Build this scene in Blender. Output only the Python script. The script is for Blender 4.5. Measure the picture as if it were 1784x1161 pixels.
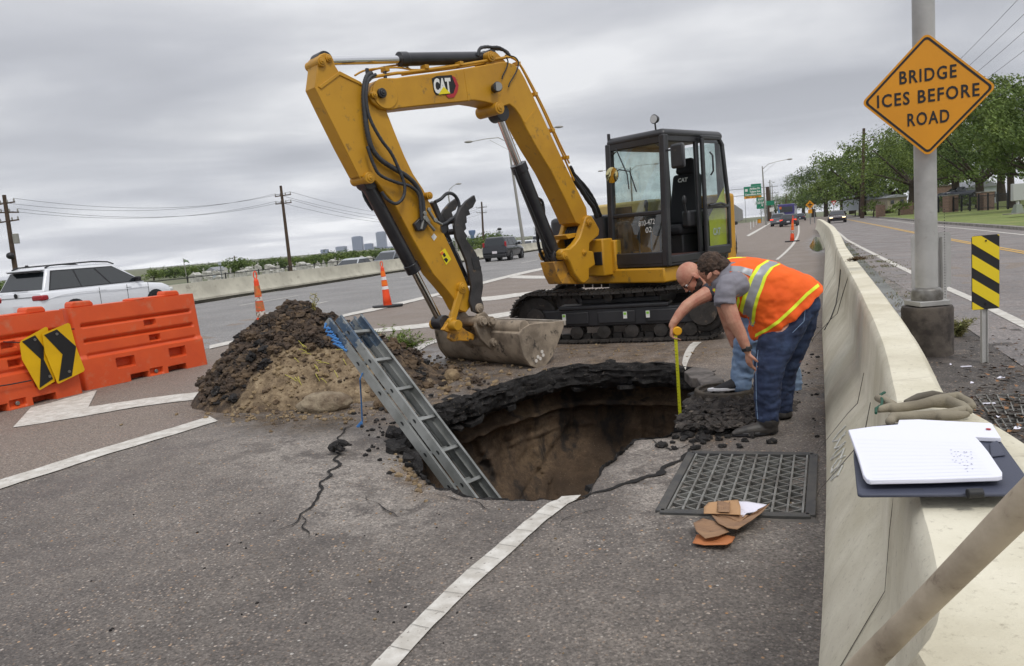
import bpy, bmesh, math, random
from mathutils import Vector, Matrix, noise
random.seed(7)
R = math.radians; PI = math.pi
for o in list(bpy.data.objects): bpy.data.objects.remove(o)
SC = bpy.context.scene
# ---------------- camera ----------------
FPX, CX, CY, H = 1300.0, 892.0, 580.5, 1.5
PITCH, ROLL = R(7.28), R(4.8)
ROT = Matrix.Rotation(PI/2-PITCH, 3, 'X') @ Matrix.Rotation(-ROLL, 3, 'Z')
cam_d = bpy.data.cameras.new('camera'); cam = bpy.data.objects.new('camera', cam_d)
SC.collection.objects.link(cam)
cam_d.sensor_width = 36; cam_d.lens = 36*FPX/1784; cam_d.clip_start = .05; cam_d.clip_end = 20000
cam.matrix_world = Matrix.Translation((0, 0, H)) @ ROT.to_4x4()
SC.camera = cam
# ---------------- world: overcast ----------------
W = bpy.data.worlds.new('World'); SC.world = W; W.use_nodes = True
nt = W.node_tree; N = nt.nodes; L = nt.links
bg = N['Background']
SUN_EL, SUN_AZ = R(58), R(150)
sky = N.new('ShaderNodeTexSky'); sky.sky_type = 'NISHITA'; sky.sun_disc = False
sky.sun_elevation = SUN_EL; sky.sun_rotation = SUN_AZ
def nd(tree, typ, **k):
    n = tree.nodes.new(typ)
    for a, b in k.items(): setattr(n, a, b)
    return n
def mth(tree, op, a, b=None, c=None, clamp=False):
    n = tree.nodes.new('ShaderNodeMath'); n.operation = op; n.use_clamp = clamp
    for i, x in enumerate((a, b, c)):
        if x is None: continue
        if hasattr(x, 'is_output'): tree.links.new(x, n.inputs[i])
        else: n.inputs[i].default_value = x
    return n.outputs[0]
def ramp(tree, fac, stops, interp='LINEAR'):
    n = tree.nodes.new('ShaderNodeValToRGB'); n.color_ramp.interpolation = interp
    while len(n.color_ramp.elements) < len(stops): n.color_ramp.elements.new(.5)
    for e, (p, c) in zip(n.color_ramp.elements, stops):
        e.position = p; e.color = (c[0], c[1], c[2], 1) if not isinstance(c, (int, float)) else (c, c, c, 1)
    tree.links.new(fac, n.inputs[0]); return n.outputs[0]
def mixc(tree, fac, a, b, mode='MIX'):
    n = tree.nodes.new('ShaderNodeMix'); n.data_type = 'RGBA'; n.blend_type = mode
    for s, x in ((0, fac), (6, a), (7, b)):
        if hasattr(x, 'is_output'): tree.links.new(x, n.inputs[s])
        elif isinstance(x, (int, float)): n.inputs[s].default_value = x
        else: n.inputs[s].default_value = (x[0], x[1], x[2], 1)
    return n.outputs[2]
tc = N.new('ShaderNodeTexCoord'); sx = N.new('ShaderNodeSeparateXYZ'); L.new(tc.outputs['Generated'], sx.inputs[0])
z = mth(nt, 'MAXIMUM', sx.outputs[2], 0.0); zz = mth(nt, 'ADD', z, .10)
cb = N.new('ShaderNodeCombineXYZ')
L.new(mth(nt, 'DIVIDE', sx.outputs[0], zz), cb.inputs[0]); L.new(mth(nt, 'DIVIDE', sx.outputs[1], zz), cb.inputs[1])
def wnoise(scale, det, rough, off, dist=0.0, sy=1.0):
    m = nd(nt, 'ShaderNodeMapping'); m.inputs['Location'].default_value = off; m.inputs['Scale'].default_value = (1, sy, 1)
    L.new(cb.outputs[0], m.inputs[0]); n = nd(nt, 'ShaderNodeTexNoise'); n.inputs['Scale'].default_value = scale
    n.inputs['Detail'].default_value = det; n.inputs['Roughness'].default_value = rough; n.inputs['Distortion'].default_value = dist
    L.new(m.outputs[0], n.inputs[0]); return n.outputs[0]
n1 = wnoise(.50, 5, .48, (3.1, 1.7, 0), .45, 1.35); n2 = wnoise(1.5, 5, .55, (8, 2, 4), .3)
cl = mth(nt, 'ADD', mth(nt, 'MULTIPLY', n1, .86), mth(nt, 'MULTIPLY', n2, .14))
ccol = ramp(nt, cl, [(.36, (.43, .44, .475)), (.455, (.515, .525, .56)), (.53, (.61, .618, .645)), (.62, (.80, .805, .82))])
grad = ramp(nt, z, [(0, 1.30), (.07, 1.16), (.15, .98), (.28, 1.02), (.45, 1.3), (1, 1.95)])
c1 = mixc(nt, 1.0, ccol, grad, 'MULTIPLY')
skyd = mixc(nt, 1.0, sky.outputs[0], (.09, .09, .09), 'MULTIPLY')
L.new(mixc(nt, .06, c1, skyd), bg.inputs[0]); bg.inputs[1].default_value = 1.0
# ---------------- sun (diffused by cloud) ----------------
sd = bpy.data.lights.new('sun', 'SUN'); sd.energy = 1.25; sd.angle = R(14); sd.color = (1, .97, .92)
so = bpy.data.objects.new('sun', sd); SC.collection.objects.link(so)
sdir = Vector((math.sin(SUN_AZ)*math.cos(SUN_EL), math.cos(SUN_AZ)*math.cos(SUN_EL), math.sin(SUN_EL)))
so.rotation_euler = sdir.to_track_quat('Z', 'Y').to_euler()
vs = SC.view_settings; vs.view_transform = 'Standard'; vs.look = 'None'; vs.exposure = 0.16; vs.gamma = 1; vs.use_curve_mapping = False
try:
    SC.cycles.max_bounces = 8; SC.cycles.transparent_max_bounces = 16
except Exception: pass
# ---------------- pixel to world (photo pixels, used only to measure places) ----------------
def ray(u, v): return ROT @ Vector(((u-CX)/FPX, -(v-CY)/FPX, -1.0))
def G(u, v, z=0.0):
    r = ray(u, v); t = (z-H)/r.z; return Vector((r.x*t, r.y*t, z))
def AT(u, v, Y):
    r = ray(u, v); t = Y/r.y; return Vector((r.x*t, Y, H+r.z*t))
# ---------------- materials ----------------
def S(r, g, b):
    f = lambda c: (c/255/12.92) if c/255 <= .04045 else ((c/255+.055)/1.055)**2.4
    return (f(r), f(g), f(b))
MATS = {}
def mat(name, col, rough=.6, metal=0, col2=None, nscale=6, lo=.4, hi=.65, det=5, bump=0, bscale=40, col3=None, n3=30, lo3=.6, hi3=.7,
        spec=None, coat=0, pos=False, stretch=None, emit=None, trans=0, alpha=1, bdist=.01):
    if name in MATS: return MATS[name]
    m = bpy.data.materials.new(name); m.use_nodes = True; t = m.node_tree; b = t.nodes['Principled BSDF']
    b.inputs['Roughness'].default_value = rough; b.inputs['Metallic'].default_value = metal
    b.inputs['Base Color'].default_value = (*col, 1)
    if spec is not None: b.inputs['Specular IOR Level'].default_value = spec
    if coat: b.inputs['Coat Weight'].default_value = coat; b.inputs['Coat Roughness'].default_value = .08
    if emit: b.inputs['Emission Color'].default_value = (*emit[0], 1); b.inputs['Emission Strength'].default_value = emit[1]
    if trans: b.inputs['Transmission Weight'].default_value = trans
    if alpha < 1: b.inputs['Alpha'].default_value = alpha
    if pos: src = nd(t, 'ShaderNodeNewGeometry').outputs['Position']
    else: src = nd(t, 'ShaderNodeTexCoord').outputs['Object']
    if stretch:
        mp = nd(t, 'ShaderNodeMapping'); mp.inputs['Scale'].default_value = stretch; t.links.new(src, mp.inputs[0]); src = mp.outputs[0]
    def nz(s, d=5, r=.6):
        n = nd(t, 'ShaderNodeTexNoise'); n.inputs['Scale'].default_value = s; n.inputs['Detail'].default_value = d; n.inputs['Roughness'].default_value = r
        t.links.new(src, n.inputs[0]); return n.outputs[0]
    out = None
    if col2 is not None:
        out = ramp(t, nz(nscale, det), [(lo, col), (hi, col2)])
    if col3 is not None:
        out = mixc(t, ramp(t, nz(n3, 6, .7), [(lo3, 0), (hi3, 1)]), out if out is not None else col, col3)
    if out is not None: t.links.new(out, b.inputs['Base Color'])
    if bump:
        bn = nd(t, 'ShaderNodeBump'); bn.inputs['Strength'].default_value = bump; bn.inputs['Distance'].default_value = bdist
        t.links.new(nz(bscale, 6, .65), bn.inputs['Height']); t.links.new(bn.outputs[0], b.inputs['Normal'])
    MATS[name] = m; return m
def asphalt(name, base, dark, light, stone, attrs=False, scale=1.0, wet=0.0, brown=None):
    m = bpy.data.materials.new(name); m.use_nodes = True; t = m.node_tree; b = t.nodes['Principled BSDF']; MATS[name] = m
    p = nd(t, 'ShaderNodeNewGeometry').outputs['Position']
    def nz(s, d=5, r=.6):
        n = nd(t, 'ShaderNodeTexNoise'); n.inputs['Scale'].default_value = s; n.inputs['Detail'].default_value = d; n.inputs['Roughness'].default_value = r
        t.links.new(p, n.inputs[0]); return n.outputs[0]
    big = ramp(t, nz(.55, 7, .66), [(.37, tuple(q*.8 for q in dark)), (.5, base), (.64, tuple(q*1.08 for q in light))])
    c = mixc(t, .5, big, ramp(t, nz(4, 6, .7), [(.35, dark), (.5, base), (.68, light)]))
    if attrs:
        def at(n):
            a = nd(t, 'ShaderNodeAttribute'); a.attribute_name = n; return a.outputs['Fac']
        c = mixc(t, at('gore'), c, mixc(t, .5, mixc(t, .55, c, brown), brown))
        pale = mth(t, 'MULTIPLY', at('pale'), ramp(t, nz(2.2, 7, .75), [(.43, 0), (.50, 1)]), clamp=True)
        c = mixc(t, mth(t, 'MULTIPLY', pale, .72), c, ramp(t, nz(11, 6, .7), [(.4, S(134, 127, 120)), (.62, S(166, 158, 149))]))
        dm = mth(t, 'MULTIPLY', at('dirt'), ramp(t, nz(3.2, 7, .75), [(.38, 0), (.56, 1)]), clamp=True)
        c = mixc(t, mth(t, 'MULTIPLY', dm, .85), c, ramp(t, nz(9, 6, .7), [(.4, S(62, 52, 44)), (.6, S(120, 100, 76))]))
        mudm = mth(t, 'MULTIPLY', at('mud'), ramp(t, nz(2.0, 6, .7), [(.30, 0), (.48, 1)]), clamp=True)
        c = mixc(t, mth(t, 'MULTIPLY', mudm, .95), c, ramp(t, nz(5, 6, .7), [(.38, S(50, 46, 44)), (.62, S(88, 82, 78))]))
    # aggregate
    vo = nd(t, 'ShaderNodeTexVoronoi'); vo.inputs['Scale'].default_value = 62*scale; t.links.new(p, vo.inputs['Vector'])
    sp = ramp(t, vo.outputs['Distance'], [(.26, 1), (.42, 0)])
    sep = nd(t, 'ShaderNodeSeparateColor'); t.links.new(vo.outputs['Color'], sep.inputs[0])
    some = ramp(t, sep.outputs[0], [(.48, 0), (.8, 1)])
    c = mixc(t, mth(t, 'MULTIPLY', mth(t, 'MULTIPLY', sp, some), mth(t, 'ADD', .35, mth(t, 'MULTIPLY', ramp(t, nz(.8, 4, .6), [(.42, 0), (.56, 1)]), .55))), c, mixc(t, sep.outputs[1], stone, S(146, 118, 92)))
    vo2 = nd(t, 'ShaderNodeTexVoronoi'); vo2.inputs['Scale'].default_value = 105*scale; t.links.new(p, vo2.inputs['Vector']); s2_ = nd(t, 'ShaderNodeSeparateColor'); t.links.new(vo2.outputs['Color'], s2_.inputs[0])
    c = mixc(t, .55, c, mixc(t, 1.0, c, ramp(t, s2_.outputs[0], [(0, .45), (.5, .95), (.85, 1.35), (1, 2.0)]), 'MULTIPLY'))
    vo3 = nd(t, 'ShaderNodeTexVoronoi'); vo3.inputs['Scale'].default_value = 30*scale; t.links.new(p, vo3.inputs['Vector']); s3_ = nd(t, 'ShaderNodeSeparateColor'); t.links.new(vo3.outputs['Color'], s3_.inputs[0])
    c = mixc(t, mth(t, 'MULTIPLY', ramp(t, vo3.outputs['Distance'], [(.18, 1), (.24, 0)]), ramp(t, s3_.outputs[0], [(.82, 0), (.86, 1)])), c, mixc(t, s3_.outputs[1], S(186, 182, 176), S(176, 130, 78)))
    hole = mth(t, 'MULTIPLY', ramp(t, nz(58*scale, 4, .65), [(.38, 1), (.50, 0)]), .6)
    c = mixc(t, hole, c, (dark[0]*.45, dark[1]*.45, dark[2]*.45))
    t.links.new(c, b.inputs['Base Color'])
    ro = ramp(t, nz(1.1, 5, .6), [(.38, .42 if wet else .62), (.6, .8)])
    if attrs:
        wm = mth(t, 'MULTIPLY', at('wet'), ramp(t, nz(1.6, 5, .6), [(.36, 0), (.54, 1)]), clamp=True)
        ro = mixc(t, wm, ro, (.16, .16, .16)); t.links.new(mixc(t, mth(t, 'MULTIPLY', wm, .42), c, (dark[0]*.5, dark[1]*.5, dark[2]*.5)), b.inputs['Base Color'])
    t.links.new(ro, b.inputs['Roughness'])
    bn = nd(t, 'ShaderNodeBump'); bn.inputs['Strength'].default_value = .8; bn.inputs['Distance'].default_value = .008
    hh = mth(t, 'ADD', mth(t, 'MULTIPLY', nz(90*scale, 4, .7), .8), mth(t, 'MULTIPLY', sp, .35))
    t.links.new(hh, bn.inputs['Height']); t.links.new(bn.outputs[0], b.inputs['Normal'])
    return m
def glass(name, tint, alpha=.35, rough=.02):
    if name in MATS: return MATS[name]
    m = bpy.data.materials.new(name); m.use_nodes = True; t = m.node_tree; t.nodes.remove(t.nodes['Principled BSDF'])
    tr = nd(t, 'ShaderNodeBsdfTransparent'); tr.inputs[0].default_value = (*tint, 1); gl_ = nd(t, 'ShaderNodeBsdfGlossy'); gl_.inputs['Roughness'].default_value = rough
    lw = nd(t, 'ShaderNodeLayerWeight'); lw.inputs[0].default_value = .5; fro = ramp(t, lw.outputs['Facing'], [(0, .07), (.55, .13), (1, .75)]); df = nd(t, 'ShaderNodeBsdfDiffuse'); df.inputs[0].default_value = (.30, .29, .27, 1)
    n = nd(t, 'ShaderNodeTexNoise'); n.inputs['Scale'].default_value = 5; n.inputs['Detail'].default_value = 6; t.links.new(nd(t, 'ShaderNodeTexCoord').outputs['Object'], n.inputs[0])
    m0 = nd(t, 'ShaderNodeMixShader'); t.links.new(ramp(t, n.outputs[0], [(.45, .03), (.75, .28)]), m0.inputs[0]); t.links.new(tr.outputs[0], m0.inputs[1]); t.links.new(df.outputs[0], m0.inputs[2])
    m1 = nd(t, 'ShaderNodeMixShader'); t.links.new(fro, m1.inputs[0]); t.links.new(m0.outputs[0], m1.inputs[1]); t.links.new(gl_.outputs[0], m1.inputs[2])
    t.links.new(m1.outputs[0], t.nodes['Material Output'].inputs[0]); MATS[name] = m; return m
# ---------------- mesh builder ----------------
class MB:
    def __init__(s): s.v = []; s.f = []; s.m = []
    def add(s, vs, fs, mi=0):
        k = len(s.v); s.v += [tuple(v) for v in vs]; s.f += [tuple(i+k for i in f) for f in fs]; s.m += [mi]*len(fs); return s
    def box(s, c, d, rot=None, mi=0, taper=1.0):
        c = Vector(c); hx, hy, hz = d[0]/2, d[1]/2, d[2]/2; vs = []
        for sz in (-1, 1):
            q = taper if sz > 0 else 1
            for sx, sy in ((-1, -1), (1, -1), (1, 1), (-1, 1)):
                v = Vector((sx*hx*q, sy*hy*q, sz*hz))
                if rot is not None: v = rot @ v
                vs.append(c+v)
        return s.add(vs, [(3, 2, 1, 0), (4, 5, 6, 7), (0, 1, 5, 4), (1, 2, 6, 5), (2, 3, 7, 6), (3, 0, 4, 7)], mi)
    def bar(s, a, b, w, h, up=(0, 0, 1), mi=0):
        a = Vector(a); b = Vector(b); d = (b-a); ln = d.length; d.normalize(); up = Vector(up)
        sd_ = d.cross(up)
        if sd_.length < 1e-4: sd_ = d.cross(Vector((1, 0, 0)))
        sd_.normalize(); u2 = sd_.cross(d)
        M = Matrix((d, sd_, u2)).transposed()
        return s.box((a+b)/2, (ln, w, h), M, mi)
    def tube(s, pts, r, n=10, mi=0, caps=True, ell=1.0):
        pts = [Vector(p) for p in pts]; m_ = len(pts)
        rr = r if isinstance(r, (list, tuple)) else [r]*m_
        prev = None; vs = []
        for i, p in enumerate(pts):
            d = (pts[min(i+1, m_-1)]-pts[max(i-1, 0)]).normalized()
            if prev is None:
                a = d.cross(Vector((0, 0, 1)))
                if a.length < .05: a = d.cross(Vector((0, 1, 0)))
                a.normalize()
            else:
                a = (prev-d*prev.dot(d)).normalized()
            prev = a; b = d.cross(a)
            for k in range(n):
                q = 2*PI*k/n; vs.append(p+a*math.cos(q)*rr[i]+b*math.sin(q)*rr[i]*ell)
        fs = [(i*n+k, i*n+(k+1) % n, (i+1)*n+(k+1) % n, (i+1)*n+k) for i in range(m_-1) for k in range(n)]
        if caps: fs += [tuple(reversed(range(n))), tuple(range((m_-1)*n, m_*n))]
        return s.add(vs, fs, mi)
    def cyl(s, a, b, r, r2=None, n=20, mi=0): return s.tube([a, b], [r, r if r2 is None else r2], n, mi)
    def loft(s, rings, mi=0, caps=True, closed=True):
        n = len(rings[0]); vs = [v for r in rings for v in r]; fs = []
        for i in range(len(rings)-1):
            for k in range(n if closed else n-1):
                fs.append((i*n+k, i*n+(k+1) % n, (i+1)*n+(k+1) % n, (i+1)*n+k))
        if caps: fs += [tuple(reversed(range(n))), tuple(range((len(rings)-1)*n, len(rings)*n))]
        return s.add(vs, fs, mi)
    def prism(s, poly, fn, a, b, mi=0):           # poly: 2d points, fn(p, w) -> 3d
        n = len(poly); vs = [fn(p, a) for p in poly]+[fn(p, b) for p in poly]
        fs = [tuple(reversed(range(n))), tuple(range(n, 2*n))]+[(k, (k+1) % n, n+(k+1) % n, n+k) for k in range(n)]
        return s.add(vs, fs, mi)
    def lathe(s, prof, c=(0, 0, 0), rot=None, n=24, mi=0):  # prof (r,z)
        c = Vector(c); vs = []
        for r, z_ in prof:
            for k in range(n):
                v = Vector((r*math.cos(2*PI*k/n), r*math.sin(2*PI*k/n), z_))
                vs.append(c+(rot @ v if rot is not None else v))
        m_ = len(prof)
        fs = [(i*n+k, i*n+(k+1) % n, (i+1)*n+(k+1) % n, (i+1)*n+k) for i in range(m_-1) for k in range(n)]
        if prof[0][0] > 1e-5: fs.append(tuple(reversed(range(n))))
        if prof[-1][0] > 1e-5: fs.append(tuple(range((m_-1)*n, m_*n)))
        return s.add(vs, fs, mi)
    def sph(s, c, r, nu=12, nv=8, mi=0, rot=None):
        c = Vector(c); r = (r, r, r) if isinstance(r, (int, float)) else r; vs = []
        for i in range(nv+1):
            ph = PI*i/nv
            for k in range(nu):
                q = 2*PI*k/nu; v = Vector((r[0]*math.sin(ph)*math.cos(q), r[1]*math.sin(ph)*math.sin(q), r[2]*math.cos(ph)))
                vs.append(c+(rot @ v if rot is not None else v))
        fs = [(i*nu+k, (i+1)*nu+k, (i+1)*nu+(k+1) % nu, i*nu+(k+1) % nu) for i in range(nv) for k in range(nu)]
        return s.add(vs, fs, mi)
    def build(s, name, mats, parent=None, bevel=0, smooth=38, tr=None, seg=2, weld=False, sub=0):
        me = bpy.data.meshes.new(name)
        vs = s.v if tr is None else [tuple(tr @ Vector(v)) for v in s.v]
        me.from_pydata(vs, [], s.f); me.validate()
        if not isinstance(mats, (list, tuple)): mats = [mats]
        for m_ in mats: me.materials.append(m_)
        if len(mats) > 1 and len(me.polygons) == len(s.m): me.polygons.foreach_set('material_index', s.m)
        bm = bmesh.new(); bm.from_mesh(me)
        bmesh.ops.remove_doubles(bm, verts=bm.verts, dist=1e-5) if weld else None
        bmesh.ops.recalc_face_normals(bm, faces=bm.faces); bm.to_mesh(me); bm.free()
        me.polygons.foreach_set('use_smooth', [True]*len(me.polygons))
        me.set_sharp_from_angle(angle=R(smooth))
        o = bpy.data.objects.new(name, me); SC.collection.objects.link(o)
        if bevel:
            b = o.modifiers.new('bevel', 'BEVEL'); b.width = bevel; b.segments = seg; b.limit_method = 'ANGLE'; b.angle_limit = R(40)
            b.harden_normals = False
        if sub:
            q = o.modifiers.new('sub', 'SUBSURF'); q.levels = sub; q.render_levels = sub
        if parent is not None: o.parent = parent
        return o
def tag(o, label, cat, group=None):
    o['label'] = label; o['category'] = cat
    if group: o['group'] = group
    return o
def struct(o, label=None, cat=None):
    o['kind'] = 'structure'
    if label: o['label'] = label
    if cat: o['category'] = cat
    return o
def thing(name, label, cat, loc=(0, 0, 0), rz=0, group=None):
    o = bpy.data.objects.new(name, None); SC.collection.objects.link(o); o.location = loc; o.rotation_euler = (0, 0, rz)
    o.empty_display_size = .1
    return tag(o, label, cat, group)
def copy_tree(o, loc=None, rz=None, label=None, group=None, scale=None, parent=None):
    c = o.copy(); SC.collection.objects.link(c); c.parent = parent
    if loc is not None: c.location = loc
    if rz is not None: c.rotation_euler = (0, 0, rz)
    if scale is not None: c.scale = (scale,)*3 if isinstance(scale, (int, float)) else scale
    if label: c['label'] = label
    if group: c['group'] = group
    for ch in [x for x in SC.collection.objects if x.parent == o]:
        copy_tree(ch, parent=c)
    return c
def text_bm(s, size, bold=0.0, depth=0.0, spacing=1.0, res=3, align='CENTER'):
    cu = bpy.data.curves.new('t', 'FONT'); cu.body = s; cu.size = size; cu.offset = bold; cu.extrude = depth
    cu.align_x = align; cu.align_y = 'CENTER'; cu.space_character = spacing; cu.resolution_u = res
    ob = bpy.data.objects.new('t', cu); SC.collection.objects.link(ob)
    dg = bpy.context.evaluated_depsgraph_get(); me = bpy.data.meshes.new_from_object(ob.evaluated_get(dg))
    out = ([v.co.copy() for v in me.vertices], [tuple(p.vertices) for p in me.polygons])
    bpy.data.objects.remove(ob); bpy.data.curves.remove(cu); bpy.data.meshes.remove(me)
    return out
def remesh(mb, name, m_, voxel, parent=None, smooth=3, disp=None, tr=None):
    """join overlapping shapes of one body or garment into ONE continuous skin"""
    o = mb.build('tmp', m_)
    r = o.modifiers.new('r', 'REMESH'); r.mode = 'VOXEL'; r.voxel_size = voxel; r.use_smooth_shade = True
    s_ = o.modifiers.new('s', 'SMOOTH'); s_.iterations = smooth; s_.factor = .5
    dg = bpy.context.evaluated_depsgraph_get(); me = bpy.data.meshes.new_from_object(o.evaluated_get(dg))
    bpy.data.objects.remove(o)
    if disp:
        me.update(); nn = [v.normal.copy() for v in me.vertices]
        for v, n_ in zip(me.vertices, nn): v.co += n_*disp(v.co)
    for p in me.polygons: p.use_smooth = True
    o = bpy.data.objects.new(name, me); SC.collection.objects.link(o)
    me.materials.clear(); me.materials.append(m_)
    if parent is not None: o.parent = parent; 
    return o
def fbm(p, o=4): return noise.fractal(p, 1.0, 2.0, o)
def smooth01(a, b, x):
    t = max(0, min(1, (x-a)/(b-a))); return t*t*(3-2*t)
# ================= ground, roads, markings, sinkhole =================
def PX(p):
    c = ROT.transposed() @ (Vector(p)-Vector((0, 0, H)))
    if c.z > -.05: return (-9999, 9999)
    return (CX+FPX*c.x/-c.z, CY-FPX*c.y/-c.z)
M_asph = asphalt('asphalt', S(108, 101, 95), S(86, 80, 76), S(128, 120, 112), S(184, 178, 170), attrs=True, brown=S(134, 121, 110))
M_conc = asphalt('highway_concrete', S(130, 128, 126), S(118, 116, 115), S(144, 142, 140), S(158, 156, 152), scale=.5)
M_street = asphalt('street_asphalt', S(122, 115, 112), S(108, 102, 100), S(138, 130, 126), S(150, 145, 140), scale=.6, wet=1)
M_edge = mat('broken_asphalt', S(46, 43, 42), .8, col2=S(22, 20, 20), nscale=14, lo=.38, hi=.60, bump=1.0, bscale=55, col3=S(120, 110, 98), n3=38, lo3=.60, hi3=.70, pos=True, bdist=.03)
M_grass = mat('grass', S(98, 112, 52), .9, col2=S(126, 136, 70), nscale=1.2, bump=.6, bscale=40, col3=S(136, 128, 84), n3=.6, lo3=.55, hi3=.7, pos=True, bdist=.03)
M_ground = mat('far_ground', S(92, 98, 72), .95, col2=S(112, 110, 86), nscale=.08, pos=True)
M_kerb = mat('kerb_concrete', S(150, 146, 138), .8, col2=S(112, 108, 102), nscale=2, bump=.3, bscale=30, pos=True)
HD = Vector((.3155, .949, 0)).normalized(); HN = Vector((-HD.y, HD.x, 0)); HP = G(365, 607)
def hperp(x, y): return (Vector((x, y, 0))-HP).dot(HN)
HC = G(960, 735); HC.z = 0
OUT = [(1012,858),(980,862),(940,867),(900,869),(865,867),(830,863),(795,856),(765,845),(740,828),(722,808),(708,790),(695,772),(688,756),(700,741),
 (735,722),(752,704),(795,690),(850,672),(905,655),(950,643),(990,634),(1040,630),(1100,629),(1160,631),(1205,636),(1236,643),(1246,652),(1234,664),
 (1216,680),(1204,700),(1192,728),(1178,748),(1140,756),(1098,766),(1075,785),(1055,805),(1035,835)]
op = [G(*q) for q in OUT]
# resample the rim by angle round the centre
NA = 440
def rim_at(a):
    best = None; d = Vector((math.cos(a), math.sin(a), 0)); n = Vector((-d.y, d.x, 0))
    for i in range(len(op)):
        p, q = op[i]-HC, op[(i+1) % len(op)]-HC; s0, s1 = p.dot(n), q.dot(n)
        if (s0 <= 0 < s1) or (s1 <= 0 < s0):
            t = s0/(s0-s1); r = (p+(q-p)*t).dot(d)
            if r > 0 and (best is None or r > best): best = r
    return best
RIM = []
for i in range(NA):
    a = 2*PI*i/NA; r = rim_at(a); d = Vector((math.cos(a), math.sin(a), 0)); p = HC+d*r
    j = .055*fbm(p*4)+.03*fbm(p*13)
    RIM.append((d, max(.3, r+j)))
for _ in range(1):
    rs = [x[1] for x in RIM]; RIM = [(RIM[i][0], .25*rs[i-1]+.5*rs[i]+.25*rs[(i+1) % NA]) for i in range(NA)]
RIM = [(d, r+.016*fbm((HC+d*r)*30)) for i, (d, r) in enumerate(RIM)]
def gz(p, dd):
    u, v = PX((p.x, p.y, 0)); near = math.exp(-dd/.3)
    s = -.05*near*smooth01(760, 700, u)-.03*near
    s += .012*fbm(p*1.3)*smooth01(30, 10, dd)+.010*fbm(p*6)*math.exp(-dd/.5)
    if p.y > 20: s = 0
    return s
def blob(u, v, cu, cv, ru, rv): return max(0, 1-math.sqrt(((u-cu)/ru)**2+((v-cv)/rv)**2))
rows = [0, .012, .03, .055, .085, .12]; 
while rows[-1] < 34: rows.append(rows[-1]*1.085+.012)
rows += [50, 80, 130, 230]
b = MB(); at_ = {k: [] for k in ('gore', 'pale', 'dirt', 'mud', 'wet')}
for dd in rows:
    for d, r in RIM:
        p = HC+d*(r+dd); u, v = PX(p); b.v.append((p.x, p.y, gz(p, dd)))
        ln = (848-.315*u) if u < 760 else 640-.0*u
        at_['gore'].append(smooth01(ln+14, ln-14, v))
        at_['pale'].append(min(1, 1.9*blob(u, v, 640, 850, 190, 130)+2.4*blob(u, v, 1165, 850, 85, 110)+1.2*blob(u, v, 500, 790, 220, 70)+1.6*blob(u, v, 1130, 800, 90, 60)+.8*blob(u, v, 1250, 930, 300, 60)))
        at_['dirt'].append(min(1, 2.2*blob(u, v, 780, 670, 230, 75)+2.4*blob(u, v, 520, 715, 230, 45)+2.2*blob(u, v, 1225, 725, 85, 60)+1.8*blob(u, v, 1100, 610, 260, 40)+1.6*blob(u, v, 740, 820, 80, 60)+1.4*blob(u, v, 1430, 650, 40, 160)))
        mud = 0
        if p.x > 1.9 and u > 1440: mud = smooth01(13.5, 8.5, p.y)
        at_['mud'].append(mud)
        at_['wet'].append(min(1, 2.0*blob(u, v, 720, 625, 110, 28)+2.6*blob(u, v, 1545, 500, 110, 90)+2.4*blob(u, v, 1425, 428, 24, 22)+1.5*blob(u, v, 500, 740, 220, 30)+2*blob(u, v, 1480, 420, 40, 30)))
for i in range(len(rows)-1):
    for k in range(NA): b.f.append((i*NA+k, i*NA+(k+1) % NA, (i+1)*NA+(k+1) % NA, (i+1)*NA+k))
b.m = [0]*len(b.f)
me = bpy.data.meshes.new('road'); me.from_pydata(b.v, [], b.f); me.materials.append(M_asph)
for k, vals in at_.items():
    a = me.attributes.new(k, 'FLOAT', 'POINT'); a.data.foreach_set('value', vals)
me.polygons.foreach_set('use_smooth', [True]*len(me.polygons)); me.update()
if me.polygons[0].normal.z < 0: me.flip_normals()
road = bpy.data.objects.new('road', me); SC.collection.objects.link(road); struct(road, 'dark cracked asphalt of the closed ramp around the sinkhole', 'road')
# far ground: one sheet to the horizon, with an opening under the road sheet
b = MB(); cols = 96; rr = [5.0, 20, 60, 120, 200, 300, 450, 700, 1200, 2500, 6000, 15000]
for r in rr:
    for k in range(cols):
        a = 2*PI*k/cols; x, y = HC.x+r*math.cos(a), HC.y+r*math.sin(a)
        b.v.append((x, y, -.35-1.3*smooth01(34, 50, hperp(x, y))))
for i in range(len(rr)-1):
    for k in range(cols): b.f.append((i*cols+k, i*cols+(k+1) % cols, (i+1)*cols+(k+1) % cols, (i+1)*cols+k)); b.m.append(0)
struct(b.build('ground', M_ground), 'flat ground out to the horizon', 'ground')
# cut the road sheet back to this side of the cemetery fence
bm = bmesh.new(); bm.from_mesh(me)
kill = [f for f in bm.faces if hperp(*f.calc_center_median()[:2]) > 9]
bmesh.ops.delete(bm, geom=kill, context='FACES'); bm.to_mesh(me); bm.free()
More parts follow.
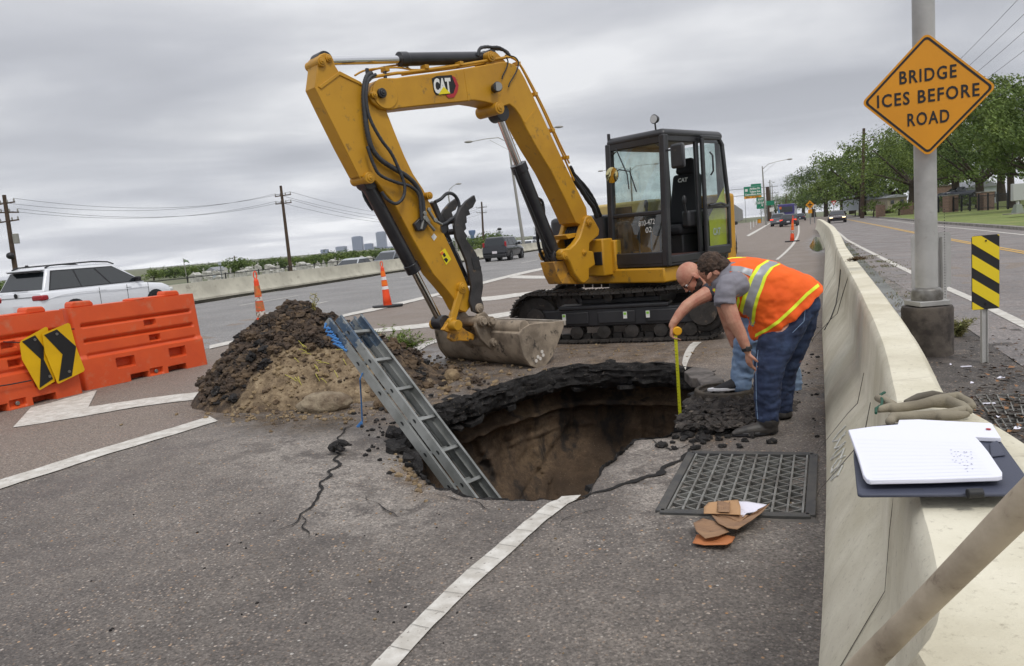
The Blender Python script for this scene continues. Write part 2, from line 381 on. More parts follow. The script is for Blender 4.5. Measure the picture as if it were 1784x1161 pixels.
# highway with its rise to the overpass
def hz(s): return 9.0*smooth01(70, 420, s)
def hpt(s, o, dz=0):
    p = HP+HD*s+HN*o; return Vector((p.x, p.y, .004+hz(s)+dz-(.5 if o > 13.2 else 0)))
SS = [-60, -30, 0, 30, 60]+list(range(80, 760, 20))
b = MB()
for s_ in SS:
    w0 = 0 if s_ < 60 else 0
    for o_ in (w0, 3.5, 7.1, 10.7, 14, 17, 21, 25, 29): b.v.append(tuple(hpt(s_, o_)))
for i in range(len(SS)-1):
    for k in range(8): b.f.append((i*9+k, i*9+k+1, (i+1)*9+k+1, (i+1)*9+k)); b.m.append(0)
k0 = len(b.v)
for s_ in SS: b.v.append(tuple(hpt(s_, 0))); q = hpt(s_, -.2); b.v.append((q.x, q.y, -.3))
for i in range(len(SS)-1): b.f.append((k0+2*i, k0+2*i+1, k0+2*i+3, k0+2*i+2)); b.m.append(0)
struct(b.build('highway', M_conc), 'grey concrete highway lanes beyond the gore', 'road')
# street on the right
def strip(pa, pb, dz, name, m_, label=None, cat='road', n=None, kind='structure'):
    b = MB(); vs = [Vector(p)+Vector((0, 0, dz)) for p in pa]+[Vector(p)+Vector((0, 0, dz)) for p in pb]; n = len(pa)
    b.add(vs, [(i, i+1, n+i+1, n+i) for i in range(n-1)]); o = b.build(name, m_); struct(o, label, cat); return o
wl = [G(*q) for q in ((1462,407),(1475,418.5),(1500,432),(1545,455),(1600,482),(1693,522.5),(1784,568))]
kb = [G(*q) for q in ((1476,375.2),(1505,378),(1560,382.5),(1633,390),(1700,395),(1750,399),(1784,402))]
dS = (wl[-1]-wl[-2]).normalized(); wl = [wl[0]+(wl[0]-wl[1])*3]+wl+[wl[-1]-dS*-14]
dK = (kb[-1]-kb[-3]).normalized(); kb = [kb[0]+(kb[0]-kb[1])*.8]+kb+[kb[-1]+dK*35]
wle = [p+Vector((-.55, .2, 0)) for p in wl]
strip(wle, kb, .004, 'street', M_street, 'brown grey asphalt street right of the barrier')
M_white = mat('road_paint', S(212, 209, 202), .7, col2=S(182, 177, 168), nscale=9, lo=.3, hi=.6, col3=S(126, 120, 114), n3=45, lo3=.66, hi3=.74, bump=.4, bscale=60, pos=True)
M_whitew = mat('worn_road_paint', S(214, 211, 204), .7, col2=S(182, 177, 168), nscale=9, lo=.3, hi=.6, col3=S(126, 118, 110), n3=34, lo3=.60, hi3=.66, bump=.4, bscale=60, pos=True)
M_yellow = mat('yellow_paint', S(206, 164, 78), .7, col2=S(176, 140, 76), nscale=8, pos=True)
def sub(poly, n=6):
    out = []
    for i in range(len(poly)-1):
        for k in range(n): out.append(Vector(poly[i]).lerp(Vector(poly[i+1]), k/n))
    return out+[Vector(poly[-1])]
def csub(poly, n=6):
    P_ = [Vector(p) for p in poly]; out = []
    for i in range(len(P_)-1):
        p0, p1, p2, p3 = P_[max(i-1, 0)], P_[i], P_[i+1], P_[min(i+2, len(P_)-1)]
        for k in range(n): q = k/n; out.append(.5*((2*p1)+(p2-p0)*q+(2*p0-5*p1+4*p2-p3)*q*q+(3*p1-p0-3*p2+p3)*q**3))
    return out+[P_[-1]]
def mark(pa, pb, name='road_marking', m_=None, label='white painted line on the asphalt', n=8, dz=.008, jag=0.0):
    A = csub([G(*q) for q in pa], n); B = csub([G(*q) for q in pb], n); out = []
    for P_ in (A, B):
        for i, p in enumerate(P_):
            dd = (p-HC).length; r = RIM[int((math.atan2(p.y-HC.y, p.x-HC.x) % (2*PI))/(2*PI)*NA) % NA][1]
            p.z = gz(p, max(0, dd-r))+dz
            if jag: p.x += jag*fbm(p*9); p.y += jag*fbm(p*9+Vector((5, 5, 5)))
    b = MB(); n_ = len(A); b.add(A+B, [(i, i+1, n_+i+1, n_+i) for i in range(n_-1)])
    return struct(b.build(name, m_ or M_white), label, 'road marking')
mark([(600,1230),(650,1161),(700,1108),(760,1048),(850,962),(930,895),(978,859)], [(650,1220),(695,1161),(745,1105),(800,1050),(900,952),(962,898),(1012,858)], label='curved white edge line running up to the near rim of the sinkhole', m_=M_whitew, jag=.002)
for i, (a, c_) in enumerate((((948,880),(975,885)),((930,893),(962,899)),((893,921),(928,926)),((862,946),(899,952)),((838,968),(869,975)),((815,992),(845,997)),((772,1035),(808,1041)),((742,1066),(775,1072)),((716,1092),(748,1100)),((680,1130),(716,1138)))):
    A = G(*a); B_ = G(*c_); b = MB(); pts = [A.lerp(B_, k/6)+Vector((0, .010*noise.noise(Vector((k, i*3, 0))), 0)) for k in range(7)]; vs = []
    for k, p in enumerate(pts): z_ = .0115+gz(p, max(0, (p-HC).length-RIM[int((math.atan2(p.y-HC.y, p.x-HC.x) % (2*PI))/(2*PI)*NA) % NA][1])); vs += [Vector((p.x, p.y-.0014, z_)), Vector((p.x, p.y+.0014, z_))]
    b.add(vs, [(2*k, 2*k+1, 2*k+3, 2*k+2) for k in range(6)]); struct(b.build('paint_crack', mat('paint_gap', S(96, 92, 86), .9)), 'fine crack across the curved white line', 'crack')
mark([(1188,631),(1192,617),(1200,604),(1208,597)], [(1194,640),(1200,626),(1212,607),(1223,597)], label='short white line end beyond the far rim of the sinkhole', m_=M_whitew)
mark([(-120,880),(0,838),(120,800),(250,762),(365,726)], [(-120,893),(0,853),(120,814),(250,775),(380,736)], label='white line crossing the left foreground below the dirt pile', m_=M_whitew, jag=.002)
mark([(155,710),(250,696),(370,681.5)], [(145,727),(250,709),(352,696)], label='white chevron bar in front of the orange barrier', m_=M_whitew)
mark([(54,712),(110,697),(169,681)], [(23,746),(80,737),(146,727)], label='wide white block under the corner of the orange barrier', m_=M_whitew)
mark([(365,603),(455,582.5),(560,557),(700,526.5),(790,504.5),(945,467),(1100,440)], [(365,609),(455,588),(560,562),(700,531.5),(790,509),(945,471),(1100,442.5)], label='white edge line of the highway', dz=.012)
mark([(634,575),(700,569),(760,562),(893,543),(960,537)], [(634,581),(700,575.5),(760,569),(893,551),(960,545)], label='long white gore line behind the bucket')
mark([(760,517),(800,517.5),(840,518),(905,511),(975,503)], [(780,523),(800,525),(840,525),(905,518),(975,510)], label='white gore line branching from the highway edge line')
mark([(885,485),(920,486),(960,486)], [(900,480.5),(930,481),(960,481.5)], label='white gore bar farthest back')
mark([(693,617),(720,605),(745,596),(775,589)], [(705,621),(735,609),(750,601),(775,595)], label='curved white line end left of the bucket', m_=M_whitew, jag=.002)
mark([(1351,453),(1368,438),(1382,422),(1390,405),(1390,391)], [(1356,453),(1373,438),(1386.5,422),(1393,405),(1392.5,391)], label='white lane line left of the far grabber cone')
mark([(1300,411),(1320,400),(1340,389)], [(1305,412),(1324,401),(1343,389)], label='white edge line beside the highway ramp')
def wline(poly, off0, off1, name, label, m_):
    A = []; B = []
    for i, p in enumerate(poly):
        d = (poly[min(i+1, len(poly)-1)]-poly[max(i-1, 0)]).normalized(); n_ = Vector((-d.y, d.x, 0))
        A.append(p+n_*off0); B.append(p+n_*off1)
    o = strip(A, B, .010, name, m_, label, 'road marking'); return o
wline(wl, -.06, .08, 'road_marking', 'white edge line of the street beside the barrier', M_white)
wline([p+Vector((-1.2, -.5, 0)) for p in kb], -.07, .07, 'road_marking', 'white line along the far kerb of the street', M_white)
yl = [G(*q) for q in ((1472,381.5),(1500,387),(1540,394.5),(1600,406.5),(1690,423),(1784,439))]; yl.append(yl[-1]+(yl[-1]-yl[-2])*1.5)
wline(yl, -.05, .05, 'road_marking', 'upper yellow centre line of the street', M_yellow)
wline([p+Vector((-.22, -.09, 0)) for p in yl], -.05, .05, 'road_marking', 'lower yellow centre line of the street', M_yellow)
for o_, k in ((3.4, 0), (7.1, 1), (10.7, 2)):       # dashes of the highway lane lines
    b = MB()
    for s_ in range(-30, 200, 12):
        s0 = s_+k*4; A = [hpt(s0, o_-.06, .006), hpt(s0+3.4, o_-.06, .006), hpt(s0+3.4, o_+.06, .006), hpt(s0, o_+.06, .006)]
        b.add(A, [(0, 1, 2, 3)])
    struct(b.build('lane_line', M_white), 'broken white lane line on the highway', 'road marking')
# kerb and lawn right of the street
lawn_in = [p.copy() for p in kb]; KN = [Vector((.93, -.36, 0))]*len(kb)
b = MB()
for i, p in enumerate(kb):
    n_ = Vector((dK.y, -dK.x, 0)); n_ = n_ if n_.x > 0 else -n_
    q = p+n_*.18
    b.v += [(p.x, p.y, -.05), (p.x, p.y, .14), (q.x, q.y, .15), (q.x, q.y, -.05)]; lawn_in[i] = q
for i in range(len(kb)-1):
    for k in range(3): b.f.append((4*i+k, 4*i+k+1, 4*i+k+5, 4*i+k+4)); b.m.append(0)
struct(b.build('kerb', M_kerb), 'concrete kerb between the street and the lawn', 'kerb')
b = MB(); k_ = len(lawn_in); cols_ = (0, 3, 8, 20, 45, 120, 500, 2500)
def lawnz(o_): return .155+.25*smooth01(2, 20, o_)+1.2*smooth01(24, 60, o_)
for p in lawn_in:
    for o_ in cols_: b.v.append((p.x+o_, p.y-o_*.1, lawnz(o_)))
nc = len(cols_)
for i in range(k_-1):
    for k in range(nc-1): b.f.append((i*nc+k, i*nc+k+1, (i+1)*nc+k+1, (i+1)*nc+k)); b.m.append(0)
struct(b.build('lawn', M_grass), 'mown grass verge rising beyond the kerb', 'lawn')
# gutter slab right of the barrier
gu = [G(*q) for q in ((1462,412),(1482,430),(1512,460),(1560,510),(1600,548),(1640,590))]; gl = [p+Vector((-.75, .28, 0)) for p in gu]
M_gut = mat('wet_gutter', S(128, 126, 124), .16, col2=S(96, 92, 90), nscale=1.4, lo=.42, hi=.6, col3=S(66, 70, 48), n3=2.6, lo3=.6, hi3=.68, pos=True, spec=.6)
strip(gl, gu, .006, 'gutter', M_gut, 'wet concrete gutter with puddles behind the barrier')
# ---- sinkhole ----
M_soil = bpy.data.materials.new('pit_soil'); M_soil.use_nodes = True; t = M_soil.node_tree; bs = t.nodes['Principled BSDF']
pos = nd(t, 'ShaderNodeNewGeometry').outputs['Position']
def _nz(s, d=6, r=.6, st=None):
    n = nd(t, 'ShaderNodeTexNoise'); n.inputs['Scale'].default_value = s; n.inputs['Detail'].default_value = d; n.inputs['Roughness'].default_value = r
    src = pos
    if st: mp = nd(t, 'ShaderNodeMapping'); mp.inputs['Scale'].default_value = st; t.links.new(pos, mp.inputs[0]); src = mp.outputs[0]
    t.links.new(src, n.inputs[0]); return n.outputs[0]
c = ramp(t, _nz(1.6), [(.36, S(76, 61, 47)), (.52, S(104, 85, 66)), (.68, S(134, 112, 86))])
c = mixc(t, ramp(t, _nz(16, 7, .8), [(.42, 0), (.62, .75)]), c, S(72, 58, 45)); c = mixc(t, ramp(t, _nz(60, 4, .7), [(.62, 0), (.68, .8)]), c, S(150, 130, 104))
pt = mth(t, 'MULTIPLY', ramp(t, _nz(3.0, 5, .55, (1, 1, .35)), [(.52, 0), (.58, 1)]), ramp(t, _nz(9, 4, .6, (1, 1, .3)), [(.4, .2), (.55, 1)]))
c = mixc(t, mth(t, 'MULTIPLY', pt, .85), c, S(40, 37, 36))
t.links.new(c, bs.inputs['Base Color']); bs.inputs['Roughness'].default_value = .85
bn = nd(t, 'ShaderNodeBump'); bn.inputs['Strength'].default_value = .8; bn.inputs['Distance'].default_value = .03; t.links.new(_nz(38, 7, .8), bn.inputs['Height']); t.links.new(bn.outputs[0], bs.inputs['Normal'])
def ringset(levels, amp, blocky=0):
    rings = []
    for li, (z_, o_) in enumerate(levels):
        ring = []
        for i, (d, r) in enumerate(RIM):
            far = .5+.5*(d.y*.9+d.x*.2)
            oo = o_*(0.35+.65*max(0, far)) if o_ > 0 else o_
            p = HC+d*max(.05, r+oo); q = p+Vector((0, 0, z_))
            a_ = amp*min(1, li*.8)
            off = a_*(fbm(q*4)+.35*fbm(Vector((q.x*13, q.y*13, q.z*22)))+((.40*fbm(q*26)+.22*(noise.cell(Vector((q.x*6, q.y*6, q.z*5)))-.5)) if blocky else 0)+(.5*abs(fbm(q*7)) if blocky else 0))
            p = HC+d*max(.05, r+oo+off); zz_ = z_+(.35*a_*fbm(q*6+Vector((9, 0, 0))))
            if li == 0 and blocky: p = HC+d*r; zz_ = gz(p, 0)
            ring.append(Vector((p.x, p.y, zz_)))
        rings.append(ring)
    return rings
lv = [(0, 0)]+[(-.016*k, -.006*k*(k < 7)-.036*(k >= 7)+.02*noise.noise(Vector((k*.45, 0, 0)))+.0+(.0 if k < 16 else .03*(k-15))) for k in range(1, 21)]+[(-.335, .30)]
b = MB(); b.loft(ringset(lv, .05, 1), caps=False); random.seed(17)
for k in range(120):          # snapped angular pieces held in the edge
    i = random.randrange(NA); d, r = RIM[i]
    if d.y < -.25 and random.random() < .75: continue
    z_ = -random.choice((.02, .05, .09, .15, .22, .28)); p = HC+d*(r+random.uniform(-.01, .05)+.02); w = random.uniform(.05, .17)
    poly = [(w*random.uniform(.6, 1.1)*math.cos(a), w*random.uniform(.5, .9)*math.sin(a)) for a in [2*PI*j/6+random.uniform(-.3, .3) for j in range(6)]]
    Mr = Matrix.Rotation(random.uniform(-.35, .35), 3, 'X') @ Matrix.Rotation(random.uniform(-.35, .35), 3, 'Y') @ Matrix.Rotation(random.uniform(0, 6), 3, 'Z'); th_ = random.uniform(.018, .05)
    b.prism(poly, lambda q, h_: p+Vector((0, 0, z_-.02))+Mr @ Vector((q[0], q[1], h_)), -th_/2, th_/2)
struct(b.build('broken_pavement_edge', M_edge, smooth=42), 'thick broken black asphalt layer round the rim of the sinkhole', 'sinkhole edge')
lv = [(-.325, .24), (-.36, .38), (-.42, .44), (-.50, .36), (-.53, .26), (-.56, .24), (-.60, .38), (-.66, .42), (-.74, .42), (-.84, .40), (-.95, .36), (-1.06, .30), (-1.18, .20), (-1.30, .08), (-1.42, -.06), (-1.54, -.22), (-1.65, -.4), (-1.75, -.62), (-1.82, -.9), (-1.86, -1.3), (-1.88, -1.9)]
lv2 = []
for i in range(len(lv)-1):
    for k in range(4): lv2.append((lv[i][0]+(lv[i+1][0]-lv[i][0])*k/4, lv[i][1]+(lv[i+1][1]-lv[i][1])*k/4))
lv = lv2+[lv[-1]]
RS = ringset(lv, .05)
def seg_sd(u, v, a, c_):
    dx, dy = c_[0]-a[0], c_[1]-a[1]; L2 = dx*dx+dy*dy; t_ = ((u-a[0])*dx+(v-a[1])*dy)/L2; return ((u-a[0])*dy-(v-a[1])*dx)/math.sqrt(L2), t_
for li, ring in enumerate(RS):                     # slumped folds in the far wall
    for p in ring:
        if p.z < -.62 and p.y > HC.y:
            u_, v_ = PX(p)
            for a_, c2_, w_ in (((990, 735), (905, 872), .07), ((940, 818), (976, 872), -.06), ((1120, 690), (1128, 800), .04), ((860, 760), (820, 840), .03)):
                sd_, t_ = seg_sd(u_, v_, a_, c2_)
                if -.15 < t_ < 1.4: p.y += w_*smooth01(-1.6, 1.6, sd_)*math.exp(-max(0, sd_)/45)*smooth01(-.15, .15, t_)
        if p.z < -.62:
            a = (p.x-HC.x); f = p.z+1.0
            for sx_, x0, w in ((1, .28+.55*f, .05), (-1, -.55-.5*f, .06), (1, 1.25+.15*f, .05)):
                g_ = math.exp(-((a-x0)/w)**2); p.y += .07*g_*sx_; 
            p.y += .05*math.sin(a*4.2+p.z*3)+.02*math.sin(a*23+2*fbm(p*3))*smooth01(-.62, -.9, p.z); p.y -= .035*math.exp(-((p.z+.80+.10*(a-.2)**2)/.02)**2)
b = MB(); b.loft(RS, caps=False); b.f.append(tuple(range((len(RS)-1)*NA, len(RS)*NA))); b.m.append(0); struct(b.build('sinkhole', M_soil, smooth=180), 'deep brown soil pit under the asphalt', 'sinkhole')
# cracks: open dark fissures in the asphalt
M_crack = mat('crack_void', S(26, 24, 23), .95, pos=True)
def crack(px, w, label, seed=0):
    pts = sub([G(*q) for q in px], 7); L_ = []; Rr = []; n_ = len(pts)
    for i, p in enumerate(pts):
        d = (pts[min(i+1, n_-1)]-pts[max(i-1, 0)]).normalized(); nn = Vector((-d.y, d.x, 0)); s_ = i/(n_-1)
        ww = w*(.25+abs(math.sin(PI*min(1, s_*.9+.1))))*(.5+.8*abs(noise.noise(p*11+Vector((seed, 0, 0)))*1.6))
        p = p+nn*(.05*noise.noise(p*7+Vector((0, seed, 0)))); zz_ = .012+gz(p, max(0, (p-HC).length-RIM[int((math.atan2(p.y-HC.y, p.x-HC.x) % (2*PI))/(2*PI)*NA) % NA][1]))
        zz_ -= .004
        L_.append(Vector((p.x, p.y, zz_))+nn*ww/2); Rr.append(Vector((p.x, p.y, zz_))-nn*ww/2)
    b = MB(); b.add(L_+Rr, [(i, i+1, n_+i+1, n_+i) for i in range(n_-1)])
    struct(b.build('pavement_crack', M_crack), label, 'crack')
crack([(1012,862),(1060,850),(1100,838),(1145,828),(1165,815),(1190,795),(1212,765)], .042, 'wide open crack from the near rim toward the manhole', 1)
crack([(612,738),(590,760),(575,778),(592,800),(575,825),(560,845),(553,868),(530,895),(505,915),(490,925)], .022, 'jagged crack running down left of the ladder', 2)
crack([(1140,762),(1152,772),(1165,782),(1185,778),(1200,772)], .015, 'short crack beside the near right rim', 3)
crack([(765,855),(800,868),(840,876),(860,884)], .008, 'fine crack along the near rim', 4)
crack([(640,860),(660,878),(690,890),(702,898)], .007, 'fine crack in the pale stained asphalt', 5)
crack([(530,895),(528,920),(538,938)], .008, 'short branch of the jagged left crack', 6)
crack([(980,915),(1000,900),(1030,890),(1060,885)], .006, 'hairline crack beside the curved white line', 7)
# ================= concrete barrier on the right =================
M_barr = bpy.data.materials.new('barrier_concrete'); M_barr.use_nodes = True; t = M_barr.node_tree; bs = t.nodes['Principled BSDF']
pos = nd(t, 'ShaderNodeNewGeometry').outputs['Position']
c = ramp(t, _nz(2.2, 6, .6), [(.38, S(198, 191, 168)), (.62, S(220, 214, 194))])
c = mixc(t, ramp(t, _nz(1.3, 6, .65, (1.2, 1.2, .8)), [(.52, 0), (.74, .4)]), c, S(166, 156, 136))
c = mixc(t, ramp(t, _nz(42, 7, .8), [(.56, 0), (.68, .55)]), c, S(126, 116, 100)); c = mixc(t, ramp(t, _nz(3.5, 6, .7, (1, 2.5, .25)), [(.60, 0), (.70, .35)]), c, S(140, 130, 112))
t.links.new(c, bs.inputs['Base Color']); bs.inputs['Roughness'].default_value = .8
bn = nd(t, 'ShaderNodeBump'); bn.inputs['Strength'].default_value = .5; bn.inputs['Distance'].default_value = .008; t.links.new(_nz(45, 6, .75), bn.inputs['Height']); t.links.new(bn.outputs[0], bs.inputs['Normal'])
# note: _nz binds to the tree named t above
HB = .86
top = [G(u, v, HB) for u, v in ((1640,1161),(1622,1020),(1590,890),(1560,760),(1547,683),(1533,605),(1514,559),(1487,498),(1465,457),(1452,430),(1447,408),(1440,396),(1430,388))]
base = [G(u, v) for u, v in ((1418,1161),(1425,1060),(1429,985),(1431,900),(1433,800),(1432,740),(1427,640),(1427,560),(1430,500),(1434,440),(1432,418),(1424,401),(1412,393))]
rgt = [G(u, v, HB) for u, v in ((1900,1100),(1850,980),(1790,880),(1690,740),(1635,660),(1605,606),(1575,555),(1512,485),(1485,455),(1461,407),(1452,396))]
def interp(pl, Y):
    pl = sorted(pl, key=lambda p: p.y)
    for i in range(len(pl)-1):
        if pl[i].y <= Y <= pl[i+1].y or (i == 0 and Y < pl[0].y) or (i == len(pl)-2 and Y > pl[-1].y):
            k = (Y-pl[i].y)/(pl[i+1].y-pl[i].y); return pl[i].x+(pl[i+1].x-pl[i].x)*k
Ys = [-1.5, -.5, .3, .8]
y = 1.0
while y < 66: Ys.append(y); y *= 1.035
xt = [interp(top, Y) for Y in Ys]; xr = [interp(rgt, Y) for Y in Ys]; xb = [interp(base, Y) for Y in Ys]
for A_ in (xt, xr, xb):
    for i in range(4): A_[i] = A_[4]-.10*(1-Ys[i])
for _ in range(22):
    for A_ in (xt, xr, xb):
        B_ = A_[:]; 
        for i in range(1, len(A_)-1): A_[i] = .25*B_[i-1]+.5*B_[i]+.25*B_[i+1]
rings = []
for Y, a, r_, q in zip(Ys, xt, xr, xb):
    w = max(.2, min(.27, r_-a)); w += .16*smooth01(2.6, 1.6, Y); q = min(q, a-.16); q = max(q, a-.30)
    n_ = 0; e = .03
    prof = [(q, -.05), (q, .06), (q+.03, .12), (q+.05, .17), (q+(a-q)*.66, .36), (a-.045, .42), (a-.03, .60), (a-.010, .80), (a-.004, HB-.022), (a+.018, HB), (a+w-.03, HB+.002), (a+w, HB-.03), (a+w+.03, .5), (a+w+.10, .3), (a+w+.16, .1), (a+w+.16, -.3)]
    rings.append([Vector((x+.002*fbm(Vector((x, Y, z_))*3), Y+.12*(x-a), z_+(.003*fbm(Vector((x, Y, 0))*3) if z_ > .7 else 0))) for x, z_ in prof])
e_ = 0
wall = thing('barrier_wall', 'long curving pale concrete barrier between ramp and street, notebook lying on its near end', 'barrier', (1.2, 2, 0))
def chB(o): o.parent = wall; o.matrix_parent_inverse = Matrix.Translation(wall.location).inverted(); return o
b = MB(); b.loft(rings, closed=False, caps=False); chB(b.build('wall', M_barr, smooth=40))
# dark joints and stains across the wall
M_joint = mat('joint', S(58, 52, 46), .9, col2=S(96, 88, 76), nscale=20, pos=True)
def joint(Y, k0=2, k1=14, w=.012, lean=0.0):
    i = min(range(len(Ys)), key=lambda j: abs(Ys[j]-Y)); r0, r1 = rings[i], rings[i+1]
    b = MB(); c_ = Vector((sum(p.x for p in r0)/len(r0), r0[0].y, .3)); vs = []
    for k in range(k0, k1):
        p = r0[k].copy(); ww = w*(.5+.8*abs(noise.noise(p*9))); p.y += .02*noise.noise(p*14)+lean*(.8-p.z); out = Vector((p.x-c_.x, 0, p.z-c_.z)).normalized()*.0035
        vs += [p+out+Vector((0, -ww/2, 0)), p+out+Vector((0, ww/2, 0))]
    n_ = k1-k0; b.add(vs, [(2*j, 2*j+1, 2*j+3, 2*j+2) for j in range(n_-1)])
    chB(b.build('joint', M_joint))
joint(2.02, w=.006)
for Y in (12.6, 24, 36): joint(Y)
joint(7.7, 2, 10, .03, .5); joint(3.3, 2, 7, .012, .25); joint(3.9, 2, 7, .010, .3); joint(5.6, 2, 7, .008, -.3)
# sprayed white scribble on the barrier face
M_spray = mat('spray_paint', S(226, 226, 222), .8, col2=S(205, 203, 194), nscale=60, pos=True)
def face_pt(u, v):
    r_ = ray(u, v); o_ = Vector((0, 0, H)); best = None
    for i in range(len(rings)-1):
        for k in range(2, 9):
            from mathutils.geometry import intersect_ray_tri as irt
            A_, B_, C_, D_ = rings[i][k], rings[i][k+1], rings[i+1][k+1], rings[i+1][k]
            h_ = irt(A_, B_, C_, r_, o_, True) or irt(A_, C_, D_, r_, o_, True)
            if h_ is not None and (best is None or (h_-o_).length < (best-o_).length): best = h_
    return best
scr = [[(1476,742),(1462,756),(1452,770),(1462,768),(1474,757)], [(1476,752),(1464,768),(1456,782),(1466,778),(1475,770)], [(1472,775),(1458,788),(1449,802),(1460,795),(1473,782),(1466,800),(1474,795)],
       [(1463,800),(1452,815),(1450,824),(1460,815),(1468,802)], [(1472,806),(1458,822),(1449,838),(1462,828),(1470,812)]]
b = MB()
for s_ in scr:
    pp = [face_pt(*q) for q in s_]; pp = [p+Vector((-.006, -.001, .002)) for p in pp if p is not None]
    if len(pp) > 2: b.tube(sub(pp, 3), .0045, 6)
chB(b.build('graffiti', M_spray))
pp = [face_pt(*q) for q in ((1466,470),(1463,500),(1458,530),(1449,555),(1438,575),(1432,590))]; pp = [p+Vector((-.012, 0, 0)) for p in pp if p is not None]
if len(pp) > 2:
    b = MB(); b.tube(sub(pp, 4), .006, 6); tag(b.build('cable', mat('rubber', S(30, 30, 32), .6)), 'thin black cable hanging down the ramp side of the concrete barrier', 'cable')
# median barrier and fence of the highway
M_med = mat('median_concrete', S(184, 180, 164), .85, col2=S(160, 156, 142), nscale=.8, bump=.3, bscale=20, pos=True, col3=S(130, 124, 112), n3=2.2, lo3=.58, hi3=.75)
b = MB(); rg = []
for s_ in SS:
    z0 = hz(s_); rg.append([hpt(s_, min(o_, 13.1), z_)+HN*(o_-min(o_, 13.1)) for o_, z_ in ((12.55, 0), (12.55, .08), (12.72, .28), (12.80, .74), (12.98, .74), (13.05, .28), (13.25, 0), (13.25, -.5))])
b.loft(rg, closed=False, caps=False)
med = b.build('median_barrier', M_med); tag(med, 'pale concrete median barrier along the far side of the highway lanes', 'barrier')
# ================= excavator =================
M_cy = mat('machine_yellow', S(192, 142, 30), .48, col2=S(176, 127, 26), nscale=1.6, col3=S(104, 84, 52), n3=8, lo3=.59, hi3=.74, bump=.06, bscale=60)
M_cyd = mat('machine_yellow_muddy', S(196, 142, 44), .55, col2=S(160, 118, 56), nscale=5, lo=.45, hi=.6, col3=S(96, 80, 60), n3=9, lo3=.56, hi3=.66, bump=.2, bscale=60)
M_blk = mat('machine_black', S(38, 38, 41), .42, col2=S(50, 50, 53), nscale=3, col3=S(92, 86, 78), n3=8, lo3=.63, hi3=.78)
M_cyl = mat('cylinder_black', S(34, 34, 38), .35, col2=S(44, 44, 48), nscale=6, coat=.2)
M_chr = mat('chrome', S(214, 214, 214), .12, 1.0)
M_hose = mat('hose', S(44, 46, 50), .6, col2=S(60, 62, 66), nscale=20, bump=.3, bscale=120)
M_steel = mat('fitting', S(150, 150, 146), .35, .8)
M_mudst = mat('muddy_steel', S(160, 146, 128), .8, col2=S(116, 104, 90), nscale=3.5, lo=.4, hi=.6, col3=S(66, 60, 54), n3=5, lo3=.56, hi3=.64, bump=.6, bscale=30)
M_thumb = mat('worn_steel', S(66, 64, 64), .5, .2, col2=S(44, 43, 44), nscale=4, col3=S(118, 96, 70), n3=7, lo3=.60, hi3=.72, bump=.4, bscale=40)
M_track = mat('track_steel', S(64, 60, 57), .6, .3, col2=S(44, 42, 40), nscale=5, col3=S(112, 100, 88), n3=9, lo3=.58, hi3=.72, bump=.6, bscale=40)
M_rub = mat('rubber', S(30, 30, 32), .6)
M_cabg = glass('cab_glass', (.74, .83, .81))
M_seat = mat('seat_fabric', S(34, 34, 38), .85, bump=.4, bscale=90)
M_labely = mat('label_yellow', S(226, 208, 30), .5); M_labelw = mat('label_white', S(220, 220, 216), .5); M_ink = mat('ink', S(24, 24, 26), .6)
M_red = mat('logo_red', S(170, 40, 46), .5); M_green = mat('tag_green', S(140, 200, 60), .5)
EC = Vector((2.0, 10.9, 0)); EA = R(180+42)
EX = thing('excavator', 'large yellow tracked excavator with black cab standing at the far rim of the sinkhole', 'excavator', EC, EA)
EM = Matrix.Translation(EC) @ Matrix.Rotation(EA, 4, 'Z'); EI = EM.inverted(); EI3 = EI.to_3x3()
def LP(u, v, y):
    o_ = EI @ Vector((0, 0, H)); d = EI3 @ ray(u, v); t_ = (y-o_.y)/d.y; return o_+d*t_
def P2(px, y): return [(q.x, q.z) for q in (LP(u, v, y) for u, v in px)]
def xz(p, w): return (p[0], w, p[1])
YB = -.10
def eprism(name, px, y0, y1, m_, parent=EX, bevel=.008, yref=None):
    poly = P2(px, y1 if yref is None else yref); b = MB(); b.prism(poly, xz, y0, y1); return b.build(name, m_, parent, bevel)
# --- boom ---
BW = .15
boom_px = [(648,178),(643,166),(646,152),(655,141),(668,136),(690,136),(704,134),(760,127),(807,120),(850,112),(872,108),(884,108),(896,112),(906,121),(915,137),(931,171),(950,212),(970,256),(989,296),(1006,330),(1022,362),(1024,378),(1014,394),(1003,388),(985,348),(960,298),(935,257),(918,226),(907,203),(897,189),(888,182),(876,186),(866,186),(858,181),(845,178),(826,175),(802,178),(750,183),(696,189),(682,192),(664,190)]
boom = eprism('boom', boom_px, YB-BW, YB+BW, M_cy, bevel=.012)
def lug(px, r, y0, y1, name, parent, m_=None, hole=True):
    b = MB(); p = LP(px[0], px[1], y1); rr_ = r*abs(p-(EI @ Vector((0, 0, H)))).length if False else r
    b.cyl((p.x, y0, p.z), (p.x, y1, p.z), rr_, n=22)
    if hole: b.cyl((p.x, y1-.01, p.z), (p.x, y1+.012, p.z), rr_*.62, n=18); b.cyl((p.x, y1, p.z), (p.x, y1+.022, p.z), rr_*.25, n=10)
    return b.build(name, m_ or M_cy, parent, .004)
lug((672,163), .155, YB+BW, YB+BW+.012, 'pivot_boss', boom, hole=False); lug((667,162), .05, YB+BW+.01, YB+BW+.05, 'pivot_pin', boom, M_blk)
lug((653,165), .035, YB+BW, YB+BW+.04, 'pivot_pin', boom, M_cy); lug((871,188), .072, YB-BW-.02, YB+BW+.05, 'cylinder_boss', boom)
lug((857,98), .06, YB-.12, YB+.16, 'cylinder_boss', boom)
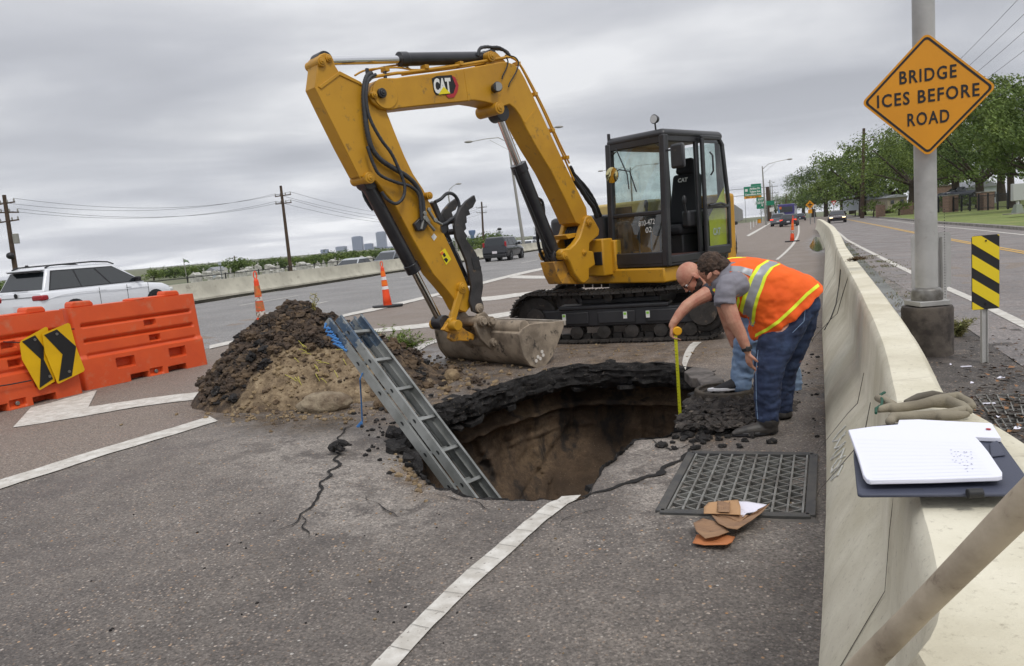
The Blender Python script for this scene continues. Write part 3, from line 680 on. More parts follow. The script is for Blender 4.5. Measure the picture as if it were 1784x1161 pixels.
eprism('cylinder_bracket', [(846,113),(850,96),(857,89),(866,92),(880,106),(884,112)], YB+.085, YB+.115, M_cy, boom)
eprism('cylinder_bracket', [(846,113),(850,96),(857,89),(866,92),(880,106),(884,112)], YB-.115, YB-.085, M_cy, boom, yref=YB+.1)
eprism('weld_seam', [(914,213),(933,190),(935,192),(917,216)], YB+BW, YB+BW+.004, M_cy, boom, 0)
eprism('weld_seam', [(808,121),(816,176),(818,176),(810,121)], YB+BW, YB+BW+.003, M_cy, boom, 0)
# flange along the boom underside and top edge
def pipe(px, y, r, name, m_, parent, n=8, k=4, rz=None):
    pts = [LP(u, v, y if not isinstance(y, list) else y[i]) for i, (u, v) in enumerate(px)]
    # catmull-rom
    out = []
    for i in range(len(pts)-1):
        p0, p1, p2, p3 = pts[max(i-1, 0)], pts[i], pts[i+1], pts[min(i+2, len(pts)-1)]
        for j in range(k):
            q = j/k; out.append(.5*((2*p1)+(p2-p0)*q+(2*p0-5*p1+4*p2-p3)*q*q+(3*p1-p0-3*p2+p3)*q**3))
    out.append(pts[-1]); b = MB()
    rr_ = [r*(1.0+(.10 if (i % 2) else -.04)) for i in range(len(out))] if rz else r
    b.tube(out, rr_, n); return b.build(name, m_, parent, smooth=60)
pipe([(652,134),(690,128),(704,127),(760,120),(807,113),(860,104),(890,99)], YB+.12, .017, 'hydraulic_pipe', M_cy, boom)
pipe([(700,131),(720,128),(800,118),(850,109),(868,100)], YB+.06, .012, 'hydraulic_pipe', M_cy, boom)
pipe([(640,125),(670,117),(700,114),(716,122)], YB-.04, .010, 'hydraulic_pipe', M_cy, boom)
pipe([(618,132),(640,122),(690,118),(730,122),(800,112)], YB+.02, .010, 'hydraulic_pipe', M_cy, boom)
pipe([(890,99),(905,112),(925,150),(945,190),(965,235),(985,280),(1000,315)], YB+.10, .013, 'hydraulic_pipe', M_cy, boom)
pipe([(880,97),(902,108),(922,140),(950,195),(975,250),(992,285)], YB+.02, .012, 'hydraulic_pipe', M_cy, boom)
for px in ((671,122),(740,118),(800,112),(900,112),(930,165),(960,228),(985,275)): 
    p = LP(px[0], px[1], YB+.10); b = MB(); b.box(p, (.05, .10, .045)); b.build('pipe_clamp', M_cy, boom, .004)
for px in ((671,133),(640,128)):
    p = LP(px[0], px[1], YB+.12); b = MB(); b.box(p, (.03, .03, .10)); b.build('hose_bracket', M_blk, boom, .004)
pipe([(833,98),(836,85),(848,82),(858,83),(868,83),(878,88),(886,96)], YB+.08, .019, 'hose', M_hose, boom, rz=1)
pipe([(858,86),(870,86),(882,90),(888,98)], YB-.02, .019, 'hose', M_hose, boom, rz=1)
pipe([(886,97),(897,100),(903,108),(902,118),(897,130),(888,145),(886,152)], YB+BW+.03, .008, 'hose', M_rub, boom)
pipe([(882,100),(885,108),(882,120),(876,132),(875,138)], YB+BW+.02, .008, 'hose', M_rub, boom)
b = MB(); p = LP(866, 153, YB+BW+.05); b.cyl(p+Vector((0, -.05, 0)), p+Vector((.03, .05, 0)), .05, .06, n=16); b.build('work_light', M_blk, boom, .005)
b = MB(); b.cyl(p+Vector((.03, .05, 0)), p+Vector((.034, .056, 0)), .05, n=16); b.build('lens', M_steel, boom)
pipe([(997,310),(1012,330),(1025,350),(1034,362),(1040,380)], YB+.05, .030, 'hose', M_rub, boom, rz=1)
pipe([(1000,305),(1020,327),(1032,345),(1040,362),(1046,378)], YB-.04, .028, 'hose', M_rub, boom, rz=1)
pipe([(993,290),(1006,315),(1022,338),(1034,352)], YB+.0, .024, 'hose', M_rub, boom, rz=1)
# company badge on the boom
def plate_on(px, y, m_, name, parent, th=.003):
    return eprism(name, px, y, y+th, m_, parent, 0, yref=y)
plate_on([(752,137),(760,133),(786,131),(793,137),(798,148),(797,159),(791,169),(782,171),(776,165),(760,166),(756,160)], YB+BW+.003, M_ink, 'badge', boom)
plate_on([(787,132),(793,135),(799,149),(797,160),(791,170),(781,171),(777,166),(790,163),(794,150)], YB+BW+.0065, M_red, 'badge_edge', boom, .002)
def text_plane(s, A, B, C_, name, m_, parent, fit=True, bold=0.0, lift=.002, tr=None, spacing=1.0):
    """text filling the frame with lower-left A, lower-right B, upper-left C"""
    vs, fs = text_bm(s, 1.0, bold, spacing=spacing)
    if not vs: return None
    x0 = min(v.x for v in vs); x1 = max(v.x for v in vs); y0 = min(v.y for v in vs); y1 = max(v.y for v in vs)
    A, B, C_ = Vector(A), Vector(B), Vector(C_); n_ = (B-A).cross(C_-A).normalized()*lift
    b = MB(); b.add([A+(B-A)*((v.x-x0)/(x1-x0))+(C_-A)*((v.y-y0)/(y1-y0))+n_ for v in vs], fs)
    return b.build(name, m_, parent, smooth=10)
yy = YB+BW+.010
text_plane('CAT', LP(757, 164, yy), LP(787, 162, yy), LP(754, 137, yy), 'letters', M_labelw, boom, bold=.05)
b = MB(); b.add([LP(764, 165, yy+.004), LP(785, 163, yy+.004), LP(773, 151, yy+.004)], [(0, 1, 2)]); b.build('badge_triangle', M_labely, boom)
# --- cylinders ---
def hyd(p0, split, p1, yb_, rb, rr_, name, parent=EX, barrel_first=False):
    """rod from p0 to split, barrel from split to p1 (photo pixels on plane yb_)"""
    a = LP(*p0, yb_); s_ = LP(*split, yb_); c_ = LP(*p1, yb_); d = (c_-a).normalized()
    b = MB(); b.cyl(s_, c_, rb, n=20); b.cyl(s_-d*.015, s_+d*.09, rb*1.13, n=20); b.cyl(c_-d*.07, c_+d*.02, rb*1.08, n=20)
    root = b.build(name, M_cyl, parent, .005)
    b = MB(); b.cyl(a, s_+d*.02, rr_, n=16); b.build('rod', M_chr, root)
    for q in (a, c_): b = MB(); b.cyl(q+Vector((0, -.085, 0)), q+Vector((0, .085, 0)), rb*1.15, n=18); b.build('pin_eye', M_blk, root, .005)
    return root
hyd((560,107), (697,104), (850,101), YB, .072, .043, 'stick_cylinder')
hyd((868,198), (903,288), (966,447), YB+.02, .092, .05, 'boom_cylinder')
hyd((768,562), (721,472), (638,318), YB-.02, .075, .042, 'bucket_cylinder')
pipe([(896,295),(905,320),(925,365),(944,412),(958,440)], YB+.13, .014, 'hydraulic_pipe', M_rub, EX)
pipe([(935,345),(945,352),(948,380),(945,420),(955,450),(972,462)], YB+.02, .018, 'hose', M_rub, EX)
pipe([(935,380),(937,420),(945,448),(960,460),(985,460)], YB-.08, .020, 'hose', M_rub, EX)
# --- stick ---
SW = .105
stick_px = [(549,152),(553,120),(553,100),(558,95),(566,92),(576,95),(581,103),(584,114),(592,127),(629,143),(634,152),(645,172),(673,192),(691,238),(705,272),(720,303),(738,330),(767,393),(786,433),(805,474),(817,502),(824,530),(812,545),(801,541),(790,520),(774,500),(755,478),(720,418),(684,350),(655,316),(640,312),(627,308),(600,257),(570,196)]
stick = eprism('stick', stick_px, YB-SW, YB+SW, M_cy, bevel=.010)
for px, r, e in (((561,107), .048, .03), ((574,102), .036, .02), ((645,310), .058, .05), ((749,341), .042, .06), ((807,500), .052, .06)):
    lug(px, r, YB-SW-e, YB+SW+e, 'pin_boss', stick)
eprism('gusset', [(555,151),(592,124),(629,143),(633,150),(592,131),(560,155)], YB+SW, YB+SW+.012, M_cy, stick, .003)
eprism('stiffener', [(549,153),(556,154),(632,316),(627,310)], YB+SW, YB+SW+.010, M_cy, stick, .003)
plate_on([(766,440),(775,433),(786,452),(777,462)], YB+SW+.002, M_labely, 'warning_label', stick)
plate_on([(767,441),(771,437.5),(773.5,442),(769.5,445.5)], YB+SW+.006, mat('label_orange', S(220, 110, 40), .5), 'warning_label', stick, .001)
plate_on([(773,452),(777,449),(781,453),(778,458)], YB+SW+.006, M_ink, 'label_pictogram', stick, .001)
plate_on([(771,443),(774.5,440.5),(777,446),(773.5,448.5)], YB+SW+.0062, M_ink, 'label_pictogram', stick, .001)
plate_on([(756,407),(761,413),(756,420),(751,413)], YB+SW+.002, M_labelw, 'label', stick)
# hoses down the stick
HY = YB+SW+.05
pipe([(648,128),(640,133),(635,150),(634,175),(637,210),(642,240),(650,262),(665,280),(690,296),(712,310),(728,328),(736,350),(738,375)], HY, .026, 'hose', M_hose, stick, n=10, k=10, rz=1)
pipe([(655,130),(643,138),(638,160),(640,190),(648,215),(665,245),(682,268),(697,300),(705,325),(702,345),(690,355),(675,348),(665,335)], HY+.03, .017, 'hose', M_hose, stick, k=8, rz=1)
pipe([(640,255),(650,285),(662,305),(690,318),(715,325),(730,340),(733,365),(735,385)], HY+.02, .017, 'hose', M_hose, stick, k=8, rz=1)
pipe([(642,140),(647,135),(652,133)], HY+.02, .022, 'hose_end', M_steel, stick)
pipe([(758,352),(768,347),(778,338),(788,338),(796,346),(800,360),(795,375),(780,387),(768,393)], HY-.06, .019, 'hose', M_hose, stick, k=8, rz=1)
pipe([(632,331),(636,345),(645,360),(650,366)], YB-SW-.0, .018, 'hose', M_hose, stick, rz=1)
eprism('valve_bracket', [(722,390),(738,375),(748,388),(740,402),(728,403)], YB+SW, YB+SW+.05, M_blk, stick)
for a, c_ in (((738,372), (748,388)), ((746,366), (757,384)), ((738,380), (734,400)), ((742,384), (757,402)), ((757,384), (770,392))):
    b = MB(); b.cyl(LP(*a, HY), LP(*c_, HY), .018, n=8); b.cyl(LP(*a, HY), LP(*a, HY)+Vector((0, .03, .0)), .026, n=6); b.build('hose_fitting', M_steel, stick, .003)
# --- linkage ---
def link(a, c_, y, w, h, name, m_=M_cy):
    b = MB(); A, C_ = LP(*a, y), LP(*c_, y); b.bar(A, C_, w, h, up=(1, 0, 0) if abs((C_-A).normalized().z) > .9 else (0, 0, 1))
    for q in (A, C_): b.cyl(q+Vector((0, -w*.8, 0)), q+Vector((0, w*.8, 0)), h*.75, n=18)
    return b.build(name, m_, EX, .006)
link((803,503), (787,562), YB+.12, .045, .075, 'tipping_link'); link((805,500), (785,558), YB-.14, .045, .075, 'tipping_link')
b = MB(); A = LP(776, 566, YB); b.cyl(A+Vector((0, -.24, 0)), A+Vector((0, .24, 0)), .062, n=20); b.build('link_pin', M_cy, EX, .006)
power = eprism('power_link', [(780,563),(800,566),(815,578),(820,588),(817,595),(800,594),(790,596),(783,590),(785,580),(772,575)], YB+.06, YB+.12, M_cyd, EX)
b = MB(); A, C_ = LP(772, 566, YB+.05), LP(820, 588, YB+.05); b.bar(A, C_, .14, .07); b.build('link_body', M_cyd, power, .008)
# --- thumb ---
th_px = [(827,340),(830,350),(824,362),(817,366),(820,374),(813,377),(814,388),(811,390),(813,399),(809,403),(815,412),(812,416),(822,430),(829,440),(836,456),(841,480),(842,500),(839,520),(843,532),(841,543),(834,547),(824,543),(819,525),(822,500),(818,480),(813,455),(803,432),(795,414),(792,395),(796,378),(803,362),(813,350)]
T_ = P2(th_px, YB+.17)
b = MB(); b.prism(T_, xz, YB+.13, YB+.17); thumb = b.build('thumb', M_thumb, EX, .006)
b = MB(); T2 = [q for q in T_]; b.prism(T2, xz, YB-.19, YB-.15); b.build('prong', M_thumb, thumb, .006)
for px in ((800,403), (806,383), (828,520)):
    p = LP(*px, YB+.14); b = MB(); b.cyl((p.x, YB-.17, p.z), (p.x, YB+.14, p.z), .035, n=14); b.build('cross_tube', M_thumb, thumb)
lug((837,537), .055, YB+.10, YB+.20, 'thumb_pin', thumb, M_mudst)
plate_on([(821,450),(834,447),(836,453),(826,456),(828,466),(838,464),(838,468),(826,471)], YB+.172, M_blk, 'cast_mark', thumb, .004)
hy = hyd((765,400), (780,425), (812,490), YB+.02, .05, .03, 'thumb_cylinder')
b = MB(); A = LP(752, 352, YB+.0); C_ = LP(800, 470, YB+.0); b.bar(A, C_, .09, .06, up=(1, 0, 0)); b.build('thumb_bracket', M_blk, EX, .006)
# --- bucket ---
y1, y0 = YB+.70, YB-.86
bk_px = [(921,565),(910,572),(903,582),(906,600),(912,620),(922,634),(934,641),(946,637),(958,622),(969,596),(977,573),(981,561)]
BP_ = P2(bk_px, y1); cxb = sum(p[0] for p in BP_)/len(BP_); czb = sum(p[1] for p in BP_)/len(BP_)
shell = BP_[1:]; inner = [(p[0]+(cxb-p[0])*.10, p[1]+(czb-p[1])*.08) for p in shell]
ribz = []
b = MB(); poly = shell+inner[::-1]; n_ = len(poly)
nseg = 14; rg = []
for i in range(nseg+1):
    y_ = y0+(y1-y0)*i/nseg; rg.append([Vector((p[0]+.004*fbm(Vector((p[0]*3, y_*2, p[1]*3))), y_, p[1])) for p in poly])
b.loft(rg); bucket = b.build('bucket', M_mudst, EX, .006)
sp = P2([(921,565),(909,573),(902,583),(905,601),(911,622),(922,637),(935,643),(948,639),(960,622),(971,596),(979,573),(983,559)], y1)
for ya in (y1-.02, y0-.02):
    b = MB(); b.prism(sp, xz, ya, ya+.04); b.build('side_plate', M_mudst, bucket, .006)
b = MB(); p = LP(912, 575, y1); b.cyl((p.x-.02, y0, p.z+.02), (p.x-.02, y1, p.z+.02), .085, n=22); b.build('torque_tube', M_mudst, bucket, .005)
b = MB(); p = LP(981, 561, y1); b.box(((p.x), (y0+y1)/2, p.z-.01), (.035, y1-y0+.06, .06)); b.build('cutting_edge', mat('edge_steel', S(176, 168, 156), .5, .3, col2=S(130, 118, 104), nscale=6), bucket, .004)
for px in ((934,629),(941,625),(946,619),(937,622),(944,613)):
    p = LP(*px, y1+.02); b = MB(); b.cyl((p.x, y1+.015, p.z), (p.x, y1+.026, p.z), .021, n=12); b.build('bolt', mat('bright_bolt', S(214, 208, 200), .5), bucket)
for ya in (YB-.22, YB+.16):
    ear = P2([(828,548),(840,543),(852,556),(862,575),(868,600),(858,612),(846,604),(832,590),(824,570)], YB+.16)
    b = MB(); b.prism(ear, xz, ya, ya+.05); b.build('bucket_ear', M_mudst, bucket, .008)
for px in ((836,560), (858,596), (850, 560)):
    p = LP(*px, YB+.2); b = MB(); b.cyl((p.x, YB-.28, p.z), (p.x, YB+.27, p.z), .06, n=16); b.cyl((p.x, YB+.24, p.z), (p.x, YB+.30, p.z), .04, n=6); b.build('bucket_pin', M_mudst, bucket, .005)
# --- swing bracket and house ---
SWP = [(1020,379),(1026,375),(1031,376),(1038,387),(1045,400),(1044,410),(1034,419),(1028,424),(1027,437),(1034,438),(1038,462),(1027,469),(1027,487),(1018,495),(1012,492),(1001,477),(993,457),(985,449),(978,446),(977,439),(982,434),(993,433),(1002,425),(1010,414),(1015,398)]
brk = eprism('swing_bracket', SWP, YB+.11, YB+.21, M_cy, bevel=.018)
eprism('bracket_plate', SWP, YB-.21, YB-.14, M_cy, brk, .012, yref=YB+.21)
eprism('bracket_base', [(973,456),(1000,452),(1027,470),(1027,487),(1018,495),(988,495),(980,480)], YB-.14, YB+.11, M_cyd, brk, .01, yref=YB+.2)
eprism('bracket_bridge', [(985,410),(1004,406),(1008,412),(990,417)], YB-.14, YB+.11, M_cy, brk, .006)
lug((1028,388), .045, YB-.23, YB+.235, 'boom_pin', EX); lug((986,446), .05, YB-.2, YB+.235, 'boom_pin', EX); lug((1019,440), .04, YB-.2, YB+.225, 'boom_pin', EX)
for i in range(6):
    p = LP(1000, 405, YB); b = MB(); b.tube([p+Vector((-.1, -.11+.04*i, .14)), p+Vector((.03, -.11+.04*i, .02)), p+Vector((.07, -.11+.04*i, -.08)), p+Vector((.03, -.11+.04*i, -.26))], .017, 8); b.build('hose', M_rub, EX)
def lb(name, c_, d, m_, parent=EX, bevel=.02, rot=None): b = MB(); b.box(c_, d, rot); return b.build(name, m_, parent, bevel)
lb('platform', (.0, 0.0, .86), (1.86, 2.06, .19), M_cy, bevel=.02)
lb('front_panel', (1.0, -.02, 1.13), (.22, .42, .50), M_cy, bevel=.02)
lb('front_panel', (.86, .0, 1.12), (.14, .5, .46), M_cy, bevel=.02)
lb('hose_port', (1.11, .10, 1.12), (.02, .14, .18), M_rub, bevel=.03)
lb('toolbox', (.38, -.74, 1.36), (1.0, .52, .72), M_blk, bevel=.06)
lb('toolbox_sill', (.40, -.74, .91), (1.10, .58, .20), M_cy, bevel=.02)
lb('decal', (.96, -.70, .92), (.006, .20, .05), M_ink, bevel=0)
lb('tank_cover', (.30, -.28, 1.42), (.8, .34, .55), M_blk, bevel=.03)
poly = [(-.56, -1.02), (-.80, -1.02), (-1.0, -.75), (-1.10, -.3), (-1.10, .3), (-1.0, .75), (-.80, 1.04), (-.56, 1.04)]
b = MB()
b.prism(poly, lambda p, w: (p[0], p[1], w), .84, 1.86); b.build('counterweight', M_cy, EX, .04, seg=3)
lb('hood', (-.42, -.45, 1.78), (.62, 1.05, .2), mat('hood_cream', S(206, 180, 112), .5), bevel=.04)
# --- cab ---
CF, CB_, CLy, CRy, CZ0, CZ1 = .90, -.52, 1.07, .13, .97, 2.60
cab = lb('cab', ((CF+CB_)/2, (CLy+CRy)/2, CZ0+.04), (CF-CB_, CLy-CRy, .09), M_blk, bevel=.015)
def cp(name, A, B, w=.06, h=.06, m_=M_blk, up=(0, 0, 1)):
    b = MB(); b.bar(A, B, w, h, up); return b.build(name, m_, cab, .014)
for y_ in (CRy+.03, CLy-.03): cp('pillar', (CF-.03, y_, CZ0), (CF-.10, y_, CZ1+.02), .09, .09, up=(1, 0, 0))
cp('pillar', (.10, CLy-.03, CZ0), (.10, CLy-.03, CZ1+.05), .05, .07, up=(1, 0, 0))
for y_ in (CRy+.03, CLy-.03): cp('pillar', (CB_+.04, y_, CZ0), (CB_+.08, y_, CZ1+.04), .07, .09, up=(1, 0, 0))
b = MB(); rz_ = CZ1+.02
for zq, ex in ((rz_-.02, -.0), (rz_+.05, .015), (rz_+.085, -.06)):
    pass
b.box(((CF-.07+CB_)/2, (CLy+CRy)/2, CZ1+.045), (CF-CB_-.02, CLy-CRy+.03, .11), taper=.96); b.build('roof', M_blk, cab, .06, seg=4)
lb('roof_hatch', (.1, .58, CZ1+.115), (.7, .55, .04), M_blk, cab, .015)
cp('window_bar', (CF-.055, CRy, 1.66), (CF-.055, CLy, 1.66), .05, .055)
cp('window_bar', (CF-.02, CRy, 1.08), (CF-.02, CLy, 1.08), .05, .16)
cp('window_bar', (CF-.09, CRy, CZ1-.03), (CF-.09, CLy, CZ1-.03), .05, .10)
# corner fillets of the front window
for yc, sy in ((CRy+.06, 1), (CLy-.06, -1)):
    for zc, sz in ((1.17, 1), (CZ1-.09, -1)):
        xx = CF-.03-(.07*(zc-1)/1.6); b = MB(); pts = [(0, 0)]+[(.10-.10*math.sin(R(t_)), .10-.10*math.cos(R(t_))) for t_ in range(0, 91, 15)]
        b.prism(pts, lambda p, w: (xx+w, yc+sy*p[0]*1.0, zc+sz*p[1]), -.02, .02); b.build('window_gasket', M_blk, cab)
cp('side_rail', (CF-.08, CLy-.03, CZ1-.02), (CB_+.05, CLy-.03, CZ1-.02), .05, .09)
cp('side_rail', (CF-.05, CRy+.03, 1.55), (CB_+.05, CRy+.03, 1.55), .04, .05)
cp('side_rail', (CF-.08, CRy+.03, CZ1-.02), (CB_+.05, CRy+.03, CZ1-.02), .05, .09)
cp('sill', (.9, CLy-.02, 1.05), (CB_, CLy-.02, 1.05), .06, .10)
def gl(name, pts, m_=M_cabg): b = MB(); b.add(pts, [(0, 1, 2, 3)]); return b.build(name, m_, cab)
gl('windscreen', [(CF-.045, CRy+.05, 1.68), (CF-.045, CLy-.05, 1.68), (CF-.095, CLy-.05, CZ1-.05), (CF-.095, CRy+.05, CZ1-.05)])
gl('lower_windscreen', [(CF-.015, CRy+.05, 1.14), (CF-.015, CLy-.05, 1.14), (CF-.045, CLy-.05, 1.65), (CF-.045, CRy+.05, 1.65)])
gl('side_window', [(CF-.1, CRy+.02, 1.58), (CB_+.1, CRy+.02, 1.58), (CB_+.1, CRy+.02, CZ1-.06), (CF-.1, CRy+.02, CZ1-.06)])
gl('rear_window', [(CB_+.05, CRy+.06, 1.7), (CB_+.05, CLy-.06, 1.7), (CB_+.08, CLy-.06, CZ1-.05), (CB_+.08, CRy+.06, CZ1-.05)])
lb('rear_panel', (CB_+.04, .6, 1.38), (.04, .86, .62), M_blk, cab, .01)
# open door folded back along the cab side
door = lb('door', (-.20, CLy+.055, 1.10), (.58, .045, .13), M_blk, cab, .03)
def dp(A, B, w=.045, h=.055, name='door_frame'): b = MB(); b.bar(A, B, w, h, (1, 0, 0) if abs(A[2]-B[2]) > .5 else (0, 0, 1)); b.build(name, M_blk, door, .012)
dy = CLy+.055
dp((.08, dy, 1.06), (.08, dy, CZ1-.02)); dp((-.48, dy, 1.10), (-.50, dy, 1.75)); dp((-.50, dy, 1.72), (-.40, dy, 2.5)); dp((.10, dy, CZ1-.01), (-.32, dy, CZ1-.01)); dp((-.31, dy, CZ1), (-.42, dy, 2.48))
dp((.08, dy, 1.68), (-.48, dy, 1.68), .05, .04)
b = MB(); b.add([(.06, dy, 1.15), (-.47, dy, 1.15), (-.48, dy, 1.72), (-.38, dy, CZ1-.04), (.06, dy, CZ1-.04)], [(0, 1, 2, 3, 4)]); b.build('door_glass', M_cabg, door)
b = MB(); b.tube([(-.05, dy+.03, 2.1), (-.05, dy+.07, 2.15), (-.05, dy+.07, 2.35), (-.05, dy+.03, 2.4)], .012, 8); b.build('grab_rail', M_blk, door); b = MB(); b.tube([(.05, dy+.05, 1.70), (-.2, dy+.07, 1.72), (-.33, dy+.05, 1.70)], .018, 8); b.build('handle', M_blk, door)
# yellow decal seen behind the door glass
gl('decal', [(-.05, dy-.03, 1.12), (-.46, dy-.03, 1.12), (-.46, dy-.03, 1.95), (-.05, dy-.03, 1.55)], mat('safety_yellow', S(200, 196, 40), .6))
text_plane('CAT', (-.12, dy-.022, 1.30), (-.30, dy-.022, 1.30), (-.12, dy-.022, 1.40), 'letters', M_labelw, cab, bold=.03)
# seat and controls
seat = lb('seat', (.02, .62, 1.42), (.50, .50, .14), M_seat, cab, .05)
b = MB(); b.box((-.24, .62, 1.82), (.14, .50, .72), Matrix.Rotation(R(-9), 3, 'Y'), taper=.86); b.build('seat_back', M_seat, seat, .05, seg=3)
b = MB(); b.box((-.27, .62, 2.28), (.12, .30, .22), Matrix.Rotation(R(-9), 3, 'Y'), taper=.85); b.build('headrest', M_seat, seat, .05, seg=3)
text_plane('CAT', (-.185, .54, 2.06), (-.185, .70, 2.06), (-.20, .54, 2.12), 'letters', M_labelw, seat, bold=.04, lift=.012)
lb('seat_base', (-.02, .62, 1.2), (.4, .4, .3), M_blk, cab, .02)
for y_ in (.30, .93):
    con = lb('armrest', (.05, y_, 1.55), (.42, .12, .22), M_blk, cab, .03)
    b = MB(); b.tube([(.24, y_, 1.62), (.26, y_, 1.74)], .018, 8); b.sph((.26, y_, 1.80), (.035, .03, .065), 10, 8); b.build('joystick', M_blk, con)
b = MB(); b.tube([(.62, .42, 1.1), (.60, .42, 1.62)], .014, 8); b.tube([(.62, .62, 1.1), (.60, .62, 1.62)], .014, 8); b.tube([(.60, .36, 1.62), (.60, .50, 1.64)], .018, 8); b.tube([(.60, .56, 1.62), (.60, .70, 1.64)], .018, 8); b.build('travel_lever', M_blk, cab)
b = MB(); b.box((.70, .26, 1.70), (.04, .22, .16), Matrix.Rotation(R(20), 3, 'Z')); b.tube([(.72, .22, 1.3), (.71, .22, 1.66)], .015, 8); b.build('monitor', M_blk, cab, .01)
lb('console', (.66, .22, 1.34), (.18, .16, .5), M_blk, cab, .05)
lb('fire_extinguisher', (-.42, .30, 1.72), (.06, .05, .42), M_labely, cab, .02)
lb('floor_mat', (.38, .6, 1.09), (.8, .8, .02), mat('floor_mat', S(74, 44, 36), .9), cab, 0)
b = MB(); b.tube([(CF-.06, .30, 2.55), (CF-.075, .45, 2.2), (CF-.07, .47, 2.0)], .008, 6); b.build('wiper', M_blk, cab)
# chalk writing on the lower glass
wy = CF+.0
text_plane('810-472', (wy-.035, .62, 1.50), (wy-.035, .88, 1.52), (wy-.04, .62, 1.57), 'chalk_number', M_labelw, cab, bold=.0)
text_plane('02', (wy-.03, .73, 1.41), (wy-.03, .83, 1.42), (wy-.035, .73, 1.48), 'chalk_number', M_labelw, cab, bold=.0)
# mirrors and roof lamp
b = MB(); c_ = Vector((CF+.08, CRy+.20, 2.20)); b.lathe([(0, -.02), (.07, -.018), (.105, 0), (.108, .012)], c_, Matrix.Rotation(PI/2, 3, 'Y'), 24); mr = b.build('round_mirror', M_blk, cab)
b = MB(); b.lathe([(0, .030), (.05, .026), (.104, .012)], c_, Matrix.Rotation(PI/2, 3, 'Y'), 24); b.build('mirror_glass', mat('mirror', S(210, 200, 150), .08, 1.0), mr)
b = MB(); b.tube([c_, c_+Vector((-.02, .1, .06)), c_+Vector((-.06, .24, .02)), c_+Vector((-.10, .30, -.25))], .009, 8); b.build('mirror_arm', M_blk, mr)
b = MB(); c_ = Vector((CF-.0, CLy+.24, 2.32)); b.box(c_, (.06, .20, .30)); mr = b.build('door_mirror', M_blk, cab, .04)
b = MB(); b.tube([c_+Vector((-.02, 0, .08)), (CF-.12, CLy+.02, 2.42)], .012, 8); b.build('mirror_arm', M_blk, mr)
b = MB(); c_ = Vector((CF-.12, CLy-.16, 2.83)); b.cyl(c_+Vector((-.04, 0, 0)), c_+Vector((.02, 0, 0)), .045, .06, 16); b.tube([c_+Vector((0, 0, -.05)), c_+Vector((-.01, 0, -.14))], .012, 8); rl = b.build('roof_lamp', M_blk, cab, .004)
b = MB(); b.cyl(c_+Vector((.02, 0, 0)), c_+Vector((.026, 0, 0)), .05, n=16); b.build('lens', mat('lamp_lens', S(200, 204, 208), .15), rl)
b = MB(); b.tube([(CF-.1, CRy+.03, CZ1+.05), (CF-.1, CRy+.03, CZ1+.16)], .022, 8); b.build('roof_post', M_blk, cab)
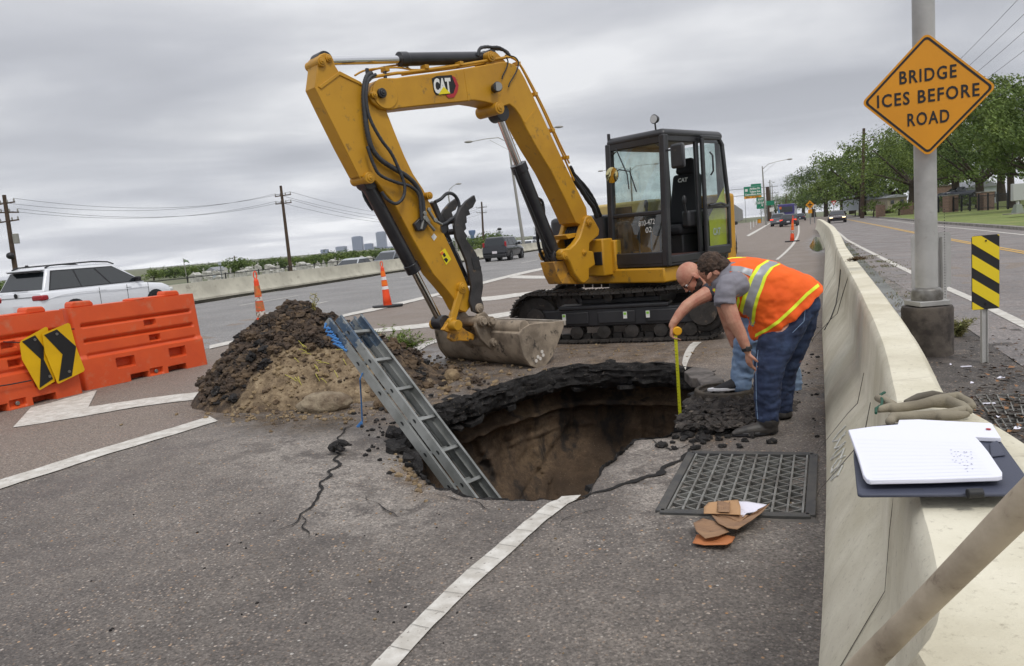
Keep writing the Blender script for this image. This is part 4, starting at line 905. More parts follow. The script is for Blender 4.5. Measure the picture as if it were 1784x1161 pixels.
# --- undercarriage ---
e2 = Vector((.936, -.352, 0)).normalized(); UC = Vector((1.76, 10.81, 0)); TL, TR, TWd, TZ = 2.92, .335, .46, .36
UM = EI @ (Matrix.Translation(UC) @ Matrix.Rotation(math.atan2(e2.y, e2.x), 4, 'Z'))
def track(side):
    yc = side*.87; b = MB(); straight = TL-2*TR; per = 2*straight+2*PI*TR; n_ = 46
    for i in range(n_):
        s_ = per*i/n_
        if s_ < straight: x, z_, a = -straight/2+s_, 2*TR, 0
        elif s_ < straight+PI*TR: q = (s_-straight)/TR; x, z_, a = straight/2+TR*math.sin(q), TR+TR*math.cos(q), -q
        elif s_ < 2*straight+PI*TR: x, z_, a = straight/2-(s_-straight-PI*TR), 0, PI
        else: q = (s_-2*straight-PI*TR)/TR; x, z_, a = -straight/2-TR*math.sin(q), TR-TR*math.cos(q), PI-q
        if a == 0: z_ -= .035*math.sin(PI*(x+straight/2)/straight)
        M3 = Matrix.Rotation(-a, 3, 'Y'); c_ = Vector((x, yc, z_+.03))
        b.box(c_, (per/n_*.93, TWd, .026), M3)
        for gx in (-.3, 0, .3): b.box(c_+M3 @ Vector((gx*per/n_, 0, .022)), (.012, TWd, .022), M3)
        b.box(c_+M3 @ Vector((0, 0, -.045)), (per/n_*.8, .09, .07), M3)
        for gy in (-.16, .16): b.box(c_+M3 @ Vector((0, gy, .02)), (.05, .03, .012), M3)
    tr_ = b.build('track', M_track, EX, 0, tr=UM)
    b = MB(); b.box((0, yc, TZ-.02), (straight+.25, .26, .24)); b.box((-.05, yc-side*0, TZ+.12), (1.5, .30, .06)); fr = b.build('track_frame', M_blk, tr_, .02, tr=UM)
    yo = yc-.14 if side < 0 else yc-.14
    b = MB()
    for x0, w in ((-.55, .34), (0.0, .5), (.6, .4)): b.box((x0, yo-.005, TZ-.02), (w, .02, .16))
    b.build('frame_plate', M_blk, tr_, .01, tr=UM)
    for x, z_ in ((-.72, TZ), (.12, TZ+.0), (.42, TZ)):
        b = MB(); b.box((x, yo-.018, z_), (.05, .004, .09)); g_ = b.build('label', M_labelw, tr_, 0, tr=UM)
        b = MB(); b.box((x, yo-.022, z_+.02), (.035, .003, .03)); b.build('label_mark', M_green, tr_, 0, tr=UM)
    for x, r_, nm in ((-straight/2, TR-.05, 'idler'), (straight/2, TR-.06, 'sprocket')):
        b = MB(); b.lathe([(0, -.10), (.10, -.10), (.12, -.06), (r_*.8, -.05), (r_*.85, -.09), (r_, -.08), (r_, .08), (r_*.85, .09), (.12, .06), (0, .10)], (x, yc, TR+.03), Matrix.Rotation(PI/2, 3, 'X'), 28)
        b.cyl((x, yc-.17, TR+.03), (x, yc+.17, TR+.03), .13 if nm == 'idler' else .18, n=22); b.build(nm, M_track, tr_, .005, tr=UM)
    for i in range(6):
        x = -.95+i*.38; b = MB(); b.lathe([(0, -.13), (.05, -.13), (.09, -.12), (.095, -.06), (.07, -.05), (.07, .05), (.095, .06), (.09, .12), (0, .13)], (x, yc, .14), Matrix.Rotation(PI/2, 3, 'X'), 16); b.build('roller', M_track, tr_, 0, tr=UM)
    b = MB(); b.cyl((-.1, yc-.12, .60), (-.1, yc+.12, .60), .055, n=14); b.build('carrier_roller', M_track, tr_, 0, tr=UM)
track(-1); track(1)
b = MB(); b.box((0, 0, .48), (1.1, 1.5, .22)); b.box((0, 0, .40), (.5, 1.8, .2)); b.build('car_body', M_blk, EX, .03, tr=UM)
b = MB(); b.cyl((0, 0, .58), (0, 0, .84), .52, n=36); b.build('slew_ring', M_track, EX, .01)
# ================= props round the hole =================
M_or = mat('barrier_orange', S(214, 86, 38), .5, col2=S(202, 78, 36), nscale=2, col3=S(196, 112, 78), n3=5, lo3=.57, hi3=.74, bump=.08, bscale=60)
def water_barrier(P0, P1, label, hgt=1.07, parts=True, holes=True):
    P0, P1 = Vector(P0), Vector(P1); P0.z = P1.z = 0; Ln = 1.83; d = (P1-P0).normalized(); ang = math.atan2(d.y, d.x)
    front = Vector((d.y, -d.x, 0))       # towards camera (local -y)
    root_loc = P0-front*.25
    nx, nz_ = 150, 84; b = MB()
    def dep(x, z_):
        e_ = min(x, Ln-x)
        if z_ < .40: q = .25-.035*z_/.40
        elif z_ < .44: q = .215-.035*(z_-.40)/.04
        else: q = .18-.05*(z_-.44)/.63
        if e_ > .10:
            k = smooth01(.10, .13, e_)
            for z0, z1 in ((.595, .66), (.80, .865)):
                q -= .055*k*smooth01(z0, z0+.008, z_)*(1-smooth01(z1-.045, z1, z_))
            if .40 < z_ < .47: q -= .035*k*(1-smooth01(.42, .47, z_))
        def hole(x0, x1, z0, z1, dp):
            return dp*smooth01(x0, x0+.012, x)*(1-smooth01(x1-.012, x1, x))*smooth01(z0, z0+.012, z_)*(1-smooth01(z1-.012, z1, z_))
        q -= hole(.97, 1.14, .70, .78, .10)+hole(1.0, 1.17, .48, .565, .10)
        q -= hole(.46, .72, .20, .335, .12)+hole(1.24, 1.50, .20, .335, .12)
        q -= hole(.62, .88, -.1, .09, .19)+hole(1.18, 1.46, -.1, .09, .19)+hole(.90, 1.10, .02, .11, .05)
        q -= .03*(1-smooth01(0, .03, e_))
        return max(.03, q)
    for sgn in (-1, 1):
        k0 = len(b.v)
        for i in range(nx+1):
            for j in range(nz_+1):
                x, z_ = Ln*i/nx, hgt*j/nz_; b.v.append((x, sgn*dep(x, z_), z_))
        for i in range(nx):
            for j in range(nz_):
                a = k0+i*(nz_+1)+j; b.f.append((a, a+1, a+nz_+2, a+nz_+1)); b.m.append(0)
    n2 = (nx+1)*(nz_+1)
    for i in range(nx): a = i*(nz_+1)+nz_; c_ = (i+1)*(nz_+1)+nz_; b.f.append((a, c_, c_+n2, a+n2)); b.m.append(0)
    for j in range(nz_):
        for i in (0, nx): a = i*(nz_+1)+j; b.f.append((a, a+1, a+1+n2, a+n2)); b.m.append(0)
    b.box((.10, 0, hgt+.02), (.05, .10, .06))
    o = b.build('water_barrier', M_or, None, smooth=50); o.location = root_loc; o.rotation_euler = (0, 0, ang); tag(o, label, 'barrier', 'orange plastic barriers along the gore')
    for x0, w, h_ in ((.12, .30, .08), (Ln-.42, .26, .08)):
        pr = [(x0-w*.5, hgt-.005), (x0-w*.46, hgt+h_*.8), (x0-w*.38, hgt+h_), (x0+w*.38, hgt+h_*.9), (x0+w*.5, hgt+h_*.5), (x0+w*.5, hgt-.005)]
        q = MB(); q.prism(pr, lambda p, w_: (p[0]+.08, w_, p[1]), -.085, .085); q.build('top_lug', M_or, o, .02, seg=3)
    q = MB(); q.lathe([(0, 0), (.13, 0), (.13, .02), (.10, .03), (.10, .018), (0, .018)], (.95, 0, hgt), n=24); q.build('fill_cap', M_or, o, .004)
    q = MB(); q.box((Ln*.68, 0, hgt+.01), (.34, .17, .03)); q.build('top_pad', M_or, o, .012)
    q = MB(); q.cyl((1.0, -.235, .06), (1.0, -.215, .06), .025, n=12); q.build('drain_plug', M_steel, o, .003)
    return o
wb1 = water_barrier(G(151, 681), G(368, 634), 'right orange water-filled plastic barrier nearest the dirt pile')
q0 = G(148, 684); dd_ = Vector((-.40, -.916, 0)).normalized()
wb2 = water_barrier(q0+dd_*1.84, q0, 'left orange water-filled plastic barrier carrying two yellow chevron signs')
# chevron signs strapped to the left barrier
M_sy = mat('sign_yellow', S(224, 178, 12), .45, col2=S(212, 166, 10), nscale=3, col3=S(180, 160, 100), n3=12, lo3=.66, hi3=.74)
def cr1(x, y_): return (x/3.5175, 430+y_/3.5175)
def barrier_plane(u, v, off):
    n_ = Vector((-dd_.y, dd_.x, 0)); n_ = n_ if n_.y < 0 else -n_
    p0 = q0+n_*off; r_ = ray(u, v); o_ = Vector((0, 0, H)); t_ = (p0-o_).dot(n_)/r_.dot(n_); return o_+r_*t_
def flat_sign(name, poly, off, th, m_, parent=None):
    n_ = Vector((-dd_.y, dd_.x, 0)); n_ = n_ if n_.y < 0 else -n_
    pts = [barrier_plane(*cr1(*q), off) for q in poly]; b = MB(); b.prism(list(range(len(pts))), lambda i, w: pts[i]+n_*w, 0, th); return b.build(name, m_, parent, 0)
sA = flat_sign('chevron_sign', [(130,575),(278,492),(290,496),(297,520),(335,826),(246,878),(238,876),(133,690),(120,592)], .03, .003, M_sy)
tag(sA, 'yellow chevron sign with black arrow, partly hidden, left of its overlapping twin', 'road sign', 'chevron signs on the orange barrier')
ch = flat_sign('chevron', [(135,582),(215,543),(268,615),(268,690),(325,810),(243,866),(250,690)], .036, .002, M_ink, sA)
sB = flat_sign('chevron_sign', [(258,540),(268,530),(415,468),(428,474),(466,614),(518,752),(512,765),(360,840),(350,836),(275,650)], .06, .003, M_sy)
tag(sB, 'yellow chevron sign with black arrow overlapping its twin on the right', 'road sign', 'chevron signs on the orange barrier')
ch2 = flat_sign('chevron', [(270,542),(348,507),(466,612),(440,792),(360,825),(383,660)], .066, .002, M_ink, sB)
for s_, pts in ((sA, ((213,570), (305,795))), (sB, ((348,535), (424,765)))):
    for q in pts: flat_sign('bolt', [(q[0]+9*math.cos(a*PI/4), q[1]+9*math.sin(a*PI/4)) for a in range(8)], .070 if s_ is sB else .04, .006, M_steel, s_)
b = MB(); b.tube([barrier_plane(*cr1(*q), .10 if 0 else .02) for q in ((-40,860),(60,845),(190,820))], .008, 6)
b2 = b.build('strap', M_rub, sA); b = MB(); b.tube([barrier_plane(*cr1(*q), .0) for q in ((20,583),(110,588),(150,585))], .007, 6); b.build('strap', M_rub, sA)
b = MB(); b.tube([barrier_plane(*cr1(*q), -.02) for q in ((440,505),(455,505))], .008, 6); b.build('strap', M_rub, sB)
# ---- channelizer cones ----
M_co = mat('cone_orange', S(236, 78, 30), .5, col2=S(224, 66, 26), nscale=4); M_ce = mat('cone_tape', S(236, 112, 22), .35)
M_cw = mat('cone_white', S(226, 226, 228), .35, col2=S(205, 205, 206), nscale=8); M_cd = mat('dirty_tape', S(206, 112, 48), .6, col2=S(168, 106, 66), nscale=9, lo=.45, hi=.55, col3=S(222, 90, 40), n3=14, lo3=.5, hi3=.6)
M_cwd = mat('scuffed_tape', S(200, 192, 184), .6, col2=S(120, 96, 80), nscale=14, lo=.48, hi=.55)
def cone(P, h, label, bands, lean=(0, 0), rz=.3, base=True):
    t_ = thing('traffic_cone', label, 'traffic cone', P, rz, 'tall orange channelizer cones'); rb, rt = .115, .045; zt = h*.86
    if base:
        b = MB(); b.prism([(.40*math.cos(R(a))*(1.0), .27*math.sin(R(a))) for a in range(20, 380, 40)], lambda p, w: (p[0], p[1], w), .0, .06); b.build('base', M_rub, t_, .012)
    def rr(z_): return rb+(rt-rb)*z_/zt
    L_ = lambda z_: (lean[0]*z_, lean[1]*z_)
    b = MB(); zs = [.05, .14, .145, .28, .285, .5, .7, zt-.002]
    b.tube([(*L_(z_), z_) for z_ in zs], [rr(z_)+(.004 if z_ in (.145,) else 0) for z_ in zs], 20)
    body = b.build('body', M_co, t_, smooth=50)
    for z0, z1, m_ in bands:
        b = MB(); b.tube([(*L_(z0), z0), (*L_(z1), z1)], [rr(z0)+.004, rr(z1)+.004], 20, caps=False); b.build('reflective_band', m_, t_)
    b = MB(); b.tube([(*L_(zt-.01), zt-.01), (*L_(zt+.03), zt+.03)], [rt, .028], 12)
    ring = []; cx_, cy_ = L_(h); rh = (h-zt-.03)/2
    for k in range(17): a = 2*PI*k/16; ring.append((cx_+.030*math.cos(a), cy_, zt+.03+rh+rh*math.sin(a)))
    b.build('neck', M_co, t_); b = MB(); b.tube(ring, .011, 8); b.build('handle', M_co, t_)
    return t_
cone(G(676, 535.5), 1.17, 'clean orange and white cone right of the dirt pile, standing on a black base', ((.46, .54, M_cw), (.56, .68, M_ce), (.70, .78, M_cw), (.80, .93, M_ce)), (-.045, 0), 0)
cone(G(460, 584), 1.26, 'scuffed faded orange cone standing behind the dirt pile', ((.18, .34, M_co), (.36, .48, M_cwd), (.50, .66, M_cd), (.68, .76, M_cwd), (.78, .98, M_cd)), (-.02, 0), .2)
cone(G(1380, 421.5), 1.40, 'narrow orange grabber cone on the ramp lane line beside a puddle', ((.45, .62, M_cwd), (.66, .8, M_ce), (.85, 1.0, M_ce)), (.06, 0), 0)
b = MB(); p = G(470, 571); b.box(p+Vector((.10, 0, .16)), (.05, .20, .34), Matrix.Rotation(R(-35), 3, 'Y')); tag(b.build('plastic_flap', M_cw, None, .01), 'small white plastic piece leaning on the scuffed cone', 'debris')
# ---- dirt pile ----
M_pile = bpy.data.materials.new('dirt'); M_pile.use_nodes = True; t = M_pile.node_tree; bs = t.nodes['Principled BSDF']
pos = nd(t, 'ShaderNodeNewGeometry').outputs['Position']
a_ = nd(t, 'ShaderNodeAttribute'); a_.attribute_name = 'dark'
sand = ramp(t, _nz(7, 7, .7), [(.36, S(96, 80, 62)), (.52, S(142, 123, 97)), (.66, S(176, 157, 128))])
drk = ramp(t, _nz(8, 7, .72), [(.36, S(52, 44, 38)), (.52, S(88, 74, 61)), (.64, S(134, 112, 86))])
fac = ramp(t, mth(t, 'ADD', a_.outputs['Fac'], mth(t, 'MULTIPLY', mth(t, 'SUBTRACT', _nz(6, 7, .75), .5), 2.6)), [(.40, 0), (.60, 1)])
t.links.new(mixc(t, fac, sand, drk), bs.inputs['Base Color']); bs.inputs['Roughness'].default_value = .95
bn = nd(t, 'ShaderNodeBump'); bn.inputs['Strength'].default_value = 1.0; bn.inputs['Distance'].default_value = .03; t.links.new(_nz(26, 7, .75), bn.inputs['Height']); t.links.new(bn.outputs[0], bs.inputs['Normal'])
M_dark = mat('topsoil', S(52, 44, 38), .95, col2=S(84, 70, 58), nscale=9, lo=.4, hi=.6, col3=S(138, 116, 88), n3=14, lo3=.6, hi3=.68, bump=1, bscale=30, bdist=.02, pos=True)
M_sand = mat('sand_clod', S(150, 130, 100), .95, col2=S(112, 94, 72), nscale=9, bump=1, bscale=30, bdist=.02, pos=True)
PC = Vector((-2.35, 8.25, 0))
def pile_h(x, y):
    h = 0
    for cx, cy, hh, rx, ry, pw in ((-2.42, 8.35, .97, 1.15, 1.15, 1.25), (-2.05, 8.3, .80, 1.25, 1.10, 1.3), (-2.72, 8.3, .82, .88, .95, 1.3), (-1.62, 8.25, .34, .85, .85, 1.4), (-1.25, 8.4, .13, .8, .6, 1.5)):
        d = math.sqrt(((x-cx)/rx)**2+((y-cy)/ry)**2)
        if d < 1: h = max(h, hh*(1-d**1.15)**(pw*.78))
    return h
def pile_z(x, y):
    h = pile_h(x, y); p = Vector((x, y, 0)); k = min(1, h*5)
    return h+k*(.05*fbm(p*3)+.045*fbm(p*8)+.03*abs(fbm(p*19)))-.02*(h < .02)
n_ = 170; b = MB(); dk = []
for i in range(n_+1):
    for j in range(n_+1):
        x = PC.x-1.9+3.9*i/n_; y_ = PC.y-1.5+3.0*j/n_; z_ = pile_z(x, y_); u, v = PX((x, y_, z_))
        b.v.append((x+.02*fbm(Vector((x, y_, 3))*9), y_, z_)); d_ = 0
        d_ = max(d_, smooth01(606, 590, v+.0*u), smooth01(20, -20, u-(355+(705-v)*.85)-48), smooth01(640, 700, u)*.8, .55*smooth01(700, 712, v))
        dk.append(d_)
for i in range(n_):
    for j in range(n_):
        a = i*(n_+1)+j
        if max(b.v[a][2], b.v[a+1][2], b.v[a+n_+1][2], b.v[a+n_+2][2]) > .004: b.f.append((a, a+n_+1, a+n_+2, a+1)); b.m.append(0)
me = bpy.data.meshes.new('dirt_pile'); me.from_pydata(b.v, [], b.f); me.materials.append(M_pile)
at2 = me.attributes.new('dark', 'FLOAT', 'POINT'); at2.data.foreach_set('value', dk); me.polygons.foreach_set('use_smooth', [True]*len(me.polygons))
pile = bpy.data.objects.new('dirt_pile', me); SC.collection.objects.link(pile); tag(pile, 'heap of sand and dark topsoil dug from the sinkhole, ladder end resting on it', 'dirt pile')
def clod(b, c_, r, seed, mi=0, flat=.8):
    bm = bmesh.new(); bmesh.ops.create_icosphere(bm, subdivisions=3 if r > .045 else (2 if r > .015 else 1), radius=1)
    s_ = Vector((seed*3.7, seed*1.3, 0)); q = (r*random.uniform(.8, 1.25), r*random.uniform(.8, 1.25), r*flat*random.uniform(.7, 1.2)); vs = []
    for v in bm.verts:
        k = 1+.55*noise.noise(v.co*1.5+s_)+.5*noise.noise(v.co*3.7+s_); vs.append(Vector(c_)+Vector((v.co.x*q[0]*k, v.co.y*q[1]*k, v.co.z*q[2]*k)))
    fs = [tuple(x.index for x in f.verts) for f in bm.faces]; bm.free(); b.add(vs, fs, mi)
random.seed(11)
b = MB()
for k in range(2600):
    x = random.gauss(-2.4, .75); y_ = random.gauss(8.0, .55); h = pile_z(x, y_)
    if h < .01 and random.random() < .55: continue
    u, v = PX((x, y_, h)); dark = v < 608 or u < 355+(705-v)*.85+50 or u > 655
    if u < 352 or (v > 705 and u < 400): continue
    r = random.choice((.012, .018, .024, .03, .04, .055)) if dark else random.choice((.006, .009, .012, .018, .024)); r *= random.uniform(.7, 1.25)
    clod(b, (x, y_, max(0, h)+r*.25), r, k, (random.choice((0, 0, 0, 2, 2, 3)) if dark else random.choice((1, 1, 1, 2))) )
for k in range(70):
    a = random.uniform(-.5, .45); x = -2.42+a; y_ = 8.1+random.uniform(-.2, .3); clod(b, (x, y_, pile_z(x, y_)+.01), random.uniform(.025, .08), k+900, 0)
for k in range(90):
    x = random.uniform(-3.3, -2.7); y_ = random.uniform(7.7, 8.3); clod(b, (x, y_, max(0, pile_z(x, y_))+.01), random.uniform(.02, .06), k+300, 0)
o = b.build('soil_clods', [M_dark, M_sand, mat('brown_clod', S(104, 86, 66), .95, col2=S(74, 62, 50), nscale=9, bump=1, bscale=30, bdist=.02, pos=True), M_edge], None, smooth=28); o['kind'] = 'stuff'; o['label'] = 'crumbly clods strewn over the dirt pile'; o['category'] = 'soil'
def rock(px, r, label, m_, cat='rock', sc=(1, 1, 1), z0=None, name='rock', seed=5, Y=None):
    p = G(*px) if Y is None else AT(*px, Y); bm = bmesh.new(); bmesh.ops.create_icosphere(bm, subdivisions=4, radius=1); me = bpy.data.meshes.new(name)
    for v in bm.verts:
        k = 1+.22*noise.noise(v.co*1.2+Vector((seed, 0, 0)))+.09*noise.noise(v.co*3.5)+.04*noise.noise(v.co*9); v.co = Vector((v.co.x*sc[0], v.co.y*sc[1], v.co.z*sc[2]))*k*r
    bm.to_mesh(me); bm.free(); me.materials.append(m_)
    for q in me.polygons: q.use_smooth = True
    o = bpy.data.objects.new(name, me); SC.collection.objects.link(o); o.location = p+Vector((0, 0, r*sc[2]*.55)) if Y is None else p; tag(o, label, cat); return o
M_rock = mat('rock', S(150, 136, 114), .9, col2=S(112, 96, 78), nscale=7, bump=1, bscale=22, bdist=.03, col3=S(80, 68, 56), n3=9, lo3=.58, hi3=.68)
rock((566, 714), .19, 'smooth tan rock half buried at the foot of the dirt pile', M_rock, sc=(1.35, .8, .62), seed=2)
rock((787, 662), .085, 'round brown clod of soil lying near the bucket', M_sand, 'clod', name='soil_clod', sc=(1.05, .9, .9), seed=8)
b = MB(); pz = G(592, 786); random.seed(4)
for k in range(9): clod(b, (pz.x+random.gauss(0, .03), pz.y+random.gauss(0, .025), .02+random.random()*.03), random.uniform(.018, .045), 60+k)
tag(b.build('asphalt_lump', M_edge, None, smooth=25), 'black broken asphalt lump beside the jagged crack', 'asphalt lump')
rock((655, 650), .12, 'brown clod behind the ladder beside the fern', M_dark, 'clod', name='soil_clod', sc=(1.2, 1, .6), seed=13)
# ---- plants ----
M_fern = mat('fern_green', S(104, 132, 48), .8, col2=S(142, 158, 78), nscale=8); M_straw = mat('straw', S(184, 176, 84), .8); M_stem = mat('stem', S(104, 96, 62), .8)
def leafy(name, P, n_st, ln, label, cat='plant', spread=1.0, leafl=.05, m_=None, seed=1, lean=(0, 0)):
    random.seed(seed); t_ = thing(name, label, cat, P); st, lf = MB(), MB()
    for k in range(n_st):
        a = random.uniform(0, 2*PI); d = Vector((math.cos(a)*spread*random.uniform(.3, 1)+lean[0], math.sin(a)*spread*random.uniform(.3, 1)*.6+lean[1], random.uniform(.5, 1.2))).normalized()
        pts = []; L_ = ln*random.uniform(.5, 1.1)
        for j in range(8): s_ = j/7; pts.append(Vector((0, 0, 0))+d*L_*s_+Vector((0, 0, -.35*L_*s_*s_*spread))+Vector((random.uniform(-1, 1), random.uniform(-1, 1), 0))*.008*j)
        st.tube(pts, [.004*(1-.8*j/7)+.0008 for j in range(8)], 5)
        for j in range(1, 8):
            for s2 in range(9):
                base = pts[j-1].lerp(pts[j], random.random()); q = Vector((random.uniform(-1, 1), random.uniform(-1, 1), random.uniform(-.5, .8))).normalized()*leafl*random.uniform(.5, 1.2); w = q.cross(Vector((random.uniform(-1, 1), random.uniform(-1, 1), 1))).normalized()*leafl*.09
                lf.add([base, base+q*.5+w, base+q, base+q*.5-w], [(0, 1, 2, 3)])
    st.build('stems', M_stem, t_); lf.build('leaves', m_ or M_fern, t_); return t_
leafy('fern', G(684, 640)+Vector((0, .2, .05)), 60, .62, 'feathery green weed uprooted between the ladder and the bucket', seed=4, leafl=.065, lean=(.30, .0), spread=.8)
leafy('weed_stalk', (-2.18, 8.3, .88), 3, .42, 'thin dry green stalk sticking up from the top of the dirt pile', spread=.35, leafl=.03, m_=M_straw, seed=9, lean=(.25, 0))
leafy('weed_sprig', G(880, 630)+Vector((0, .1, 0)), 6, .14, 'small green sprig lying below the bucket', seed=6, leafl=.03)
leafy('weed_clump', G(1690, 590)+Vector((0, .2, 0)), 26, .32, 'wispy grass clump between the pole footing and the striped marker', seed=12, leafl=.06, m_=mat('dry_grass', S(118, 122, 72), .9, col2=S(150, 140, 98), nscale=5), spread=.8)
b = MB(); random.seed(21)
for k in range(18):
    p = Vector((-2.1+random.uniform(-.25, .4), 0, 0)); y_ = 7.55+random.uniform(-.1, .35); q = Vector((p.x, y_, pile_z(p.x, y_)+.03)); a = random.uniform(-1.2, 1.2)
    dq = Vector((math.cos(a), -.3, -abs(math.sin(a))))*random.uniform(.05, .14); b.tube([q, q+dq*.5+Vector((0, -.02, .015)), q+dq], .0035, 5)
tag(b.build('straw', M_straw, None), 'yellow straw stems scattered on the front of the dirt pile', 'straw')['kind'] = 'stuff'
# ---- rubble and grit ----
random.seed(5); b = MB()
def scat(n, cu, cv, su, sv, r0, r1, mi):
    for k in range(n):
        u, v = random.gauss(cu, su), random.gauss(cv, sv)
        if v < 470 or u > 1425: continue
        p = G(u, v); dd = (p-HC).length; rim = RIM[int((math.atan2(p.y-HC.y, p.x-HC.x) % (2*PI))/(2*PI)*NA) % NA][1]
        if dd < rim+.02: continue
        r = random.uniform(r0, r1); p.z = gz(p, dd-rim)+r*.3; clod(b, p, r, k+cu, mi)
scat(260, 800, 655, 90, 22, .008, .028, 1); scat(120, 760, 640, 60, 20, .006, .02, 0); scat(150, 1240, 740, 40, 20, .008, .035, 2); scat(90, 1000, 612, 120, 8, .006, .018, 1)
scat(160, 730, 800, 25, 22, .006, .022, 1); scat(70, 670, 745, 26, 26, .006, .025, 2); scat(130, 520, 722, 90, 8, .006, .022, 1); scat(50, 1405, 640, 14, 60, .006, .018, 2); scat(40, 500, 1000, 330, 80, .003, .008, 2); scat(90, 650, 900, 300, 90, .003, .007, 1)
o = b.build('rubble', [M_dark, M_sand, M_edge], None, smooth=60); o['kind'] = 'stuff'; o['label'] = 'loose grit and crumbs of asphalt around the sinkhole rim'; o['category'] = 'rubble'
M_crumb = mat('asphalt_crumbs', S(78, 72, 67), .9, col2=S(46, 42, 40), nscale=12, lo=.4, hi=.6, bump=1.0, bscale=34, bdist=.02, col3=S(146, 134, 120), n3=15, lo3=.60, hi3=.68, pos=True)
# heaved asphalt round the manhole
b = MB(); random.seed(8)
bmn = MB(); n2 = 60
for i in range(n2+1):
    for j in range(n2+1):
        x, y_ = 1.28+1.05*i/n2, 5.35+1.25*j/n2; d = max(0, 1-math.sqrt(((x-1.80)/.50)**2+((y_-5.95)/.58)**2)); q = Vector((x, y_, 0)); bmn.v.append((x, y_, -.03+.07*min(1, d*3)+(.06*abs(fbm(q*8))+.05*fbm(q*20))*min(1, d*4)))
for i in range(n2):
    for j in range(n2):
        a = i*(n2+1)+j
        if max(bmn.v[a][2], bmn.v[a+1][2], bmn.v[a+n2+1][2]) > .0: bmn.f.append((a, a+n2+1, a+n2+2, a+1)); bmn.m.append(0)
struct(bmn.build('heaved_asphalt', M_crumb, smooth=40), 'mound of heaved black asphalt round the manhole', 'asphalt')
for k in range(420):
    u, v = random.uniform(1184, 1318), random.uniform(690, 756)
    if v < 745-(u-1180)*.9: continue
    p = G(u, v); r = random.choice((.008, .012, .016, .022, .032, .05))*random.uniform(.8, 1.2); clod(b, (p.x, p.y, .05+r*.1), r, k, 0, .55)
o = b.build('broken_asphalt', M_crumb, None, smooth=25); o['kind'] = 'stuff'; o['label'] = 'heap of black broken asphalt around the manhole frame'; o['category'] = 'asphalt'
# manhole frame
MHP = G(1270, 700); b = MB(); M_iron = mat('cast_iron', S(84, 76, 66), .7, .2, col2=S(58, 52, 46), nscale=6, bump=.5, bscale=50, col3=S(130, 112, 88), n3=9, lo3=.6, hi3=.7)
b.lathe([(.17, -.1), (.235, -.1), (.245, .05), (.235, .095), (.22, .105), (.20, .10), (.197, .075), (.172, .07), (.165, .04), (.165, -.1)], MHP+Vector((-.02, .08, 0)), n=48)
mh = b.build('manhole_frame', M_iron, None, .004); tag(mh, 'raised round iron manhole frame on the rim, under the black sneaker', 'manhole')
b = MB(); b.lathe([(0, .05), (.165, .05), (.165, .03), (0, .03)], MHP+Vector((-.02, .08, 0)), n=32); b.build('cover', M_iron, mh)
# slabs of pavement hanging at the far rim
M_slab = mat('slab', S(104, 98, 94), .85, col2=S(60, 56, 53), nscale=6, bump=.8, bscale=30, pos=True)
def slab(px, th, label, z0=.012, tilt=0):
    pts = [G(*q) for q in px]; b = MB(); n_ = len(pts); c_ = sum(pts, Vector())/n_
    b.prism(list(range(n_)), lambda i, w: Vector((pts[i].x, pts[i].y, w+tilt*(pts[i].x-c_.x))), z0-th, z0)
    struct(b.build('pavement_slab', M_slab, None, .01), label, 'pavement')
slab([(1192,650),(1206,641),(1232,642),(1246,650),(1232,660),(1204,662)], .10, 'overhanging asphalt corner at the far right rim', .01, -.05)
slab([(1214,664),(1240,658),(1262,668),(1250,684),(1226,682)], .12, 'broken asphalt piece left of the manhole', .03, .06)
# ---- drain grate ----
gq = [G(*q) for q in ((1205, 792), (1418, 795), (1412, 903), (1150, 895))]
bm = bmesh.new(); bm.from_mesh(road.data); c_ = sum(gq, Vector())/4; inn = [p+(c_-p)*.06 for p in gq]
def inside(p, poly):
    s = None
    for i in range(len(poly)):
        a, c2 = poly[i], poly[(i+1) % len(poly)]; z_ = (c2.x-a.x)*(p.y-a.y)-(c2.y-a.y)*(p.x-a.x)
        if s is None: s = z_ > 0
        elif (z_ > 0) != s: return False
    return True
kill = [f for f in bm.faces if all(inside(v.co, inn) for v in f.verts)]
bmesh.ops.delete(bm, geom=kill, context='FACES'); bm.to_mesh(road.data); bm.free()
M_grate = mat('grate_steel', S(140, 140, 136), .5, .3, col2=S(112, 110, 106), nscale=8, col3=S(120, 96, 70), n3=12, lo3=.64, hi3=.72)
M_gfr = mat('grate_frame', S(74, 74, 74), .6, .3, col2=S(92, 90, 86), nscale=8)
gr = thing('drain_grate', 'rectangular steel storm drain grate set in the asphalt beside the barrier', 'drain grate', c_)
gi = Matrix.Translation(-c_)
def gpt(s_, t_, z_=0): p = gq[3].lerp(gq[2], s_).lerp(gq[0].lerp(gq[1], s_), t_); return Vector((p.x, p.y, z_))
b = MB()
for s0, t0, s1, t1 in ((0, 0, 1, 0), (1, 0, 1, 1), (1, 1, 0, 1), (0, 1, 0, 0)): b.bar(gpt(s0, t0, .004), gpt(s1, t1, .004), .05, .03)
b.build('frame', M_gfr, gr, .004, tr=gi)
for k in range(10):
    s_ = .05+.9*k/9; b = MB(); b.bar(gpt(s_, .03, -.01), gpt(s_, .97, -.01), .012, .055); b.build('bearing_bar', M_grate, gr, .002, tr=gi)
for k in range(9):
    b = MB(); s0 = .05+.9*k/9; s1 = .05+.9*(k+1)/9; pts = []
    n2 = 18
    for j in range(n2+1):
        t0 = .04+.92*j/n2; A = gpt(s0 if j % 2 == (k % 2) else s1, t0, -.012)
        if pts: b.bar(pts[-1], A, .008, .045)
        pts.append(A)
    b.build('cross_bar', M_grate, gr, tr=gi)
